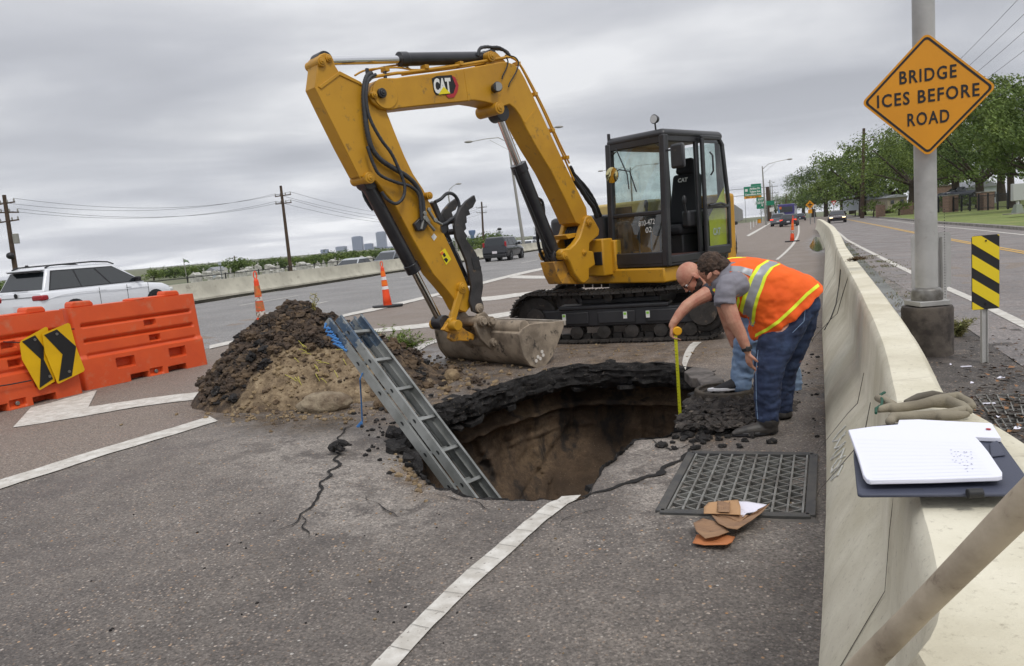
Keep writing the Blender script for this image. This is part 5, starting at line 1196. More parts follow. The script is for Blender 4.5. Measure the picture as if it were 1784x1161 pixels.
b = MB(); lo_ = [Vector((p.x, p.y, -.55)) for p in inn]; up = [Vector((p.x, p.y, -.02)) for p in [q+(c_-q)*.0 for q in gq]]
b.loft([up, lo_]); me_ = b.build('sump', mat('sump_concrete', S(88, 84, 78), .9, pos=True), gr, tr=gi)
bm = bmesh.new(); bm.from_mesh(me_.data); bmesh.ops.delete(bm, geom=[f for f in bm.faces if f.calc_center_median().z > -.05], context='FACES_ONLY'); bm.to_mesh(me_.data); bm.free()
# pale concrete collar round the grate
b = MB(); o_ = [p+(p-c_)*.13 for p in gq]
M_collar = mat('collar', S(122, 116, 108), .85, col2=S(92, 87, 83), nscale=4, col3=S(178, 172, 158), n3=5, lo3=.60, hi3=.72, pos=True, bump=.4, bscale=60)
for i in range(4):
    A = sub([gq[i], gq[(i+1) % 4]], 20); Bv = sub([o_[i], o_[(i+1) % 4]], 20)
    Bv = [p+(p-c_)*.09*fbm(p*6) for p in Bv]; n2 = len(A)
    b.add([Vector((p.x, p.y, .0115)) for p in A]+[Vector((p.x, p.y, -.012)) for p in Bv], [(j, j+1, n2+j+1, n2+j) for j in range(n2-1)])
struct(b.build('drain_collar', M_collar), 'pale concrete collar round the drain grate', 'pavement')
# ---- torn cardboard and paper ----
def sheetp(px, z0, m_, name, label, parent=None, wav=.01, zz=None):
    pts = [G(*q) for q in px]; c_ = sum(pts, Vector())/len(pts); b = MB(); n_ = len(pts); vs = []
    for lay in range(6):
        k = lay/5
        for i, p in enumerate(pts): q = c_.lerp(p, k); vs.append(Vector((q.x, q.y, z0+wav*(1+fbm(q*14))*(.3+k))))
    fs = [(l_*n_+i, l_*n_+(i+1) % n_, (l_+1)*n_+(i+1) % n_, (l_+1)*n_+i) for l_ in range(5) for i in range(n_)]
    b.add(vs, fs); o = b.build(name, m_, parent, smooth=30); s_ = o.modifiers.new('th', 'SOLIDIFY'); s_.thickness = .003
    if label: tag(o, label, 'litter')
    return o
def c8(x, y_): return (1120+x/4.84, 760+y_/4.84)
M_card = mat('cardboard', S(150, 118, 90), .85, col2=S(128, 100, 78), nscale=6, stretch=(1, 6, 1)); M_tan = mat('tan_paper', S(176, 138, 100), .8); M_opap = mat('orange_card', S(178, 112, 68), .8); M_pap = mat('white_paper', S(222, 220, 232), .8)
sheetp([c8(*q) for q in ((420,930),(455,865),(640,870),(780,880),(755,935),(710,975),(520,955))], .012, M_opap, 'cardboard_piece', 'orange-brown card lowest in the torn litter by the grate')
sheetp([c8(*q) for q in ((430,820),(510,765),(640,800),(700,850),(730,885),(640,915),(530,930),(455,885))], .026, M_card, 'cardboard_piece', 'torn corrugated cardboard with ridges, left piece by the grate', wav=.018)
sheetp([c8(*q) for q in ((575,750),(700,770),(900,760),(1075,685),(1010,755),(920,820),(800,880),(720,888),(640,830))], .034, M_card, 'cardboard_piece', 'torn brown cardboard stretching right, below the white paper', wav=.022)
sheetp([c8(*q) for q in ((620,662),(680,648),(880,658),(1060,688),(975,715),(960,735),(880,745),(850,780),(820,760),(720,700))], .045, M_pap, 'paper_scrap', 'torn white paper scrap with dark marks beside the grate', wav=.012)
tp = sheetp([c8(*q) for q in ((520,710),(560,672),(810,660),(830,720),(830,785),(700,775),(580,765),(520,775))], .056, M_tan, 'paper_strip', 'tan paper strip lying on top of the torn cardboard', wav=.012)
sheetp([c8(*q) for q in ((632,668),(740,664),(740,778),(640,770))], .064, M_card, 'fold', None, tp, .012)
# ================= ladder =================
M_alu = mat('aluminium', S(150, 152, 150), .5, .35, col2=S(120, 122, 119), nscale=5, col3=S(92, 88, 80), n3=14, lo3=.62, hi3=.74)
M_blue = mat('ladder_blue', S(60, 80, 102), .6, .1, col2=S(88, 100, 112), nscale=14, col3=S(132, 136, 136), n3=9, lo3=.52, hi3=.57)
M_dkh = mat('rung_hole', S(30, 32, 32), .8)
LT, LB = AT(573, 553, 5.98), AT(800, 860, 5.3); ld = (LB-LT).normalized(); lr = Vector((.30, .94, .12)); lr = (lr-ld*lr.dot(ld)).normalized(); ln = lr.cross(ld).normalized()
if ln.z < 0: ln = -ln
LLEN = (-1.25-LT.z)/ld.z; LWD = .33
ladder = thing('ladder', 'doubled grey aluminium extension ladder with blue top leaning into the sinkhole', 'ladder', LT); li_ = Matrix.Translation(-LT)
def lp(s_, w, n_): return LT+ld*s_+lr*w+ln*n_
def rail(s0, s1, w, off, side, m_, name, parent):
    b = MB(); h = .036; fl = .028*side
    pr = [(0, -h), (fl, -h), (fl, -h+.004), (.004*side, -h+.004), (.004*side, h-.004), (fl, h-.004), (fl, h), (0, h)]
    b.loft([[lp(s0, w+x, off+n_) for x, n_ in pr], [lp(s1, w+x, off+n_) for x, n_ in pr]]); return b.build(name, m_, parent, tr=li_, smooth=20)
secs = []
for off, w0, w1, s0 in ((-.042, 0, LWD, .0), (.042, .028, LWD-.028, .05)):
    for w, side in ((w0, 1), (w1, -1)):
        rail(s0+.30, LLEN, w, off, side, M_alu, 'rail', ladder); tp_ = rail(s0, s0+.30, w, off, side, M_blue, 'rail_top', ladder)
    k = 0
    s_ = s0+.16
    while s_ < LLEN-.05:
        b = MB(); a, c_ = lp(s_, w0, off), lp(s_, w1, off); b.bar(a, c_, .030, .026, up=tuple(ln)); b.build('rung', M_alu, ladder, .004, tr=li_)
        b = MB(); q = lp(s_, w0-.0015, off); ring = [q+ld*.020*math.cos(t_)+ln*.013*(math.sin(t_) if math.sin(t_) > -.3 else -.3) for t_ in [2*PI*j/14 for j in range(14)]]
        b.add(ring, [tuple(range(14))]); b.build('rung_end', M_dkh, ladder, tr=li_)
        s_ += .305
b = MB(); s_ = .62; 
q = lp(.9, .01, .042); b.tube([lp(.55, -.01, -.05), lp(.57, -.015, -.10), AT(629, 690, 6.1), AT(631, 735, 6.15)], .006, 6)
for a in range(4): b.tube([AT(630, 735, 6.15), AT(630+random.uniform(-14, 4), 745+random.uniform(-6, 2), 6.12)], .008, 6)
rp = b.build('rope', mat('blue_rope', S(66, 120, 178), .8), None); tag(rp, 'blue rope hanging from the ladder down to the asphalt', 'rope')
b = MB(); 
for k in range(7): b.tube([lp(.02+.04*k, -.01, -.05), lp(.05+.03*k, -.035, -.07-.01*(k % 3)), lp(.08+.04*k, -.005, -.05)], .010, 6)
rg_ = b.build('rope_wrap', MATS['blue_rope'], ladder, tr=li_)
# ================= things on the barrier =================
ZB = .888
def quad3(b, px, z0, z1, mi=0, curl=None):
    pts = [G(u, v, z0) for u, v in px]; n_ = len(pts); b.prism(list(range(n_)), lambda i, w: Vector((pts[i].x, pts[i].y, w)), z0, z1, mi)
M_bind = mat('binder_cover', S(64, 68, 84), .6, bump=.15, bscale=200); M_page = mat('page', S(226, 227, 238), .75)
nb = thing('notebook', 'open lined notebook in a dark blue folder lying on the barrier top', 'notebook', G(1620, 800, ZB)); nbi = Matrix.Translation(-Vector(nb.location))
b = MB(); quad3(b, [(1494,866),(1492,850),(1487,800),(1488,752),(1560,742),(1740,768),(1790,838),(1800,866),(1500,868)], ZB, ZB+.008); b.build('folder', M_bind, nb, .003, tr=nbi)
b = MB(); quad3(b, [(1724,775),(1738,770),(1752,795),(1726,798)], ZB+.009, ZB+.014); b.build('pocket', M_bind, nb, .003, tr=nbi)
b = MB(); quad3(b, [(1566,739),(1600,738),(1728,745),(1744,771),(1700,769),(1560,762)], ZB+.010, ZB+.022); b.build('writing_pad', M_page, nb, .002, tr=nbi)
pg = [(1478,756),(1520,750),(1570,746),(1640,748),(1699,768),(1710,780),(1722,795),(1746,831),(1746,837),(1738,839),(1620,843),(1516,845),(1510,843),(1504,835),(1494,800)]
b = MB(); quad3(b, pg, ZB+.020, ZB+.031); page = b.build('page_block', M_page, nb, .002, tr=nbi)
b = MB(); random.seed(3)
for k in range(12):
    t0 = k/11; A = Vector((1488, 763, 0)).lerp(Vector((1518, 838, 0)), t0); B_ = Vector((1690, 772, 0)).lerp(Vector((1736, 832, 0)), t0)
    p, q = G(A.x+4, A.y+3, ZB+.0315), G(B_.x-4, B_.y, ZB+.0315); n_ = Vector((0, .0005, 0)); b.add([p-n_, q-n_, q+n_, p+n_], [(0, 1, 2, 3)])
b.build('ruled_lines', mat('rule', S(220, 222, 233), .8), page, tr=nbi)
b = MB()
for col in range(6):
    for k in range(random.randint(2, 9)):
        u, v = 1655+col*7+k*1.9+random.uniform(-3, 3), 786+k*5+random.uniform(-2, 2); p = G(u, v, ZB+.0316); w = random.uniform(.002, .005)
        b.add([p, p+Vector((w, 0, 0)), p+Vector((w, .0022, 0)), p+Vector((0, .0022, 0))], [(0, 1, 2, 3)])
b.build('handwriting', mat('pen', S(130, 130, 150), .8), page, tr=nbi)
b = MB(); p = G(1722, 748, ZB+.024); b.cyl(p, p+Vector((0, 0, .0012)), .006, n=12); b.build('stamp', M_red, nb, tr=nbi)
b = MB(); b.cyl(G(1685, 860, ZB+.012), G(1712, 859, ZB+.012), .010, n=14); b.build('pen_loop', M_rub, nb, .002, tr=nbi)
# gloves
M_glove = mat('glove_cloth', S(140, 132, 114), .95, col2=S(118, 110, 94), nscale=9, bump=.6, bscale=220, bdist=.003); M_glove2 = mat('glove_dark', S(94, 88, 78), .95, bump=.6, bscale=220, bdist=.003)
def chain(b, pts, n=12, Yz=None, sph=True):
    P_ = []; rr_ = []
    for u, v, Y, r in pts: P_.append(AT(u, v, Y)); rr_.append(r*Y/FPX)
    b.tube(P_, rr_, n)
    if sph:
        for p, r in zip(P_, rr_): b.sph(p, r, 12, 8)
def gz_(pts, z_): return [(u, v, G(u, v, z_).y, r) for u, v, r in pts]
b = MB()
chain(b, gz_([(1530,694,7),(1545,700,8),(1556,706,8)], .905)); chain(b, gz_([(1531,714,6),(1545,711,8),(1556,709,8)], .905))
chain(b, gz_([(1556,712,9),(1600,706,9),(1635,698,11),(1668,694,12),(1688,702,9),(1694,708,7)], .905))
chain(b, gz_([(1620,702,9),(1650,700,12),(1675,708,10),(1688,716,7)], .905))
g1 = remesh(b, 'work_glove', M_glove, .003, smooth=4); tag(g1, 'folded tan work glove lying farther from the notebook on the barrier', 'glove', 'gloves on the barrier')
b = MB()
chain(b, gz_([(1550,735,8),(1556,727,9),(1590,726,10),(1630,724,10),(1662,720,10),(1680,714,8)], .905)); chain(b, gz_([(1640,726,9),(1670,724,8),(1684,722,6)], .905))
g2 = remesh(b, 'work_glove', M_glove, .003, smooth=4); tag(g2, 'folded tan work glove lying nearest the notebook on the barrier', 'glove', 'gloves on the barrier')
b = MB(); chain(b, gz_([(1578,700,4),(1600,692,7),(1625,688,8),(1650,690,5)], .91)); remesh(b, 'lining', M_glove2, .003, g1)
b = MB(); chain(b, gz_([(1541,684,2.4),(1534,688,2.4),(1537,697,2.4),(1536,706,2.4),(1526,712,2.4),(1526,720,2.4)], .912), sph=False); b.build('cuff_trim', mat('green_trim', S(30, 76, 58), .8), g1)
# shovel handle
M_wood = mat('wood_handle', S(186, 172, 150), .7, col2=S(158, 144, 124), nscale=12, stretch=(1, 1, 1), bump=.4, bscale=60, bdist=.003, col3=S(126, 112, 96), n3=24, lo3=.60, hi3=.72)
A, B_ = AT(1520, 1145, 1.0), AT(1790, 872, .80); dh_ = (B_-A).normalized(); C0 = A-dh_*(A.z/dh_.z)*.97
b = MB(); pts = [C0+(B_+dh_*.22-C0)*k/14 for k in range(15)]; b.tube(pts, [.0175+.0010*math.sin(k*1.7) for k in range(15)], 20)
sh = b.build('shovel', M_wood, None); tag(sh, 'worn wooden shovel handle crossing the bottom right corner beside the barrier', 'shovel')
b = MB(); b.loft([[C0+Vector((x*w, -.02*abs(x)*2+dy, z_)) for x in (-1, -.5, 0, .5, 1)]+[C0+Vector((x*w, -.02*abs(x)*2+dy+.006, z_)) for x in (1, .5, 0, -.5, -1)] for w, z_, dy in ((.03, .22, -.01), (.11, .18, -.0), (.12, .05, .01), (.07, -.03, .02))]); b.build('blade', M_track, sh)
# ================= signs by the barrier =================
M_galv = mat('galvanised', S(178, 177, 174), .5, .15, col2=S(160, 159, 156), nscale=3, col3=S(140, 136, 128), n3=7, lo3=.6, hi3=.78)
M_foot = mat('footing', S(96, 88, 80), .9, col2=S(58, 52, 48), nscale=5, lo=.4, hi=.6, col3=S(128, 120, 108), n3=4, lo3=.64, hi3=.72, bump=.5, bscale=30)
PP = AT(1615, 540, 7.35); PP.z = 0
foot = tag(MB().lathe([(.23, -.2), (.232, .46), (.222, .485), (0, .49)], PP, n=40).build('pole_footing', M_foot, None), 'round mossy concrete footing under the grey sign pole', 'footing')
pole = thing('steel_pole', 'thick grey steel pole on a concrete footing holding the diamond sign', 'pole', PP+Vector((0, 0, .49)))
b = MB(); b.tube([(0, 0, z_) for z_ in (.0, 1, 2, 4, 9)], [.100, .099, .098, .096, .09], 32); b.build('shaft', M_galv, pole)
b = MB(); b.box((0, 0, .03), (.30, .30, .05)); b.build('base_plate', M_galv, pole, .006)
b = MB(); b.lathe([(.14, .05), (.145, .12), (.13, .165), (.10, .18)], n=32); b.build('base_collar', mat('cast_alu', S(132, 130, 126), .5, .4, col2=S(90, 86, 80), nscale=9, bump=.3), pole, .01)
for k in range(4):
    b = MB(); a = PI/4+k*PI/2; b.cyl((.17*math.cos(a)*.72, .17*math.sin(a)*.72, .05), (.17*math.cos(a)*.72, .17*math.sin(a)*.72, .10), .018, n=6); b.build('anchor_bolt', M_steel, pole, .002)
tpq, btq = AT(1613.5, 57, 7.17), AT(1617, 273, 7.17); hd = (tpq.z-btq.z)/2; sc_ = (tpq+btq)/2; sc_.z = (tpq.z+btq.z)/2
rr0 = Vector((math.cos(R(19)), -math.sin(R(19)), 0)); up0 = Vector((0, 0, 1)); nn0 = Vector((-math.sin(R(19)), -math.cos(R(19)), 0))
def sp2(x, y_, w=0): return sc_+rr0*x*hd+up0*y_*hd+nn0*w
def diamond(r, rad, n=7):
    out = []
    for k in range(4):
        a0 = PI/2*k; cxy = Vector((math.cos(a0), math.sin(a0)))*(r-rad*1.414)
        for j in range(n): a = a0-PI/4+PI/2*j/(n-1); out.append((cxy.x+rad*math.cos(a), cxy.y+rad*math.sin(a)))
    return out
M_dy = mat('diamond_yellow', S(218, 146, 14), .5, col2=S(210, 140, 14), nscale=2)
dsg = thing('warning_sign', 'large yellow diamond sign reading BRIDGE ICES BEFORE ROAD on the steel pole', 'road sign', sc_); dsi = Matrix.Translation(-sc_)
b = MB(); b.prism(diamond(1.0, .09), lambda p, w: sp2(p[0], p[1], w), 0, .004); b.build('panel', M_dy, dsg, tr=dsi)
o1, o2 = diamond(.955, .07), diamond(.905, .05); n_ = len(o1); b = MB(); b.add([sp2(x, y_, .006) for x, y_ in o1]+[sp2(x, y_, .006) for x, y_ in o2], [(i, (i+1) % n_, n_+(i+1) % n_, n_+i) for i in range(n_)]); b.build('border', M_ink, dsg, tr=dsi)
for s_, x0, x1, yc, dx in (('BRIDGE', -.41, .43, .33, 0), ('ICES BEFORE', -.755, .755, -.01, 0), ('ROAD', -.30, .32, -.37, 0)):
    h = .108; o = text_plane(s_, sp2(x0, yc-h, .0055), sp2(x1, yc-h, .0055), sp2(x0, yc+h, .0055), 'legend', M_ink, dsg, bold=.02, spacing=1.18); o.data.transform(dsi)
for yb_ in (-.55, .55): b = MB(); p = sp2(0, yb_, -.02); b.bar(p-rr0*.12, p+rr0*.12, .03, .03); b.build('bracket', M_galv, dsg, tr=dsi)
# object marker
MP = AT(1717, 620, 6.75); MP.z = 0
om = thing('object_marker', 'small upright sign with diagonal yellow and black stripes behind the barrier', 'road sign', MP)
A_, B2, C2, D2 = AT(1693, 537, 6.7), AT(1741, 537, 6.7), AT(1741, 412, 6.7), AT(1693, 412, 6.7)
x0, x1, z0, z1 = A_.x-MP.x, B2.x-MP.x, min(A_.z, B2.z), max(C2.z, D2.z); W_, H_ = x1-x0, z1-z0
def rrect(x0, x1, z0, z1, r, n=5):
    out = []
    for cx, cz, a0 in ((x1-r, z0+r, -90), (x1-r, z1-r, 0), (x0+r, z1-r, 90), (x0+r, z0+r, 180)):
        for j in range(n): a = R(a0+90*j/(n-1)); out.append((cx+r*math.cos(a), cz+r*math.sin(a)))
    return out
b = MB(); b.prism(rrect(x0, x1, z0, z1, .02), lambda p, w: (p[0], -.05+w, p[1]), -.002, .002); b.build('panel', M_ink, om)
def clip(poly, ax, val, keep_less):
    out = []
    for i in range(len(poly)):
        p, q = poly[i], poly[(i+1) % len(poly)]; a, c_ = p[ax]-val, q[ax]-val
        if keep_less: a, c_ = -a, -c_
        if a >= 0: out.append(p)
        if (a >= 0) != (c_ >= 0): t_ = a/(a-c_); out.append((p[0]+(q[0]-p[0])*t_, p[1]+(q[1]-p[1])*t_))
    return out
for k in range(-1, 4):      # stripes sloping down to the right
    zt = z1+.055-.215*k; pl = [(x0, zt), (x1, zt-W_*.68), (x1, zt-W_*.68-.118), (x0, zt-.118)]
    for ax, val, ls in ((1, z1-.003, True), (1, z0+.003, False), (0, x1-.003, True), (0, x0+.003, False)): 
        pl = clip(pl, ax, val, ls)
        if len(pl) < 3: break
    if len(pl) >= 3: b = MB(); b.prism(pl, lambda p, w: (p[0], -.054+w, p[1]), -.001, .001); b.build('stripe', mat('marker_yellow', S(222, 196, 26), .5), om)
xm = (x0+x1)/2
b = MB(); b.box((xm, -.02, z1/2-.08), (.045, .02, z1)); b.box((xm-.025, -.03, z1/2-.08), (.006, .03, z1)); b.box((xm+.025, -.03, z1/2-.08), (.006, .03, z1)); b.build('post', M_galv, om)
for zz_ in (z0+.05, z1-.05): b = MB(); b.cyl((xm, -.052, zz_), (xm, -.062, zz_), .008, n=8); b.build('bolt', M_ink, om)
# back of another sign behind the pole
SBp = AT(1641, 500, 8.2); SBp.z = 0
sb = thing('sign_back', 'grey unpainted back of a rounded sign on a perforated post behind the pole', 'road sign', SBp)
zt = AT(1641, 405, 8.2).z; zb = AT(1641, 502, 8.2).z
b = MB(); b.prism(rrect(-.32, .12, zb, zt, .04), lambda p, w: (p[0], w+.03, p[1]), -.003, .003); b.build('panel', M_galv, sb)
b = MB(); b.box((.02, 0, zt/2-.05), (.045, .045, zt)); pst = b.build('post', M_galv, sb)
for k in range(38): b = MB(); z_ = .3+k*.03; b.cyl((.02, -.024, z_), (.02, -.0245, z_), .006, n=6); b.build('hole', M_ink, pst)
# right-hand litter grate and debris
b = MB(); random.seed(31)
for k in range(420):
    u, v = random.gauss(1745, 55), random.gauss(720, 70)
    if v > 850 or u < 1560+(v-560)*.45 or v < 590: continue
    p = G(u, v); a = random.uniform(0, PI); l_ = random.uniform(.012, .045); w = l_*random.uniform(.25, .6); d = Vector((math.cos(a), math.sin(a), 0)); e = Vector((-d.y, d.x, 0)); q = p+Vector((0, 0, .012+random.uniform(0, .02)))
    b.add([q-d*l_, q+e*w+Vector((0, 0, .012)), q+d*l_, q-e*w], [(0, 1, 2, 3)], random.choice((0, 0, 0, 1, 2)) if random.random() > .06 else 3)
o = b.build('leaf_litter', [mat('dead_leaf', S(72, 56, 42), .9), mat('brown_leaf', S(140, 100, 66), .9), mat('grit', S(58, 52, 48), .9), M_pap], None, smooth=10); o['kind'] = 'stuff'; o['label'] = 'dead leaves and scraps on the dark mud behind the barrier'; o['category'] = 'leaf litter'
gp = [G(*q) for q in ((1700,692),(1850,688),(1830,745),(1745,752))]
b = MB()
for k in range(9): b.bar(gp[0].lerp(gp[3], k/8)+Vector((0, 0, .012)), gp[1].lerp(gp[2], k/8)+Vector((0, 0, .012)), .008, .01); b.bar(gp[0].lerp(gp[1], k/8)+Vector((0, 0, .012)), gp[3].lerp(gp[2], k/8)+Vector((0, 0, .012)), .008, .01)
tag(b.build('gully_grate', M_grate, None), 'small steel grid half buried in leaves behind the barrier', 'drain grate')
for i, q in enumerate(((1683,641,'near the foot of the striped marker'), (1722,706,'lying above the small steel grid'))):
    p = G(q[0], q[1]); b = MB(); b.box(p+Vector((0, 0, .012)), (.09-.0*i, .02, .008), Matrix.Rotation(R(-12), 3, 'Z')); tag(b.build('paper_scrap', M_pap, None, .002), 'white scrap '+q[2], 'litter')
leafy('creeper', G(1478, 455, .87)+Vector((.08, 0, 0)), 12, .16, 'dry brown creeper draped over the barrier top', spread=1.5, leafl=.035, m_=mat('dry_leaf', S(96, 74, 52), .9), seed=44)
b = MB(); random.seed(41)      # moss and weeds in the gutter
for k in range(2600):
    t_ = random.random()**1.3; p = G(1475, 425).lerp(G(1600, 560), t_) if random.random() < .6 else G(1500, 440).lerp(G(1560, 470), random.random()); p = p+Vector((random.gauss(0, .10), random.gauss(0, .5), 0)); 
    if noise.noise(p*1.1) < .05: continue
    a = random.uniform(0, 2*PI); w = Vector((math.cos(a), math.sin(a), 0))*.012; h = random.uniform(.01, .05)
    b.add([p-w+Vector((0, 0, .008)), p+w+Vector((0, 0, .008)), p+Vector((random.gauss(0, .015), random.gauss(0, .015), h))], [(0, 1, 2)])
o = b.build('moss', mat('moss_green', S(84, 92, 46), .95, col2=S(110, 92, 60), nscale=3, pos=True), None, smooth=10); o['kind'] = 'stuff'; o['label'] = 'green and brown moss growing in the wet gutter'; o['category'] = 'moss'
pd = [G(1424+15*math.cos(a)*(.8+.2*math.sin(3*a)), 426+13*math.sin(a)) for a in [2*PI*k/24 for k in range(24)]]
b = MB(); b.add([p+Vector((0, 0, .010)) for p in pd], [tuple(range(24))]); struct(b.build('puddle', mat('puddle_water', S(62, 64, 50), .06)), 'small puddle at the foot of the barrier beyond the workers', 'puddle')
# ================= people =================
from mathutils.bvhtree import BVHTree
M_skin = mat('skin', S(188, 140, 116), .6, col2=S(170, 112, 92), nscale=14, bump=.2, bscale=140, col3=S(150, 98, 80), n3=30, lo3=.62, hi3=.72)
M_hair = mat('dark_hair', S(52, 40, 32), .85, col2=S(84, 66, 54), nscale=40, bump=1, bscale=70)
M_vest = mat('vest_orange', S(240, 100, 22), .8, col2=S(228, 86, 18), nscale=3, bump=.1, bscale=200); M_lime = mat('vest_lime', S(222, 236, 50), .7); M_silv = mat('vest_silver', S(150, 152, 156), .45, .3)
M_tee = mat('grey_shirt', S(126, 124, 132), .9, bump=.2, bscale=200)
M_jean = mat('dark_denim', S(40, 52, 80), .9, col2=S(58, 74, 104), nscale=7, lo=.45, hi=.7, bump=.4, bscale=160, bdist=.003, col3=S(30, 39, 62), n3=5, lo3=.5, hi3=.65)
M_jean2 = mat('light_denim', S(112, 136, 168), .9, col2=S(136, 158, 186), nscale=6, bump=.4, bscale=160, bdist=.003)
M_boot = mat('boot_leather', S(44, 42, 42), .5, col2=S(70, 66, 62), nscale=8); M_shoe = mat('shoe_mesh', S(30, 30, 34), .8); M_sole = mat('white_sole', S(206, 206, 210), .6)
def headmesh(b, c_, f, u_, s=1.0):
    f = Vector(f).normalized(); u_ = Vector(u_); u_ = (u_-f*u_.dot(f)).normalized(); l_ = u_.cross(f); M = Matrix((f, l_, u_)).transposed(); c_ = Vector(c_)
    def e(x, y_, z_, rx, ry, rz, nu=16, nv=12): b.sph(c_+M @ (Vector((x, y_, z_))*s), (rx*s, ry*s, rz*s), nu, nv, rot=M)
    e(-.012, 0, .028, .098, .077, .090, 24, 18); e(.03, 0, -.03, .062, .060, .085, 20, 14); e(.058, 0, -.085, .030, .034, .026); e(.0, 0, -.055, .06, .056, .05)
    e(.092, 0, -.012, .012, .010, .026); e(.102, 0, -.026, .013, .015, .011)          # nose
    e(.082, 0, -.058, .012, .024, .007); e(.080, 0, -.068, .012, .020, .007)          # lips
    e(.076, 0, .022, .016, .045, .010)                                                # brow
    for sd_ in (-1, 1):
        e(.052, sd_*.038, -.028, .026, .018, .022); e(-.012, sd_*.078, -.008, .018, .008, .032); e(-.002, sd_*.080, -.006, .006, .010, .022)
    return M
def ell_ring(T, B, hw, Y, n=28, k=1.0, sq=2.3):
    t_, b_ = AT(T[0], T[1], Y), AT(B[0], B[1], Y); c_ = (t_+b_)/2; v = (t_-b_)/2*k; out = []
    for i in range(n):
        a = 2*PI*i/n; ca, sa = math.cos(a), math.sin(a); e_ = 2/sq
        out.append(c_+v*math.copysign(abs(ca)**e_, ca)+Vector((0, -1, 0))*hw*k*math.copysign(abs(sa)**e_, sa))
    return out
def hand(b, wrist, d, pn, s=1.0, curl=.5, side=1):
    """palm + four unequal bent fingers + thumb; d = pointing direction, pn = palm normal"""
    d = Vector(d).normalized(); pn = Vector(pn); pn = (pn-d*pn.dot(d)).normalized(); w = d.cross(pn)*side; wrist = Vector(wrist)
    b.tube([wrist-d*.01*s, wrist+d*.03*s, wrist+d*.06*s, wrist+d*.092*s], [.026*s, .034*s, .040*s, .038*s], 14, ell=1.0)
    k0 = len(b.v)-4*14
    for i in range(k0, len(b.v)):                # flatten the palm
        v = Vector(b.v[i]); q = v-wrist; b.v[i] = tuple(v-pn*q.dot(pn)*.52)
    for i, (off, ln_) in enumerate(((-.030, .070), (-.010, .080), (.010, .074), (.029, .058))):
        p = wrist+d*.085*s+w*off*s; dd = d.copy(); pts = [p-d*.02*s, p]; c_ = curl*(1+.1*i)
        for seg, fr in enumerate((.45, .30, .25)):
            ang = c_*(.8 if seg == 0 else 1.1); dd = (dd*math.cos(ang)+pn*math.sin(ang)).normalized(); pts.append(pts[-1]+dd*ln_*fr*s)
        b.tube(pts, [.0098*s, .0098*s, .0092*s, .0082*s, .0066*s], 10); b.sph(pts[-1], .0068*s, 8, 6)
    p = wrist+d*.03*s-w*.030*s; t1 = p+(-w*.6+d*.6+pn*.45).normalized()*.038*s; t2 = t1+(d*.8-w*.05+pn*.6).normalized()*.030*s
    b.tube([wrist+d*.02*s-w*.012*s, p, t1, t2], [.016*s, .015*s, .0115*s, .009*s], 10); b.sph(t2, .009*s, 8, 6)
def wr(amp, f1=6, f2=16):
    return lambda p: amp*(fbm(Vector((p.x*f1, p.y*f1, p.z*f1*2.0)), 3)+.6*fbm(Vector((p.x*f2*.6, p.y*f2*.6, p.z*f2)), 2))
def bvh_of(o): 
    me = o.data; return BVHTree.FromPolygons([v.co[:] for v in me.vertices], [tuple(p.vertices) for p in me.polygons])
def proj(bv, u, v, lift=.003):
    r_ = ray(u, v).normalized(); h_, n_, i_, d_ = bv.ray_cast(Vector((0, 0, H)), r_)
    return None if h_ is None else h_-r_*lift
def ribbon(bv, La, Lb, name, m_, parent, lift=.004, n=10, m2=4):
    A = sub([Vector((*q, 0)) for q in La], n); B_ = sub([Vector((*q, 0)) for q in Lb], n); k = min(len(A), len(B_)); b = MB(); idx = {}
    for i in range(k):
        for j in range(m2+1):
            q = A[i].lerp(B_[i], j/m2); p = proj(bv, q.x, q.y, lift)
            if p is not None: idx[(i, j)] = len(b.v); b.v.append(tuple(p))
    for i in range(k-1):
        for j in range(m2):
            ks = [(i, j), (i+1, j), (i+1, j+1), (i, j+1)]
            if all(q in idx for q in ks):
                f = tuple(idx[q] for q in ks); vs = [Vector(b.v[q]) for q in f]
                if max((vs[0]-vs[2]).length, (vs[1]-vs[3]).length) < .09: b.f.append(f); b.m.append(0)
    return b.build(name, m_, parent, smooth=80)
# ---------- worker in front ----------
b = MB(); YA = 5.2
MAh = headmesh(b, AT(1243, 472, 5.22), (-.45, .30, -.85), (-.85, .1, .45), .98)
chain(b, [(1249,476,5.22,17),(1262,483,5.22,19),(1280,490,5.22,26)])
b.loft([ell_ring(T, B_, hw, YA, k=.86) for T, B_, hw in (((1405,500),(1340,560),.13), ((1385,474),(1305,553),.17), ((1318,452),(1275,533),.19), ((1280,452),(1256,520),.17), ((1262,462),(1246,500),.10))])
chain(b, [(1284,495,5.06,24),(1264,512,4.98,17),(1270,535,4.95,13.5),(1279,560,4.93,12.5),(1289,580,4.93,11),(1298,600,4.92,8.5),(1302,611,4.92,7.2)])
chain(b, [(1275,495,5.38,22),(1262,530,5.45,14),(1272,562,5.46,12),(1290,585,5.42,9),(1296,600,5.4,8)])
hand(b, AT(1303, 613, 4.92), (.10, .1, -1), (.9, .25, 0), .88, .30, -1)
chain(b, [(1378,540,5.12,24),(1352,600,5.07,25),(1337,640,5.06,23),(1335,690,5.06,17),(1337,728,5.06,11)])
chain(b, [(1384,545,5.34,22),(1378,612,5.4,24),(1366,660,5.42,16),(1364,708,5.42,10)])
pA = remesh(b, 'person', M_skin, .0055, smooth=2); tag(pA, 'bending worker in front, dark hair, orange vest, blue jeans and black boots', 'person')
b = MB(); random.seed(2)
hc = AT(1243, 472, 5.22)
def ha(x, y_, z_): return hc+MAh @ Vector((x, y_, z_))
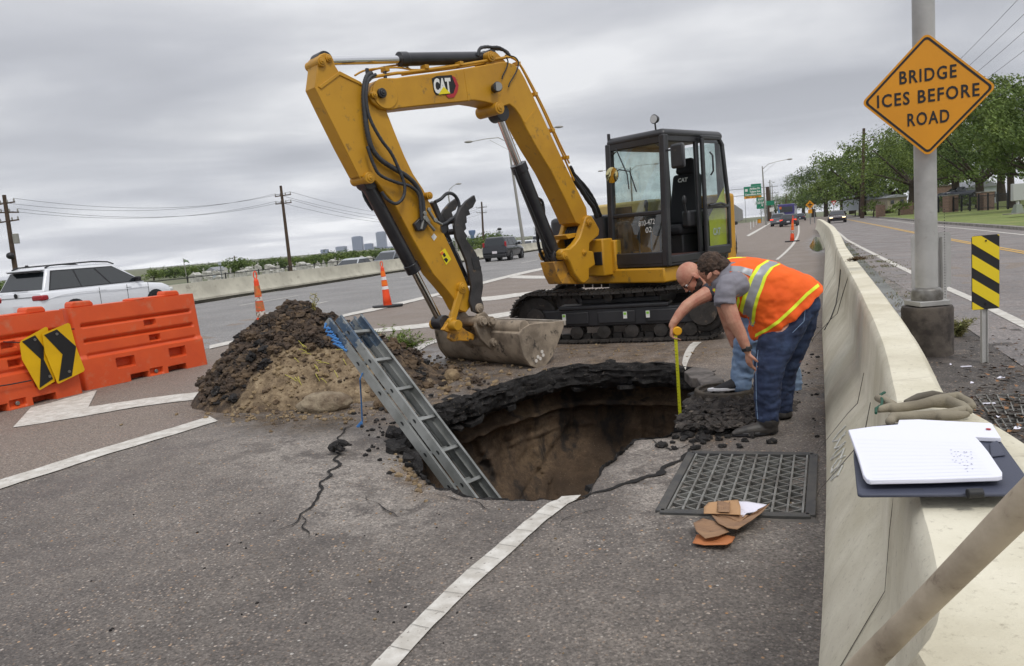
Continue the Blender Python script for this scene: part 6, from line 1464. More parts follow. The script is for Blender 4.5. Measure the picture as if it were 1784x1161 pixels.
b.sph(ha(-.030, 0, .040), (.096, .085, .088), 24, 16, rot=MAh); b.sph(ha(-.060, 0, -.03), (.058, .072, .070), 18, 12, rot=MAh)
for k in range(90): q = Vector((random.gauss(-.6, .8), random.gauss(0, 1), random.gauss(.5, 1))).normalized(); b.sph(ha(-.030+q.x*.090, q.y*.079, .030+q.z*.086), random.uniform(.006, .012), 8, 6)
remesh(b, 'hair', M_hair, .005, pA, smooth=1, disp=lambda p: .006*fbm(p*45)+.003*fbm(p*110))
b = MB(); b.sph(AT(1236, 481, 5.14), (.014, .006, .028), 12, 8, rot=Matrix.Rotation(R(30), 3, 'Y')); b.build('ear', M_skin, pA)
# shirt: torso and sleeve
b = MB(); VR = [((1430,497),(1314,592),.225), ((1413,483),(1308,573),.222), ((1386,469),(1303,556),.21), ((1350,457),(1289,545),.20), ((1318,450.5),(1271,536),.205), ((1290,450),(1254,524),.195), ((1268,457),(1243,507),.15), ((1256,467),(1238,494),.095)]
b.loft([ell_ring(T, B_, hw, YA, k=.87) for T, B_, hw in VR])
chain(b, [(1284,495,5.06,27),(1266,505,4.99,22),(1263,518,4.97,20),(1264,530,4.96,19)], sph=False); b.sph(AT(1272, 500, 5.02), .085, 16, 12)
chain(b, [(1275,495,5.36,26),(1264,520,5.42,20),(1264,532,5.43,19)], sph=False)
remesh(b, 'shirt', M_tee, .009, pA, smooth=3, disp=wr(.010))
# vest
b = MB(); b.loft([ell_ring(T, B_, hw, YA, k=1.0, n=40) for T, B_, hw in VR[:-1]])
vest = remesh(b, 'vest', M_vest, .0085, pA, smooth=5, disp=lambda p: .013*fbm(Vector((p.x*5, p.y*5, p.z*7)), 3)+.007*math.sin((p.x*1.2+p.z*.9)*34+fbm(p*5)*3.5)*smooth01(1.06, .80, p.z)+.004*fbm(p*18))
bv = bvh_of(vest)
sL = [(1345,452),(1326,464),(1314,482),(1308,497),(1300,520),(1295,540),(1293,562)]; sR = [(1364,456),(1342,466),(1330,482),(1324,500),(1317,518),(1311,540),(1308,566)]
off = lambda l_, d: [(u+d, v-.25*d*0) for u, v in l_]
ribbon(bv, sL, sR, 'silver_band', M_silv, vest, .0050); ribbon(bv, off(sL, -7), sL, 'lime_edge', M_lime, vest, .0055, m2=3); ribbon(bv, sR, off(sR, 6), 'lime_edge', M_lime, vest, .0055, m2=3)
ribbon(bv, [(1251,466),(1270,463),(1290,464),(1312,470)], [(1248,476),(1268,472),(1290,474),(1308,482)], 'silver_band', M_silv, vest, .0045)
ribbon(bv, [(1425,494),(1405,510),(1380,535),(1355,558),(1335,572),(1316,582)], [(1428,499),(1408,515),(1383,540),(1358,563),(1337,577),(1315,588)], 'lime_hem', M_lime, vest, .006, m2=2)
ab = [(1234,494),(1243,486),(1262,482),(1275,487),(1284,503),(1287,522),(1282,541)]
ribbon(bv, [(u-2, v-2) for u, v in ab], [(u+2, v+3) for u, v in ab], 'lime_armhole', M_lime, vest, .006, m2=2)
ribbon(bv, [(1237,490),(1240,503),(1247,516)], [(1241,489),(1244,501),(1251,514)], 'lime_front', M_lime, vest, .006, m2=2)
ribbon(bv, [(1300,562),(1306,566),(1312,570)], [(1305,552),(1311,556),(1316,561)], 'pocket_patch', M_silv, vest, .005, m2=2)  # small silver patch at the lower end of the band
# sleeve over the vest armhole
b = MB(); chain(b, [(1268,496,4.985,19),(1264,512,4.965,19.5),(1263,530,4.955,19)], sph=False); b.sph(AT(1268, 497, 4.985), .073, 16, 12)
remesh(b, 'sleeve', M_tee, .007, pA, smooth=3, disp=wr(.009))
# jeans
b = MB(); chain(b, [(1388,532,5.17,33),(1370,566,5.135,34.5),(1351,602,5.09,32),(1340,640,5.06,26.5),(1337,690,5.06,22.5),(1338,724,5.06,20.5)])
chain(b, [(1390,532,5.33,36),(1388,572,5.38,31),(1376,614,5.4,25),(1365,660,5.42,20),(1364,710,5.42,18)])
b.sph(AT(1396, 527, 5.20), (.120, .165, .125), 20, 14); b.loft([ell_ring((1427,504), (1345,560), .16, YA), ell_ring((1400,520), (1342,590), .155, YA)])
jn = remesh(b, 'jeans', M_jean, .008, pA, smooth=3, disp=lambda p: .010*fbm(Vector((p.x*7, p.y*7, p.z*15)), 4)+.0035*math.sin(p.z*70+p.x*25+fbm(p*8)*6)*smooth01(.6, .15, p.z)); bj = bvh_of(jn)
ribbon(bj, [(1320,610),(1316,650),(1317,700),(1320,738)], [(1321.5,610),(1317.5,650),(1318.5,700),(1321.5,738)], 'side_seam', M_jean2, jn, .003, m2=1)
ribbon(bj, [(1357,560),(1375,545),(1403,532)], [(1357,561.5),(1375,546.5),(1403,533.5)], 'pocket_seam', M_jean2, jn, .003, m2=1); ribbon(bj, [(1403,532),(1400,560),(1380,580)], [(1404.3,532),(1401.3,560),(1381.3,580)], 'pocket_seam', M_jean2, jn, .003, m2=1)
# boots and watch
def boot(pts, sole, Y, parent, name='boot', m_=M_boot, ms=M_blk, z0=0.0):
    b = MB(); chain(b, [(u, v, Y, r) for u, v, r in pts]); 
    o = remesh(b, name, m_, .0055, parent, smooth=3)
    for v in o.data.vertices: v.co.z = max(v.co.z, z0+.018)
    b = MB(); n_ = 12; (ua, va), (ub, vb) = sole; A, B_ = AT(ua, va, Y), AT(ub, vb, Y); out = []
    for k in range(24): a = 2*PI*k/24; t_ = .5+.5*math.cos(a); w = .048*(.72+.28*math.sin(PI*(1-t_))) ; p = B_.lerp(A, t_); out.append((p.x, p.y-math.sin(a)*w))
    b.prism(out, lambda p, w: (p[0], p[1], w), z0+.0, z0+.024); b.build('sole', ms, o, .004); return o
boot([(1338,732,20),(1340,744,16),(1322,748,13),(1302,751,10.5),(1286,754,8),(1280,756,6)], ((1275, 760), (1357, 760)), 5.06, pA)
boot([(1364,722,17),(1366,730,14),(1352,733,11),(1338,735,9),(1325,736,7)], ((1320, 740), (1380, 740)), 5.42, pA)
b = MB(); p = AT(1301, 607, 4.92); b.cyl(p+Vector((-.004, 0, .010)), p+Vector((.004, 0, -.012)), .036, n=20); wt = b.build('watch', M_rub, pA, .003); b = MB(); b.box(p+Vector((-.0, -.036, 0)), (.034, .010, .034)); b.build('watch_case', M_blk, wt, .004)
# ---------- worker behind ----------
b = MB(); YB2 = 5.95
MBh = headmesh(b, AT(1203, 484, 5.9), (-.56, -.12, -.80), (-.80, 0, .56), 1.04)
chain(b, [(1212,490,5.92,16),(1228,497,5.95,18),(1250,500,5.98,26)])
b.loft([ell_ring(T, B_, hw, YB2+.05, k=.88) for T, B_, hw in (((1385,480),(1330,560),.16), ((1330,455),(1290,548),.17), ((1290,450),(1262,532),.18), ((1262,455),(1240,515),.15))])
chain(b, [(1252,500,5.85,22),(1232,512,5.80,14),(1212,523,5.77,11.5),(1196,534,5.74,10.5),(1184,548,5.72,9),(1174,562,5.70,7),(1171,568,5.70,6.4)])
hand(b, AT(1171, 567, 5.70), (-.05, 0, -1), (.9, -.35, 0), .95, .85, 1)
chain(b, [(1262,505,6.15,20),(1262,540,6.2,12),(1272,575,6.2,10),(1280,600,6.15,8)])
chain(b, [(1330,552,6.0,34),(1302,600,6.02,22),(1293,645,6.05,14),(1291,664,6.05,9)])
chain(b, [(1345,555,6.2,32),(1362,615,6.3,20),(1376,665,6.35,13),(1380,683,6.35,9)])
pB = remesh(b, 'person', M_skin, .0055, smooth=2); tag(pB, 'bald bearded worker behind, wearing glasses, holding the tape measure over the hole', 'person')
hcB = AT(1203, 484, 5.9)
def hb(x, y_, z_): return hcB+MBh @ (Vector((x, y_, z_))*1.04)
b = MB(); b.sph(hb(.050, 0, -.082), (.046, .052, .042), 16, 12, rot=MBh); b.sph(hb(.022, .0, -.066), (.062, .0690, .044), 18, 14, rot=MBh); b.sph(hb(-.005, 0, -.045), (.03, .076, .04), 16, 12, rot=MBh); remesh(b, 'beard', mat('beard_hair', S(58, 46, 40), .9, bump=1, bscale=120), .005, pB, disp=lambda p: .003*fbm(p*70))
M_gls = mat('spectacle_frame', S(22, 22, 24), .4); gb = MB()
for sd_ in (-1, 1):
    c_ = hb(.090, sd_*.033, .004); ring = [c_+MBh @ Vector((.0, .024*math.cos(a), .017*math.sin(a))) for a in [2*PI*k/14 for k in range(15)]]; gb.tube(ring, .0026, 6)
    gb.tube([hb(.088, sd_*.058, .008), hb(.05, sd_*.080, .006), hb(-.01, sd_*.084, .006)], .0028, 6)
gb.tube([hb(.094, -.01, .006), hb(.097, 0, .008), hb(.094, .01, .006)], .0025, 6); gb.build('glasses', M_gls, pB)
for sd_ in (-1, 1): b = MB(); b.sph(hb(.074, sd_*.033, .003), .0125, 10, 8); b.build('eye', mat('eye_white', S(220, 214, 208), .3), pB); b = MB(); b.sph(hb(.084, sd_*.033, .001), .006, 8, 6); b.build('iris', M_ink, pB)
b = MB(); VB = [((1385,478),(1328,566),.18), ((1330,452),(1288,552),.19), ((1300,447),(1272,542),.19), ((1275,447.5),(1252,528),.185), ((1258,455),(1242,512),.13)]
b.loft([ell_ring(T, B_, hw, YB2+.05) for T, B_, hw in VB]); vB = remesh(b, 'vest', M_vest, .010, pB, smooth=4, disp=wr(.006)); bvb = bvh_of(vB)
ribbon(bvb, [(1255,452),(1275,446.5),(1300,446)], [(1254,456),(1275,450.5),(1300,449)], 'lime_edge', M_lime, vB, .005)
ribbon(bvb, [(1238,506),(1244,512),(1252,520)], [(1242,503),(1248,509),(1256,517)], 'lime_front', M_lime, vB, .005)
b = MB(); b.loft([ell_ring(T, B_, hw, YB2+.05, k=.95) for T, B_, hw in VB]); chain(b, [(1256,500,5.86,26),(1240,508,5.82,19),(1232,513,5.81,17)], sph=False); chain(b, [(1232,494,5.93,19),(1240,498,5.94,20)], sph=False)
remesh(b, 'shirt', mat('dark_shirt', S(52, 54, 62), .9), .009, pB, smooth=3, disp=wr(.004))
b = MB(); chain(b, [(1332,550,6.0,38),(1304,600,6.02,26),(1294,645,6.05,20),(1291,668,6.05,18.5)]); chain(b, [(1347,555,6.2,36),(1364,615,6.3,25),(1378,665,6.35,19),(1381,690,6.35,16)])
remesh(b, 'jeans', M_jean2, .008, pB, smooth=3, disp=lambda p: .006*fbm(Vector((p.x*7, p.y*7, p.z*16)), 3)+.003*math.sin(p.z*65+p.x*20+fbm(p*7)*5))
zs = .105
boot([(1289,660,14),(1286,668,13),(1270,674,11),(1252,680,8.5),(1241,683,6)], ((1233, 692), (1302, 692)), 6.05, pB, 'shoe', M_shoe, M_sole, zs)
boot([(1382,690,14),(1376,694,10),(1362,696,8),(1350,698,6)], ((1345, 700), (1392, 700)), 6.35, pB, 'shoe', M_shoe, M_sole, 0)
# tape measure
M_tape = mat('tape_yellow', S(206, 206, 30), .5); tm = thing('tape_measure', 'yellow tape measure held by the bald worker, blade hanging into the hole', 'tape measure', AT(1179, 577, 5.66)); ti = Matrix.Translation(-Vector(tm.location))
b = MB(); c_ = AT(1180, 577, 5.67); b.cyl(c_+Vector((0, -.016, 0)), c_+Vector((0, .016, 0)), .034, n=24); b.build('case', mat('tape_case', S(226, 168, 24), .45), tm, .006, tr=ti)
b = MB(); A = AT(1177, 585, 5.665); b.box((A.x, A.y, (A.z-.75)/2), (.025, .0015, A.z+.75)); bl = b.build('blade', M_tape, tm, tr=ti)
b = MB()
z_ = A.z-.02
k = 0
while z_ > -.7:
    w = .016 if k % 5 == 0 else .008; b.box((A.x-.0125+w/2, A.y-.0015, z_), (w, .0006, .0025)); z_ -= .0254; k += 1
b.build('tick_marks', M_ink, bl, tr=ti)
# ================= background: vehicles, trees, poles, signs =================
M_tyre = mat('tyre', S(28, 28, 30), .85); M_rim = mat('rim', S(150, 152, 156), .35, .7); M_cglass = mat('car_glass', S(30, 36, 40), .08, spec=.8)
M_tail = mat('tail_lamp', S(150, 22, 30), .25); M_tail_on = mat('lit_tail_lamp', S(220, 50, 30), .3, emit=(S(255, 70, 40), 1.2)); M_headl = mat('head_lamp', S(214, 216, 214), .15); M_head_on = mat('lit_head_lamp', S(250, 240, 210), .3, emit=(S(255, 226, 170), 2.0))
M_trim = mat('car_trim', S(30, 30, 33), .5); M_platew = mat('number_plate', S(206, 200, 204), .5)
def paint(name, c, rough=.25): return mat(name, c, rough, coat=.6)
def vehicle(label, P, ang, L_, W_, Hh, colr, kind='suv', group='vehicles on the roads', lit=False, cat=None, lit_front=False, fine=False):
    t_ = thing({'suv': 'parked_suv', 'sedan': 'sedan_car', 'hatch': 'boxy_car', 'pickup': 'pickup_truck'}.get(kind, 'car') if kind != 'suv' else 'suv_car', label, cat or {'pickup': 'pickup truck'}.get(kind, 'car'), P, ang, group)
    hl = L_/2; w = W_/2; zb = .24; belt = Hh*({'sedan': .66, 'suv': .62, 'hatch': .62, 'pickup': .64}[kind])
    st = {'suv': ((-1, .80, .90), (-.985, .97, .95), (-.9, 1.0, 1), (-.5, 1.0, 1), (.1, 1.0, 1), (.38, .99, 1), (.55, .96, .99), (.80, .90, .96), (.93, .80, .90), (.99, .62, .80), (1, .55, .74)),
          'hatch': ((-1, .72, .92), (-.985, .98, .96), (-.9, 1.0, 1), (-.4, 1, 1), (.3, .98, 1), (.6, .93, .98), (.85, .86, .94), (.96, .72, .86), (1, .55, .78)),
          'sedan': ((-1, .80, .84), (-.97, .98, .92), (-.75, 1.02, .98), (-.4, 1, 1), (.3, .98, 1), (.6, .90, .99), (.85, .80, .94), (.97, .62, .84), (1, .50, .76)),
          'pickup': ((-1, .95, .98), (-.97, 1, 1), (-.4, 1.0, 1), (.3, 1.0, 1), (.5, 1.0, 1), (.9, .98, .97), (.98, .9, .92), (1, .8, .88))}[kind]
    rings = []
    for fx, fz, fw in st:
        zt = belt*fz; ww = w*fw; h = [(ww*.86, zb), (ww*.97, zb+.10), (ww, zb+.34), (ww*.995, zt-.22), (ww*.965, zt-.07), (ww*.90, zt-.01), (ww*.5, zt+.02)]
        rings.append([Vector((fx*hl, y_, z_)) for y_, z_ in h]+[Vector((fx*hl, -y_, z_)) for y_, z_ in reversed(h)])
    b = MB(); b.loft(rings); body = b.build('body', colr, t_, .02, smooth=40, seg=2)
    gh = {'suv': (-.95, .52, -.80, .10), 'hatch': (-.97, .50, -.90, .22), 'sedan': (-.62, .42, -.38, .12), 'pickup': (-.22, .48, -.18, .22)}[kind]
    x0, x1, x2, x3 = [q*hl for q in gh]; zt = Hh-.04; wb, wt = w*.90, w*.70; bz = belt-.03
    rg = [[Vector((x0, -wb, bz)), Vector((x1, -wb, bz)), Vector((x1, wb, bz)), Vector((x0, wb, bz))]]
    for f in (.86, .97): 
        q = lambda a, c_: a+(c_-a)*f
        rg.append([Vector((q(x0, x2), -q(wb, wt), q(bz, zt))), Vector((q(x1, x3), -q(wb, wt), q(bz, zt))), Vector((q(x1, x3), q(wb, wt), q(bz, zt))), Vector((q(x0, x2), q(wb, wt), q(bz, zt)))])
    rg.append([Vector((x2+.12, -wt*.82, Hh)), Vector((x3-.2, -wt*.82, Hh-.01)), Vector((x3-.2, wt*.82, Hh-.01)), Vector((x2+.12, wt*.82, Hh))])
    b = MB(); b.loft(rg); cabn = b.build('cabin', colr, t_, .05, smooth=40, seg=3)
    def sidep(fx, fz, sg):    # point on the cabin side
        z_ = bz+(zt-bz)*fz; xa = x0+(x2-x0)*fz; xb_ = x1+(x3-x1)*fz; return Vector((xa+(xb_-xa)*fx, sg*(wb+(wt-wb)*fz+.006), z_))
    wins = {'suv': ((.06, .34), (.352, .63), (.648, .985)), 'hatch': ((.06, .24), (.28, .58), (.61, .98)), 'sedan': ((.10, .45), (.48, .93)), 'pickup': ((.08, .42), (.46, .92))}[kind]
    for sg in (-1, 1):
        b = MB(); A_ = [sidep(.045, .06, sg), sidep(.99, .06, sg), sidep(.965, .5, sg), sidep(.93, .89, sg), sidep(.05, .89, sg)]; b.add([p-Vector((0, sg*.003, 0)) for p in A_], [(0, 1, 2, 3, 4)]); b.build('window_surround', M_trim, t_)
        for a, c_ in wins:
            b = MB(); A_ = [sidep(a if a > .06 else .055, .10, sg), sidep(c_, .10, sg), sidep(min(c_, .97), .84, sg), sidep(a+.01, .84, sg)]
            if c_ > .9: A_ = [sidep(a, .10, sg), sidep(.985, .10, sg), sidep(.965, .5, sg), sidep(.93, .84, sg), sidep(a+.01, .84, sg)]
            b.add(A_, [tuple(range(len(A_)))]); b.build('side_window', M_cglass, t_)
    for nm, fx in (('rear_window', 0), ('windscreen', 1)):
        b = MB(); vs = []
        for fz, k in ((.12, .93), (.86, .90)):
            z_ = bz+(zt-bz)*fz; x = (x0+(x2-x0)*fz) if fx == 0 else (x1+(x3-x1)*fz); ww = (wb+(wt-wb)*fz)*k; x += (-.008 if fx == 0 else .008); vs += [Vector((x, -ww, z_)), Vector((x, ww, z_))]
        b.add([vs[0], vs[1], vs[3], vs[2]], [(0, 1, 2, 3)]); b.build(nm, M_cglass, t_)
    if kind == 'pickup':
        b = MB(); b.box((-.62*hl, 0, belt+.012), (.68*hl, w*1.6, .02)); b.build('bed_cover', M_trim, t_)
    wr_ = Hh*.205 if kind != 'pickup' else .40
    for sx in (-.60, .62):
        for sg in (-1, 1):
            c_ = Vector((sx*hl, sg*(w-.10), wr_)); b = MB(); b.cyl((c_.x, sg*(w-.22), wr_+.02), (c_.x, sg*(w+.004), wr_+.02), wr_*1.16, n=26); b.build('wheel_arch', M_trim, t_)
            b = MB(); Rm = Matrix.Rotation(PI/2, 3, 'X'); b.lathe([(wr_*.6, -.11), (wr_*.95, -.11), (wr_, -.07), (wr_, .07), (wr_*.95, .11), (wr_*.6, .11)], (c_.x, sg*(w-.10), wr_), Rm, 26); wh = b.build('wheel', M_tyre, t_)
            b = MB(); yo = sg*(w+.005)
            for k in range(5):
                a = 2*PI*k/5; b.bar((c_.x, yo, wr_), (c_.x+wr_*.6*math.cos(a), yo, wr_+wr_*.6*math.sin(a)), .03, .05, up=(0, 1, 0))
            b.lathe([(wr_*.56, -.03), (wr_*.66, -.03), (wr_*.66, .02), (wr_*.56, .02)], (c_.x, yo-sg*.03, wr_), Rm, 26); b.build('rim', M_rim, wh)
    for sg in (-1, 1):
        tl = M_tail_on if lit else M_tail
        if kind == 'hatch': b = MB(); b.box((-hl*.955, sg*w*.86, Hh*.66), (.10, .13, .42)); b.build('tail_lamp', tl, t_, .03)
        elif kind == 'suv': b = MB(); b.box((-hl*.965, sg*w*.80, belt*.84), (.22, .42 if not fine else .40, .15)); b.build('tail_lamp', tl, t_, .04)
        else: b = MB(); b.box((-hl*.965, sg*w*.74, belt*.80), (.16, .36, .16)); b.build('tail_lamp', tl, t_, .03)
        b = MB(); b.box((hl*.955, sg*w*.70, belt*.68), (.14, .36, .12)); b.build('head_lamp', M_head_on if lit_front else M_headl, t_, .03)
        b = MB(); c_ = sidep(.93, .16, sg); b.box(c_+Vector((0, sg*.12, .02)), (.10, .22, .15)); b.build('mirror', M_trim if colr != 'x' else colr, t_, .04)
        for fx in ((.2, -.18) if kind != 'pickup' else (.16,)): b = MB(); b.box((fx*hl, sg*(w*.985), belt-.13), (.2, .03, .03)); b.build('door_handle', colr, t_, .008)
    b = MB(); b.box((-hl-.005, 0, belt*.60), (.02, .34, .16)); b.build('number_plate', M_platew, t_)
    b = MB(); b.box((-hl*.985, 0, .34), (.10, W_*.84, .20)); b.build('rear_bumper', M_trim, t_, .03) if not fine else None; b = MB(); b.box((hl*.985, 0, .38), (.08, W_*.6, .26)); b.build('grille', M_trim, t_, .03)
    return t_, body, dict(x0=x0, x1=x1, x2=x2, x3=x3, wb=wb, wt=wt, bz=bz, zt=zt, w=w, hl=hl, belt=belt)
HA = math.atan2(HD.y, HD.x)
def hveh(u, v_or_Y, **k): pass
white = paint('white_paint', S(218, 220, 224)); blackp = paint('black_paint', S(32, 34, 40)); greyp = paint('grey_paint', S(104, 108, 114)); silv = paint('silver_paint', S(168, 172, 176)); navy = paint('navy_paint', S(30, 36, 52)); maroon = paint('maroon_paint', S(44, 28, 32))
# white SUV behind the orange barriers
rr_c = Vector((-.620*20.6, 20.6, 0)); ctr = rr_c+HD*2.52+HN*.97
suv, sb_, q = vehicle('white SUV with black roof rails passing behind the orange barriers', ctr, HA, 5.04, 1.94, 1.77, white, 'suv', lit=False, fine=True)
b = MB(); 
for sg in (-1, 1):
    b = MB(); b.tube([(q['x2']+.0, sg*q['wt']*.92, 1.74), (q['x2']+.15, sg*q['wt']*.93, 1.80), (-.4, sg*q['wt']*.93, 1.83), (q['x3']-.1, sg*q['wt']*.93, 1.79), (q['x3']+.1, sg*q['wt']*.93, 1.72)], .022, 8); b.build('roof_rail', M_trim, suv)
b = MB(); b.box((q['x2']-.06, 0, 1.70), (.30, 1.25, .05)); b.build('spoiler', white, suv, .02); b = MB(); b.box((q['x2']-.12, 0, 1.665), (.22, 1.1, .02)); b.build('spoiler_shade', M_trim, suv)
b = MB(); b.box((-2.50, 0, .96), (.05, 1.5, .02)); b.build('tailgate_strip', M_rim, suv); b = MB(); b.lathe([(.055, -.005), (.07, 0), (.055, .006)], (-2.53, 0, 1.02), Matrix.Rotation(PI/2, 3, 'Y'), 20)
emb = b.build('emblem', M_trim, suv); b = MB(); 
for a_, c_ in (((-.045, .045), (-.02, -.045)), ((-.02, -.045), (0, .0)), ((0, 0), (.02, -.045)), ((.02, -.045), (.045, .045)), ((-.03, .05), (0, .01)), ((0, .01), (.03, .05))): b.bar((-2.535, a_[0], 1.02+a_[1]), (-2.535, c_[0], 1.02+c_[1]), .008, .008)
b.build('emblem_letters', M_trim, emb)
b = MB(); b.tube([(q['x0']-.0, -.3, 1.15), (q['x0']-.0, .25, 1.18)], .012, 6); b.build('rear_wiper', M_trim, suv); b = MB(); b.box((-2.05, .0, 1.82), (.16, .04, .07), taper=.4); b.build('roof_antenna', M_trim, suv)
for sg in (-1, 1):
    b = MB(); b.tube([(-2.4, sg*.955, .86), (-1.9, sg*.985, .95), (-1.2, sg*.99, .98), (.2, sg*.985, .92), (1.3, sg*.975, .92)], .010, 6); b.build('body_crease', white, suv)
    for x in (-.62, .42, 1.28): b = MB(); b.box((x, sg*.972, .72), (.008, .012, .66)); b.build('door_gap', M_trim, suv)
# black boxy car
p = G(863, 456); ctr = p+HD*2.05
v1 = vehicle('small black boxy car with red tall tail lamps driving away on the highway', ctr, HA, 4.1, 1.80, 1.62, blackp, 'hatch')
# beyond the median
def opp(label, u, o_, kind, colr, L_=4.7, W_=1.85, Hh=1.5, back=PI, **k):
    # find s so that the point at offset o_ falls on photo column u
    best = min(range(0, 2600), key=lambda i: abs(PX(hpt(i*.1, o_))[0]-u)); p = hpt(best*.1, o_); return vehicle(label, p, HA+back, L_, W_, Hh, colr, kind, **k)
opp('silver sedan beyond the median, left of the skyline towers', 618, 17, 'sedan', silv)
opp('dark grey SUV beyond the median beside the black bucket cylinder', 683, 17, 'suv', greyp, Hh=1.78)
opp('white sedan beyond the median directly behind the thumb of the excavator', 735, 18, 'sedan', white)
opp('white sedan in traffic beyond the median right of the black boxy car', 921, 17, 'sedan', white)
opp('silver car following the white sedan beyond the median', 902, 20, 'sedan', silv)
# white box truck
best = min(range(0, 2600), key=lambda i: abs(PX(hpt(i*.1, 18))[0]-950)); p = hpt(best*.1, 18)
bt = thing('box_truck', 'white box truck with dark roof fairing behind the excavator boom', 'truck', p, HA+PI, 'vehicles on the roads')
b = MB(); b.box((-1.2, 0, 1.9), (4.6, 2.3, 2.5)); b.build('cargo_box', white, bt, .05); b = MB(); b.box((2.0, 0, 1.25), (1.9, 2.0, 1.5), taper=.86); b.build('cab', white, bt, .1)
b = MB(); b.add([(2.93, -.85, 1.4), (2.93, .85, 1.4), (2.80, .8, 1.95), (2.80, -.8, 1.95)], [(0, 1, 2, 3)]); b.build('windscreen', M_cglass, bt); b = MB(); b.box((1.5, 0, 2.75), (.7, 1.5, .6)); b.build('roof_unit', M_trim, bt, .12)
for x in (-2.2, 1.9):
    for sg in (-1, 1): b = MB(); b.cyl((x, sg*.85, .45), (x, sg*1.1, .45), .45, n=20); b.build('wheel', M_tyre, bt)
for sg in (-1, 1): b = MB(); b.box((2.96, sg*.7, .95), (.04, .3, .2)); b.build('head_lamp', M_headl, bt)
# white pickup behind the excavator
vehicle('white pickup truck mostly hidden behind the right end of the excavator', Vector((8.55, 31.2, 0)), R(72), 5.8, 2.0, 1.9, white, 'pickup')
RA = R(66)
def gq_(u, Y): p = AT(u, 400, Y); return Vector((p.x, p.y, 0))
vehicle('black sedan with lit brake lamps waiting behind the far orange cone', gq_(1375.5, 94), RA, 4.7, 2.1, 1.5, blackp, 'sedan', lit=True)
vehicle('grey SUV with lit brake lamps beside the black sedan on the ramp', gq_(1358, 104), RA, 4.7, 2.0, 1.75, greyp, 'suv', lit=True)
vehicle('dark sedan far ahead on the ramp near the barrier curve', gq_(1395, 150), RA, 4.7, 2.0, 1.5, navy, 'sedan')
vehicle('dark maroon car with headlamps on coming down the street', gq_(1458.5, 90), R(68)+PI, 4.6, 1.95, 1.45, maroon, 'sedan', lit_front=True)
vehicle('dark blue pickup truck parked beyond the iron fence', Vector((gq_(1671, 112).x, 112, 1.6)), R(5)+PI, 5.6, 2.0, 1.8, navy, 'pickup')
p = gq_(1371, 125); bus = thing('bus', 'purple bus with rear advert in the queue on the ramp', 'bus', p, RA, 'vehicles on the roads'); purple = paint('purple_paint', S(52, 44, 110))
b = MB(); b.box((4, 0, 1.75), (9, 2.6, 2.9)); b.build('body', purple, bus, .15)
b = MB(); b.box((-.52, 0, 2.3), (.03, 2.0, .9)); b.build('rear_window', M_cglass, bus); b = MB(); b.box((-.53, .9, 2.6), (.03, .4, .4)); b.build('advert', mat('advert_orange', S(214, 110, 50), .6), bus)
b = MB(); b.box((-.53, 1.1, 2.0), (.03, .12, 1.5)); b.build('stripe', mat('pale_blue', S(120, 180, 220), .5), bus)
for sg in (-1, 1):
    b = MB(); b.box((-.52, sg*1.05, .9), (.04, .25, .3)); b.build('tail_lamp', M_tail_on, bus)
    for x in (.9, 6.5): b = MB(); b.cyl((x, sg*1.05, .48), (x, sg*1.32, .48), .48, n=20); b.build('wheel', M_tyre, bus)
for u, kind, colr, lab, s_ in ((1300, 'suv', navy, 'dark SUV climbing the distant overpass, lowest of the group', 135), (1308, 'sedan', silv, 'silver sedan climbing the distant overpass', 170), (1314, 'suv', white, 'white SUV highest on the distant overpass', 200), (1296, 'suv', blackp, 'black SUV on the left side of the distant overpass', 165)):
    o_ = min([x*.25 for x in range(2, 110)], key=lambda o: abs(PX(hpt(s_, o))[0]-u)); p = hpt(s_, o_); vehicle(lab, p, HA, 4.7, 1.9, 1.6, colr, kind)
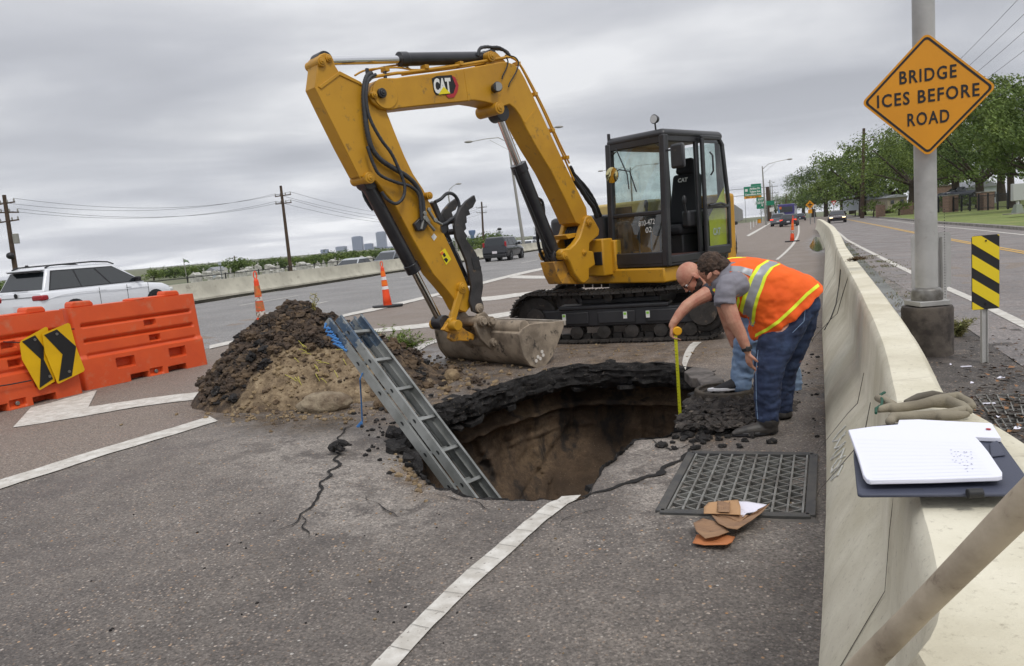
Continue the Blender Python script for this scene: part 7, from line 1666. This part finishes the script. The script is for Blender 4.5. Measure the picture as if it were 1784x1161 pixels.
# ---------- trees ----------
M_leafs = []
for nm, c1_, c2_ in (('oak_leaves', S(66, 84, 40), S(112, 130, 68)), ('oak_leaves_light', S(76, 94, 42), S(124, 140, 72)), ('oak_leaves_dark', S(54, 70, 38), S(94, 112, 62))):
    M_leafs.append(mat(nm, c1_, .75, col2=c2_, nscale=.55, lo=.36, hi=.64, spec=.25))
M_bark = mat('bark', S(74, 64, 54), .95, col2=S(52, 46, 40), nscale=6, bump=.6, bscale=20)
def tree(label, seed, P, hgt, rad, lm, group, n_leaf=7000, ls=.20, open_=.5, flat=.62, cat='tree', name='oak_tree', low=.24):
    random.seed(seed); t_ = thing(name, label, cat, P, random.uniform(0, 6), group); b = MB(); th = hgt*.26
    b.tube([(0, 0, -.5), (.1, 0, th*.5), (.05, .1, th)], [rad*.075, rad*.055, rad*.05], 10)
    blobs = []
    for k in range(34):
        a = 2*PI*k/34*2.4+random.random(); rr_ = rad*math.sqrt(random.uniform(.02, 1))*.74; z_ = hgt*(low+(.84-low)*random.random()*(1-.45*(rr_/rad)**2)); c_ = Vector((rr_*math.cos(a), rr_*math.sin(a), z_))
        br = rad*random.uniform(.15, .34); blobs.append((c_, br)); 
        if k % 4 == 0: b.tube([(.05, .1, th*.85), c_*.45+Vector((0, 0, th*.45)), c_*.9+Vector((0, 0, 0))], [rad*.030, rad*.018, rad*.006], 6)
    blobs.append((Vector((0, 0, hgt*.80)), rad*.34))
    b.build('trunk', M_bark, t_)
    lb_ = MB(); v = lb_.v; f = lb_.f
    for k in range(n_leaf):
        c_, br = random.choice(blobs); d = Vector((random.gauss(0, 1), random.gauss(0, 1), random.gauss(.15, 1))).normalized(); r_ = br*(random.uniform(.55, 1.08) if random.random() < .85 else random.uniform(.9, 1.35))
        p = c_+Vector((d.x*r_, d.y*r_, d.z*r_*flat)); 
        if noise.noise(p*(2.2/rad*2)+Vector((seed, 0, 0))) < -.22*open_: continue
        n_ = Vector((random.gauss(0, 1), random.gauss(0, 1), random.gauss(0, 1))).normalized(); a_ = n_.orthogonal().normalized()*ls*random.uniform(.5, 1.3); c2 = n_.cross(a_).normalized()*ls*random.uniform(.4, 1.0)
        i = len(v); v += [tuple(p-a_), tuple(p-c2*.6), tuple(p+a_), tuple(p+c2*.6)]; f.append((i, i+1, i+2, i+3))
    me = bpy.data.meshes.new('crown'); me.from_pydata(v, [], f); me.materials.append(lm); o = bpy.data.objects.new('crown', me); SC.collection.objects.link(o); o.parent = t_
    return t_
protos = []
TR = [(1812, 60, 11.0, 6.5, 'rightmost oak at the right edge of the frame behind the grey cabinet'), (1762, 76, 14.6, 6.0, 'tallest open-crowned oak rising above the others at the upper right'), (1708, 92, 13.0, 8.5, 'oak with a visible thin trunk above the right brick pillar'), (1665, 112, 15, 9.5, 'oak between the steel pole and the brick pillars'), (1590, 104, 13.0, 9.5, 'spreading oak with a thick leaning trunk just left of the steel pole'),
      (1548, 140, 15.5, 11, 'oak behind the right side of the utility pole'), (1503, 136, 15.2, 10, 'oak directly around the tall wooden utility pole'), (1468, 165, 17.5, 10, 'tall rounded oak left of the utility pole'), (1440, 200, 17.5, 10, 'oak above the yield sign'), (1418, 250, 17, 11, 'oak behind the yellow crossroad sign'), (1400, 310, 17, 12, 'oak at the far bend of the barrier'), (1384, 420, 18, 14, 'farthest oak on the left end of the row'), (1352, 480, 17, 14, 'distant tree behind the small green sign'), (1372, 600, 18, 16, 'hazy tree closing the view up the ramp'), (1650, 150, 17, 10, 'oak behind the lower corner of the diamond sign'), (1745, 120, 17, 10, 'oak in the second row behind the brick pillars'), (1620, 150, 15, 11, 'oak hidden mostly by the steel pole in the second row'), (1570, 170, 17, 11, 'oak in the second row above the tan low building'), (1485, 200, 17, 12, 'oak in the second row left of the utility pole')]
for i, (u, Y, h, r_, lab) in enumerate(TR):
    p = AT(u, 380, Y); z0 = .4 if Y < 100 else (1.2 if u > 1560 else 0)
    tree(lab, 100+i*7, (p.x, Y, z0), h, r_, M_leafs[i % 3], 'oaks along the lawn', n_leaf=17000 if Y < 130 else 9000, ls=.17 if Y < 130 else .28, open_=1.1 if i in (1,) else .5, low=.40 if i in (1, 2) else .22)
# low trees beyond the cemetery
small = [tree('x', 900+k, (0, 0, 0), 6.2, 4.2, M_leafs[k % 3], 'trees beyond the cemetery', n_leaf=2600, ls=.30, name='small_tree', flat=.8, low=.16) for k in range(3)]
random.seed(77); LX = []
for u0, u1, n_, yt in ((0, 10, 1, 489), (262, 272, 1, 466), (284, 396, 9, 470), (398, 448, 4, 449), (455, 500, 5, 457), (502, 560, 6, 450), (562, 640, 8, 436), (640, 720, 8, 432), (798, 830, 3, 412), (838, 885, 4, 404)):
    for k in range(n_): LX.append((u0+(u1-u0)*(k+.5)/n_+random.uniform(-3, 3), yt+random.uniform(-1, 5)))
marks = ['left of the flag', 'near the flagpole', 'left of the scuffed cone', 'above the scuffed cone', 'left of the lone utility pole', 'right of the lone utility pole', 'below the skyline', 'behind the thumb of the excavator', 'right of the water tower']
for i, (u, yt) in enumerate(LX):
    Y = random.uniform(150, 235); p = AT(u, yt, Y); h = max(3.2, p.z+1.75); s_ = h/6.2
    src = small[i % 3]; mk = marks[min(8, int(u/100) if u < 800 else 8)]
    lab = 'low green tree at column %s of the line beyond the cemetery' % u if False else 'low green tree in the line beyond the cemetery wall'
    t_ = src if i < 3 else copy_tree(src)
    t_.location = (p.x, Y, -1.75); t_.rotation_euler = (0, 0, random.uniform(0, 6)); t_.scale = (s_*1.5, s_*1.5, s_*1.05); t_['label'] = lab; t_['group'] = 'trees beyond the cemetery'
# bushes by the lawn
for i, (u, Y, h, lab) in enumerate(((1648, 92, 1.5, 'clipped green bush right of the steel pole beside the brick building'), (1522, 108, 1.6, 'green shrub at the foot of the wooden utility pole'), (1566, 96, 1.2, 'spiky pale shrub in front of the low brick wall'), (1687, 88, 1.1, 'yellow-green shrub between the two brick pillars'), (1490, 150, 2.0, 'low hedge beside the far driveway'))):
    p = AT(u, 380, Y); tree(lab, 700+i, (p.x, Y, .5), h*1.3, 1.7, M_leafs[1], 'shrubs along the fence', n_leaf=900, ls=.16, open_=0, cat='shrub', name='shrub')
# ---------- iron fence, pillars, walls, buildings on the right ----------
M_brick = bpy.data.materials.new('brick'); M_brick.use_nodes = True; t = M_brick.node_tree; bs = t.nodes['Principled BSDF']; bk = nd(t, 'ShaderNodeTexBrick'); bk.inputs['Scale'].default_value = 3.2
bk.inputs['Color1'].default_value = (*S(138, 108, 92), 1); bk.inputs['Color2'].default_value = (*S(112, 86, 74), 1); bk.inputs['Mortar'].default_value = (*S(150, 140, 130), 1); mp_ = nd(t, 'ShaderNodeMapping'); mp_.inputs['Rotation'].default_value = (PI/2, 0, 0)
t.links.new(nd(t, 'ShaderNodeTexCoord').outputs['Object'], mp_.inputs[0]); t.links.new(mp_.outputs[0], bk.inputs[0]); t.links.new(bk.outputs[0], bs.inputs[0]); bs.inputs['Roughness'].default_value = .9
M_iron2 = mat('black_iron', S(26, 26, 28), .6)
F0, F1 = AT(1650, 374, 80), AT(1800, 374, 63); F0.z = F1.z = 0; fdir = (F1-F0).normalized()
def fz(p): return .15+.25
for u, Y, lab in ((1656, 79, 'left brick pillar of the iron fence'), (1717, 73, 'right brick pillar of the iron fence')):
    p = AT(u, 374, Y); b = MB(); b.box((0, 0, .85), (1.05, 1.05, 1.7)); o = b.build('brick_pillar', M_brick, None); o.location = (p.x, p.y, .3); tag(o, lab, 'pillar', 'brick pillars of the fence'); b = MB(); b.box((0, 0, 1.74), (1.2, 1.2, .1)); b.build('cap', M_kerb, o, .02)
fen = thing('iron_fence', 'black iron picket fence running between the brick pillars', 'fence', (F0.x, F0.y, .35), math.atan2(fdir.y, fdir.x)); FL = (F1-F0).length+14
b = MB(); b.bar((-6, 0, 1.35), (FL, 0, 1.35), .04, .05); b.bar((-6, 0, .2), (FL, 0, .2), .04, .05); b.build('rail', M_iron2, fen)
b = MB(); x = -6
while x < FL: b.box((x, 0, .72), (.022, .022, 1.4)); x += .16
pk = b.build('pickets', M_iron2, fen); pk['kind'] = 'stuff'
x = -6
while x < FL: b = MB(); b.box((x, 0, .75), (.13, .13, 1.6)); b.build('post', M_iron2, fen); x += 1.9
def house(label, u0, u1, yt, yb, Y, mw, mr=None, dep_=8, roofh=0, name='building', win=0):
    a, c_ = AT(u0, yb, Y), AT(u1, yb, Y); tp_ = AT((u0+u1)/2, yt, Y); z0 = min(a.z, c_.z)-1.0; t_ = thing(name, label, 'building', ((a.x+c_.x)/2, Y, z0)); W_ = c_.x-a.x; h = tp_.z-z0
    b = MB(); b.box((0, dep_/2, h/2), (W_, dep_, h)); b.build('wall', mw, t_)
    if roofh:
        b = MB(); b.prism([(-W_/2-.3, h+.003), (W_/2+.3, h+.003), (W_/2+.3, h+.1), (0, h+roofh), (-W_/2-.3, h+.1)], lambda p, w: (p[0], w, p[1]), -.3, dep_+.3); b.build('roof', mr, t_)
    else: b = MB(); b.box((0, dep_/2, h+.08), (W_+.3, dep_+.3, .16)); b.build('roof', mr or M_kerb, t_)
    for k in range(win):
        b = MB(); x = -W_/2+W_*(k+.5)/win; b.box((x, -.03, h*.62), (W_/win*.35, .05, h*.3)); b.build('window', M_cglass, t_)
    return t_
M_gwall = mat('pale_wall', S(176, 182, 186), .8, col2=S(160, 166, 170), nscale=.5); M_groof = mat('grey_roof', S(140, 142, 146), .7)
house('pale grey metal building behind the utility pole and low brick wall', 1512, 1548, 341, 352, 135, M_gwall, M_groof, 10, .9, win=3)
house('tan low building right of the grey metal building', 1546, 1580, 344, 352, 128, mat('tan_wall', S(150, 140, 126), .8), M_groof, 8, .5, win=2)
house('brown brick building right of the steel pole', 1632, 1660, 324, 350, 130, M_brick, None, 8)
house('white building behind the right brick pillar trees', 1688, 1740, 326, 350, 128, M_gwall, M_groof, 10, 1.2, win=3)
for u0, u1, Y, lab in ((1527, 1541, 100, 'left piece of low brick wall beside the shrubs'), (1570, 1590, 98, 'right piece of low brick wall near the leaning oak trunk')):
    a, c_ = AT(u0, 372, Y), AT(u1, 372, Y); b = MB(); b.box((0, 0, .7), (c_.x-a.x, .5, 1.6)); o = b.build('brick_wall', M_brick, None); o.location = ((a.x+c_.x)/2, Y, .2); tag(o, lab, 'wall')
# grey cabinet on a post at the right edge
p = AT(1773, 379, 46); cb_ = thing('control_cabinet', 'pale grey flat box on a tapered post on the lawn at the right edge', 'cabinet', (p.x, p.y, .38)); hb_ = AT(1773, 320, 46).z-.38; lb_z = AT(1773, 350, 46).z-.38
M_cabn = mat('cabinet_grey', S(172, 174, 172), .6); b = MB(); b.box((.28, 0, (hb_+lb_z)/2), (1.3, .25, hb_-lb_z)); b.build('box', M_cabn, cb_, .03); b = MB(); b.tube([(0, 0, .5), (0, 0, lb_z)], [.09, .08], 12); b.build('post', M_cabn, cb_); b = MB(); b.box((0, 0, .28), (.55, .5, .56), taper=.55); b.build('plinth', mat('plinth_green', S(126, 134, 122), .7), cb_, .02); b = MB(); b.box((.0, 0, .0), (1.3, .9, .06)); b.build('pad', M_kerb, cb_)
# ---------- poles ----------
M_pole = mat('wood_pole', S(82, 66, 52), .9, col2=S(60, 48, 40), nscale=3); M_lp = mat('lamp_pole', S(150, 148, 142), .5, .3); M_wire = mat('wire', S(60, 62, 68), .7)
def upole(label, top, bot, Y, arms, r=.16, extra=None, zb=-1.8, name='utility_pole', mt=None):
    A, B_ = AT(*top, Y), AT(*bot, Y); d = (A-B_).normalized(); Bz = B_+d*((zb-B_.z)/d.z); t_ = thing(name, label, 'utility pole', Bz, 0, 'wooden utility poles'); ti_ = Matrix.Translation(-Bz)
    b = MB(); b.tube([Bz, A], [r*1.25, r*.8], 12); b.build('pole', mt or M_pole, t_, tr=ti_); ends = []
    for (l_, rr_) in arms:
        P_, Q_ = AT(*l_, Y), AT(*rr_, Y); b = MB(); b.bar(P_, Q_, .10, .12); ar = b.build('crossarm', M_pole, t_, tr=ti_); n_ = 4; e_ = []
        for k in range(n_): q = P_.lerp(Q_, (k+.12)/(n_-.76)); b = MB(); b.tube([q, q+Vector((0, 0, .16)), q+Vector((0, 0, .34))], [.03, .08, .04], 8); b.build('insulator', M_lp, ar, tr=ti_); e_.append(q+Vector((0, 0, .34)))
        ends.append(e_)
    return t_, ends, ti_, A
u1_, e1, ti1, A1 = upole('dark utility pole at the left edge with three crossarms and a transformer', (7, 340), (28, 478), 70, [((-12, 358), (26, 352)), ((-14, 371), (33, 370)), ((0, 388), (33, 383))], .20)
p = AT(28, 416, 69.6); b = MB(); b.cyl(p-Vector((0, 0, .45)), p+Vector((0, 0, .45)), .26, n=16); b.build('transformer', M_lp, u1_, .03, tr=ti1); p = AT(18, 446, 69.6); b = MB(); b.sph(p, (.35, .3, .32), 12, 8); b.build('street_light', M_trim, u1_, tr=ti1)
u2_, e2_, ti2, A2 = upole('lone wooden utility pole with two crossarms behind the median barrier', (489, 324), (506, 466), 95, [((479, 343), (507, 339)), ((480, 356), (508, 353))], .20)
u3_, e3, ti3, A3 = upole('distant utility pole framed between the thumb and the black cylinder', (839, 352), (842, 412), 200, [((830, 363), (848, 361)), ((830, 371), (848, 371))], .26)
u4_, e4, ti4, A4 = upole('tall wooden utility pole among the oaks left of the steel pole', (1505, 224), (1502, 378), 112, [((1505, 247), (1524, 243))], .24, zb=0)
upole('short thick wooden pole behind the green exit signs', (1337, 326), (1341, 385), 210, [], .6, zb=0)
upole('faint far utility pole above the trees left of the lone pole', (408, 446), (410, 462), 320, [((404, 450), (413, 448))], .25)
upole('thin far utility pole left of the oaks', (1370, 338), (1369, 372), 330, [((1366, 344), (1374, 342))], .35, zb=0)
def wire(a, c_, sag, label, r=.014):
    pts = [a.lerp(c_, k/16)-Vector((0, 0, sag*4*(k/16)*(1-k/16))) for k in range(17)]; b = MB(); b.tube(pts, r, 5, caps=False); return tag(b.build('power_line', M_wire, None), label, 'power line', 'overhead power lines')
for i in (0, 1): 
    for k in (0, 3): wire(e1[i][k], e2_[i][k], 1.4, 'thin power line from the left edge pole to the lone pole', .016); wire(e2_[i][k], e3[i][k], 3.0, 'thin power line from the lone pole to the distant pole', .02)
for (u, v, Y), k in zip(((1830, -62, 40), (1840, -30, 40), (1840, 5, 40), (1880, 12, 40), (1880, 80, 40)), (0, 1, 2, 3, 3)): wire(e4[0][k]+Vector((0, 0, .6-.35*(k if (u, v) != (1880, 80) else 6))), AT(u, v, Y), 1.2, 'power line rising from the oak-side pole to the upper right', .013)
def lamp(label, top, bot, Y, heads, r=.11, zb=0):
    A, B_ = AT(*top, Y), AT(*bot, Y); d = (A-B_).normalized(); Bz = B_+d*((zb-B_.z)/d.z); t_ = thing('street_lamp', label, 'street lamp', Bz, 0, 'highway lamps'); ti_ = Matrix.Translation(-Bz)
    b = MB(); b.tube([Bz, A], [r*1.2, r*.6], 12); b.build('pole', M_lp, t_, tr=ti_)
    for h in heads:
        E_ = AT(*h, Y); b = MB(); b.tube([A-Vector((0, 0, .5)), A.lerp(E_, .25)+Vector((0, 0, .10)), A.lerp(E_, .6)+Vector((0, 0, .12)), E_], [.05, .045, .04, .035], 8); b.tube([A-Vector((0, 0, 1.3)), A.lerp(E_, .5)-Vector((0, 0, .05))], .02, 6); ar = b.build('arm', M_lp, t_, tr=ti_)
        s_ = 1 if E_.x > A.x else -1; b = MB(); b.sph(E_+Vector((.35*s_, 0, 0)), (.48, .2, .13), 14, 8); b.build('lamp_head', M_lp, t_, tr=ti_)
    return t_
lamp('leaning double highway lamp behind the excavator boom', (884, 240), (912, 424), 82, [(822, 247), (968, 222)], .16)
lamp('highway lamp behind the thumb of the excavator', (780, 334), (797, 440), 120, [(795, 321)], .16)
lamp('double highway lamp seen through the excavator cab', (1098, 292), (1104, 400), 125, [(1050, 298), (1140, 286)], .18)
lamp('tall lamp with one long arm right of the excavator', (1328, 290), (1335, 396), 125, [(1372, 278)], .15)
lamp('thin lamp behind the exit signs, left one', (1341, 314), (1344, 380), 260, [(1346, 318)], .25); lamp('thin lamp behind the exit signs, right one', (1345, 322), (1347, 380), 320, [(1341, 318)], .25)
# ---------- far signs ----------
M_sgreen = mat('sign_green', S(22, 122, 92), .5); M_gant = mat('gantry', S(120, 124, 126), .5, .4)
def board(name, label, u0, u1, v0, v1, Y, m_, lines=(), posts=((.5,),), zb=0, m2=None, tl=M_labelw, rise=.084):
    c0 = AT((u0+u1)/2, (v0+v1)/2, Y); W_ = (AT(u1, v0, Y)-AT(u0, v0, Y)).x; h = AT(u0, v0, Y).z-AT(u0, v1, Y).z; base = Vector((c0.x, Y, zb)); t_ = thing(name, label, 'road sign', base); cz = c0.z-zb
    b = MB(); b.box((0, 0, cz), (W_, .08, h)); b.build('panel', m_, t_); b = MB()
    for s_, x0, x1, z0, z1 in lines:
        text_plane(s_, (W_*x0, -.05, cz+h*z0), (W_*x1, -.05, cz+h*z0), (W_*x0, -.05, cz+h*z1), 'legend', tl, t_, bold=.04, lift=.01)
    for q in posts: b = MB(); x = W_*(q[0]-.5); b.box((x, .1, (cz)/2), (.12 if W_ > 2 else .06, .08, cz)); b.build('post', M_gant, t_)
    return t_, W_, h, cz
g_, W_, h_, cz_ = board('highway_sign', 'large green overhead highway sign with a yellow bottom strip', 1296, 1326.5, 325, 346, 240, M_sgreen, (('Airline Dr', -.18, .44, .22, .40), ('Tulane Ave', -.18, .44, -.02, .16), ('Carrollton Ave', -.44, .46, -.24, -.06)), ((.05,), (.95,)))
b = MB(); b.box((0, -.06, cz_-h_*.40), (W_, .05, h_*.20)); b.build('yellow_strip', M_dy, g_); text_plane('EXIT', (-W_*.38, -.09, cz_-h_*.46), (-W_*.16, -.09, cz_-h_*.46), (-W_*.38, -.09, cz_-h_*.34), 'legend', M_ink, g_, bold=.03, lift=.01); text_plane('ONLY', (W_*.10, -.09, cz_-h_*.46), (W_*.36, -.09, cz_-h_*.46), (W_*.10, -.09, cz_-h_*.34), 'legend', M_ink, g_, bold=.03, lift=.01)
b = MB(); b.add([(-.3, -.1, cz_-h_*.35), (.3, -.1, cz_-h_*.35), (0, -.1, cz_-h_*.47)], [(0, 1, 2)]); b.build('arrow', M_ink, g_)
b = MB(); b.box((W_*.2, 0, cz_+h_*.60), (W_*.58, .08, h_*.18)); tb_ = b.build('exit_tab', M_sgreen, g_); b = MB(); b.box((-W_*.36, -.05, cz_+h_*.20), (W_*.15, .03, h_*.22)); b.build('route_shield', M_labelw, g_, .1)
for zz_ in (.35, -.2): b = MB(); b.bar((-W_*1.6, .4, cz_+h_*zz_), (W_*1.5, .4, cz_+h_*zz_), .15, .15); b.build('gantry_beam', M_gant, g_)
x_, Wx, hx, czx = board('exit_sign', 'green sign reading EXIT 231A with a white arrow', 1318, 1332.5, 344, 364, 170, M_sgreen, (('EXIT', -.32, .34, .22, .40), ('231A', -.44, .46, -.08, .14)), ((.5,),))
b = MB(); b.bar((-.35, -.06, czx-hx*.40), (.35, -.06, czx-hx*.20), .03, .13, up=(0, 1, 0)); b.bar((-.35, -.06, czx-hx*.40), (.28, -.06, czx-hx*.22), .13, .02); b.add([(.5, -.07, czx-hx*.12), (.05, -.07, czx-hx*.16), (.42, -.07, czx-hx*.34)], [(0, 1, 2)]); b.build('arrow', M_labelw, x_)
board('green_sign', 'small green sign with a dark red top edge right of the exit sign', 1335, 1348.5, 350, 358, 200, M_sgreen, (), ((.1,), (.9,)))
board('notice_sign', 'small white square notice above the queue of cars', 1341, 1348, 362, 369, 150, M_labelw, (), ((.5,),))
board('route_sign', 'small white route sign right of the yellow crossroad sign', 1416, 1422, 357, 364, 100, M_labelw, (('23', -.3, .3, -.3, .3),), ((.5,),), tl=M_ink)
def diam(label, u, v, s_px, Y, m_):
    c0 = AT(u, v, Y); r_ = s_px*Y/FPX; t_ = thing('crossroad_sign', label, 'road sign', (c0.x, Y, 0)); b = MB(); b.prism([(r_, 0), (0, r_), (-r_, 0), (0, -r_)], lambda p, w: (p[0], w, c0.z+p[1]), -.02, .02); b.build('panel', m_, t_)
    b = MB(); b.box((0, -.03, c0.z), (.12, .02, r_*1.1)); b.box((0, -.032, c0.z), (r_*1.1, .02, .12)); b.build('cross', M_ink, t_); b = MB(); b.box((0, .05, c0.z/2), (.07, .05, c0.z)); b.build('post', M_gant, t_)
    b = MB(); b.box((0, -.01, c0.z-r_*1.5), (r_*.95, .03, r_*.9)); b.build('plate', m_, t_); return t_
diam('yellow diamond crossroad sign with a smaller yellow plate below it', 1411, 357, 7.5, 95, M_dy)
c0 = AT(1452.5, 354, 100); yt_ = thing('yield_sign', 'red and white triangular yield sign before the oaks', 'road sign', (c0.x, 100, 0)); b = MB(); b.prism([(-.36, .3), (.36, .3), (0, -.34)], lambda p, w: (p[0], w, c0.z+p[1]), -.02, .02); b.build('panel', M_red, yt_)
b = MB(); b.prism([(-.17, .16), (.17, .16), (0, -.14)], lambda p, w: (p[0], w, c0.z+p[1]), -.03, -.021); b.build('centre', M_labelw, yt_); b = MB(); b.box((0, .05, c0.z/2), (.06, .05, c0.z)); b.build('post', M_gant, yt_)
p = G(1323, 389); b = MB(); b.cyl(p, p+Vector((0, 0, .9)), .42, .36, n=20); bb = tag(b.build('crash_barrel', M_dy, None, .04), 'yellow crash barrel in the gore right of the excavator', 'barrel'); b = MB(); b.cyl(p+Vector((0, 0, .9)), p+Vector((0, 0, .98)), .38, n=20); b.build('lid', M_trim, bb)
for i, (u, v) in enumerate(((1313, 396), (1318, 392), (1329, 386), (1334, 383), (1308, 400))):
    p = G(u, v); b = MB(); b.tube([p, p+Vector((0, 0, .95))], .05, 8); o = b.build('delineator_post', M_labelw, None); tag(o, 'thin white plastic post in the gore by the crash barrel', 'post', 'white gore posts')
# rail fence behind the far carriageway
rf = thing('rail_fence', 'thin black railing behind the median barrier on the left', 'fence', hpt(0, 28.5)); rfi = Matrix.Translation(-Vector(rf.location)); 
b = MB(); pts = [hpt(s_, 28.5, 1.08) for s_ in range(-20, 140, 4)]; b.tube(pts, .035, 6); b.tube([q-Vector((0, 0, .55)) for q in pts], .022, 6); b.build('rail', M_iron2, rf, tr=rfi)
for q in pts[::1]: b = MB(); b.box(q-Vector((0, 0, .5)), (.07, .07, 1.2)); b.build('post', M_iron2, rf, tr=rfi)
# cemetery
M_tomb = mat('tomb_stone', S(190, 188, 180), .85, col2=S(150, 148, 142), nscale=1.5); random.seed(55)
b = MB(); b.box((0, 0, .55), (1.3, 2.2, 1.5)); b.prism([(-.75, 1.3), (.75, 1.3), (0, 1.75)], lambda p, w: (p[0], w, p[1]), -1.2, 1.2); T0 = b.build('tomb', M_tomb, None)
b = MB(); b.box((0, 0, .6), (.8, .5, 1.6)); b.box((0, 0, 1.7), (.14, .14, 1.0)); b.box((0, 0, 1.85), (.6, .13, .13)); T1 = b.build('tomb', M_tomb, None)
for i in range(150):
    u = random.uniform(330, 760) if i < 130 else random.uniform(800, 900); Y = random.uniform(88, 150); p = AT(u, 440, Y)
    if hperp(p.x, Y) < 33: continue
    o = (T0, T1)[i % 2] if i < 2 else (T0, T1)[i % 2].copy()
    if i >= 2: SC.collection.objects.link(o)
    s_ = random.uniform(.38, .7); o.location = (p.x, Y, -1.0 if Y < 115 else -.9); o.scale = (s_, s_, s_*random.uniform(.8, 1.25)); o.rotation_euler = (0, 0, random.uniform(-.3, .3)); tag(o, 'pale stone tomb among the rows of the cemetery', 'tomb', 'tombs of the cemetery')
# flag, small signs and house at the left
p = AT(325, 478, 120); fl = thing('flagpole', 'thin flagpole with a small drooping flag on the left', 'flagpole', (p.x, 120, -1.7)); h = AT(323, 450, 120).z+1.7; b = MB(); b.tube([(0, 0, 0), (-.2, 0, h)], .06, 8); b.build('pole', M_lp, fl); b = MB(); b.add([(-.2, 0, h-.1), (.5, .1, h-.4), (.75, 0, h-.9), (.2, -.05, h-.55), (-.18, 0, h-.75)], [(0, 1, 2, 3, 4)]); o = b.build('flag', mat('flag_cloth', S(110, 128, 100), .8), fl); o.modifiers.new('s', 'SOLIDIFY').thickness = .02
board('info_sign', 'small grey board on a post left of the scuffed cone', 380, 385, 456, 462, 60, M_gwall, (), ((.5,),), zb=-.5)
house('small white house among the trees on the left', 362, 376, 473, 480, 150, M_gwall, M_groof, 6, .8)
# skyline
M_sk = [mat('tower_glass', S(118, 130, 152), .5, col2=S(104, 116, 140), nscale=.02), mat('tower_grey', S(132, 140, 156), .6)]
for i, (u0, u1, yt, lab) in enumerate(((612, 629, 413, 'left tall blue-grey office tower on the skyline'), (654, 670, 405, 'right tallest office tower on the skyline'), (634, 648, 425, 'short stepped building between the two skyline towers'), (650, 659, 430, 'low block just left of the tallest tower'), (671, 684, 430, 'low wide block right of the tallest tower'), (584, 601, 430, 'low grey block left of the skyline towers'), (558, 570, 435, 'faint pale block farthest left on the skyline'), (700, 710, 420, 'narrow block partly behind the bucket cylinder'))):
    Y = 4200; a, c_ = AT(u0, yt, Y), AT(u1, yt, Y); h = AT((u0+u1)/2, yt, Y).z; t_ = thing('office_tower', lab, 'tower', ((a.x+c_.x)/2, Y, 0), 0, 'skyline towers'); W2 = c_.x-a.x
    b = MB(); b.box((0, W2/2, h/2), (W2, W2, h)); b.build('wall', M_sk[i % 2], t_); b = MB(); b.box((W2*.0, W2*.5, h+h*.02), (W2*.7, W2*.7, h*.05)); b.build('roof_plant', M_sk[1], t_)
    if yt < 416:
        for k in range(6): b = MB(); b.box((-W2/2+W2*(k+.5)/6, -.8, h*.5), (W2*.08, 1.5, h*.92)); b.build('window_band', M_sk[1], t_)
p0 = AT(822, 401, 900); wt_ = thing('water_tower', 'blue flared water tower in the distance above the black car', 'water tower', (p0.x, 900, 0)); b = MB(); b.lathe([(2.2, 0), (2.2, p0.z-7), (4, p0.z-3.5), (4.2, p0.z-.5), (0, p0.z)], n=24); b.build('tank', mat('tank_blue', S(98, 122, 160), .6), wt_)
p0 = AT(870, 398, 260); lt = thing('lattice_tower', 'small lattice tower above the trees behind the black car', 'tower', (p0.x, 260, 0)); b = MB()
for sx_, sy_ in ((-1, -1), (1, -1), (1, 1), (-1, 1)): b.tube([(sx_*.7, sy_*.7, 0), (sx_*.35, sy_*.35, p0.z-1)], .07, 6)
for k in range(1, 8): z_ = (p0.z-1)*k/8; b.bar((-.6, -.6, z_), (.6, .6, z_+.3), .06, .06); b.bar((.6, -.6, z_), (-.6, .6, z_+.3), .06, .06)
b.build('frame', M_trim, lt); b = MB(); b.sph((0, 0, p0.z-.3), (.8, .8, .5), 10, 6); b.build('head', M_trim, lt)
# haze
hz_b = MB(); hz_b.box((0, 2800, 148), (9000, 5800, 304)); hzo = hz_b.build('haze', mat('haze_air', (1, 1, 1)), None)
m_ = MATS['haze_air']; t = m_.node_tree; t.nodes.remove(t.nodes['Principled BSDF']); pv = nd(t, 'ShaderNodeVolumePrincipled'); pv.inputs['Color'].default_value = (.86, .90, 1.0, 1); pv.inputs['Density'].default_value = .00006; t.links.new(pv.outputs[0], t.nodes['Material Output'].inputs['Volume'])
hzo['kind'] = 'stuff'; hzo['label'] = 'thin pale haze in the air'; hzo['category'] = 'haze'
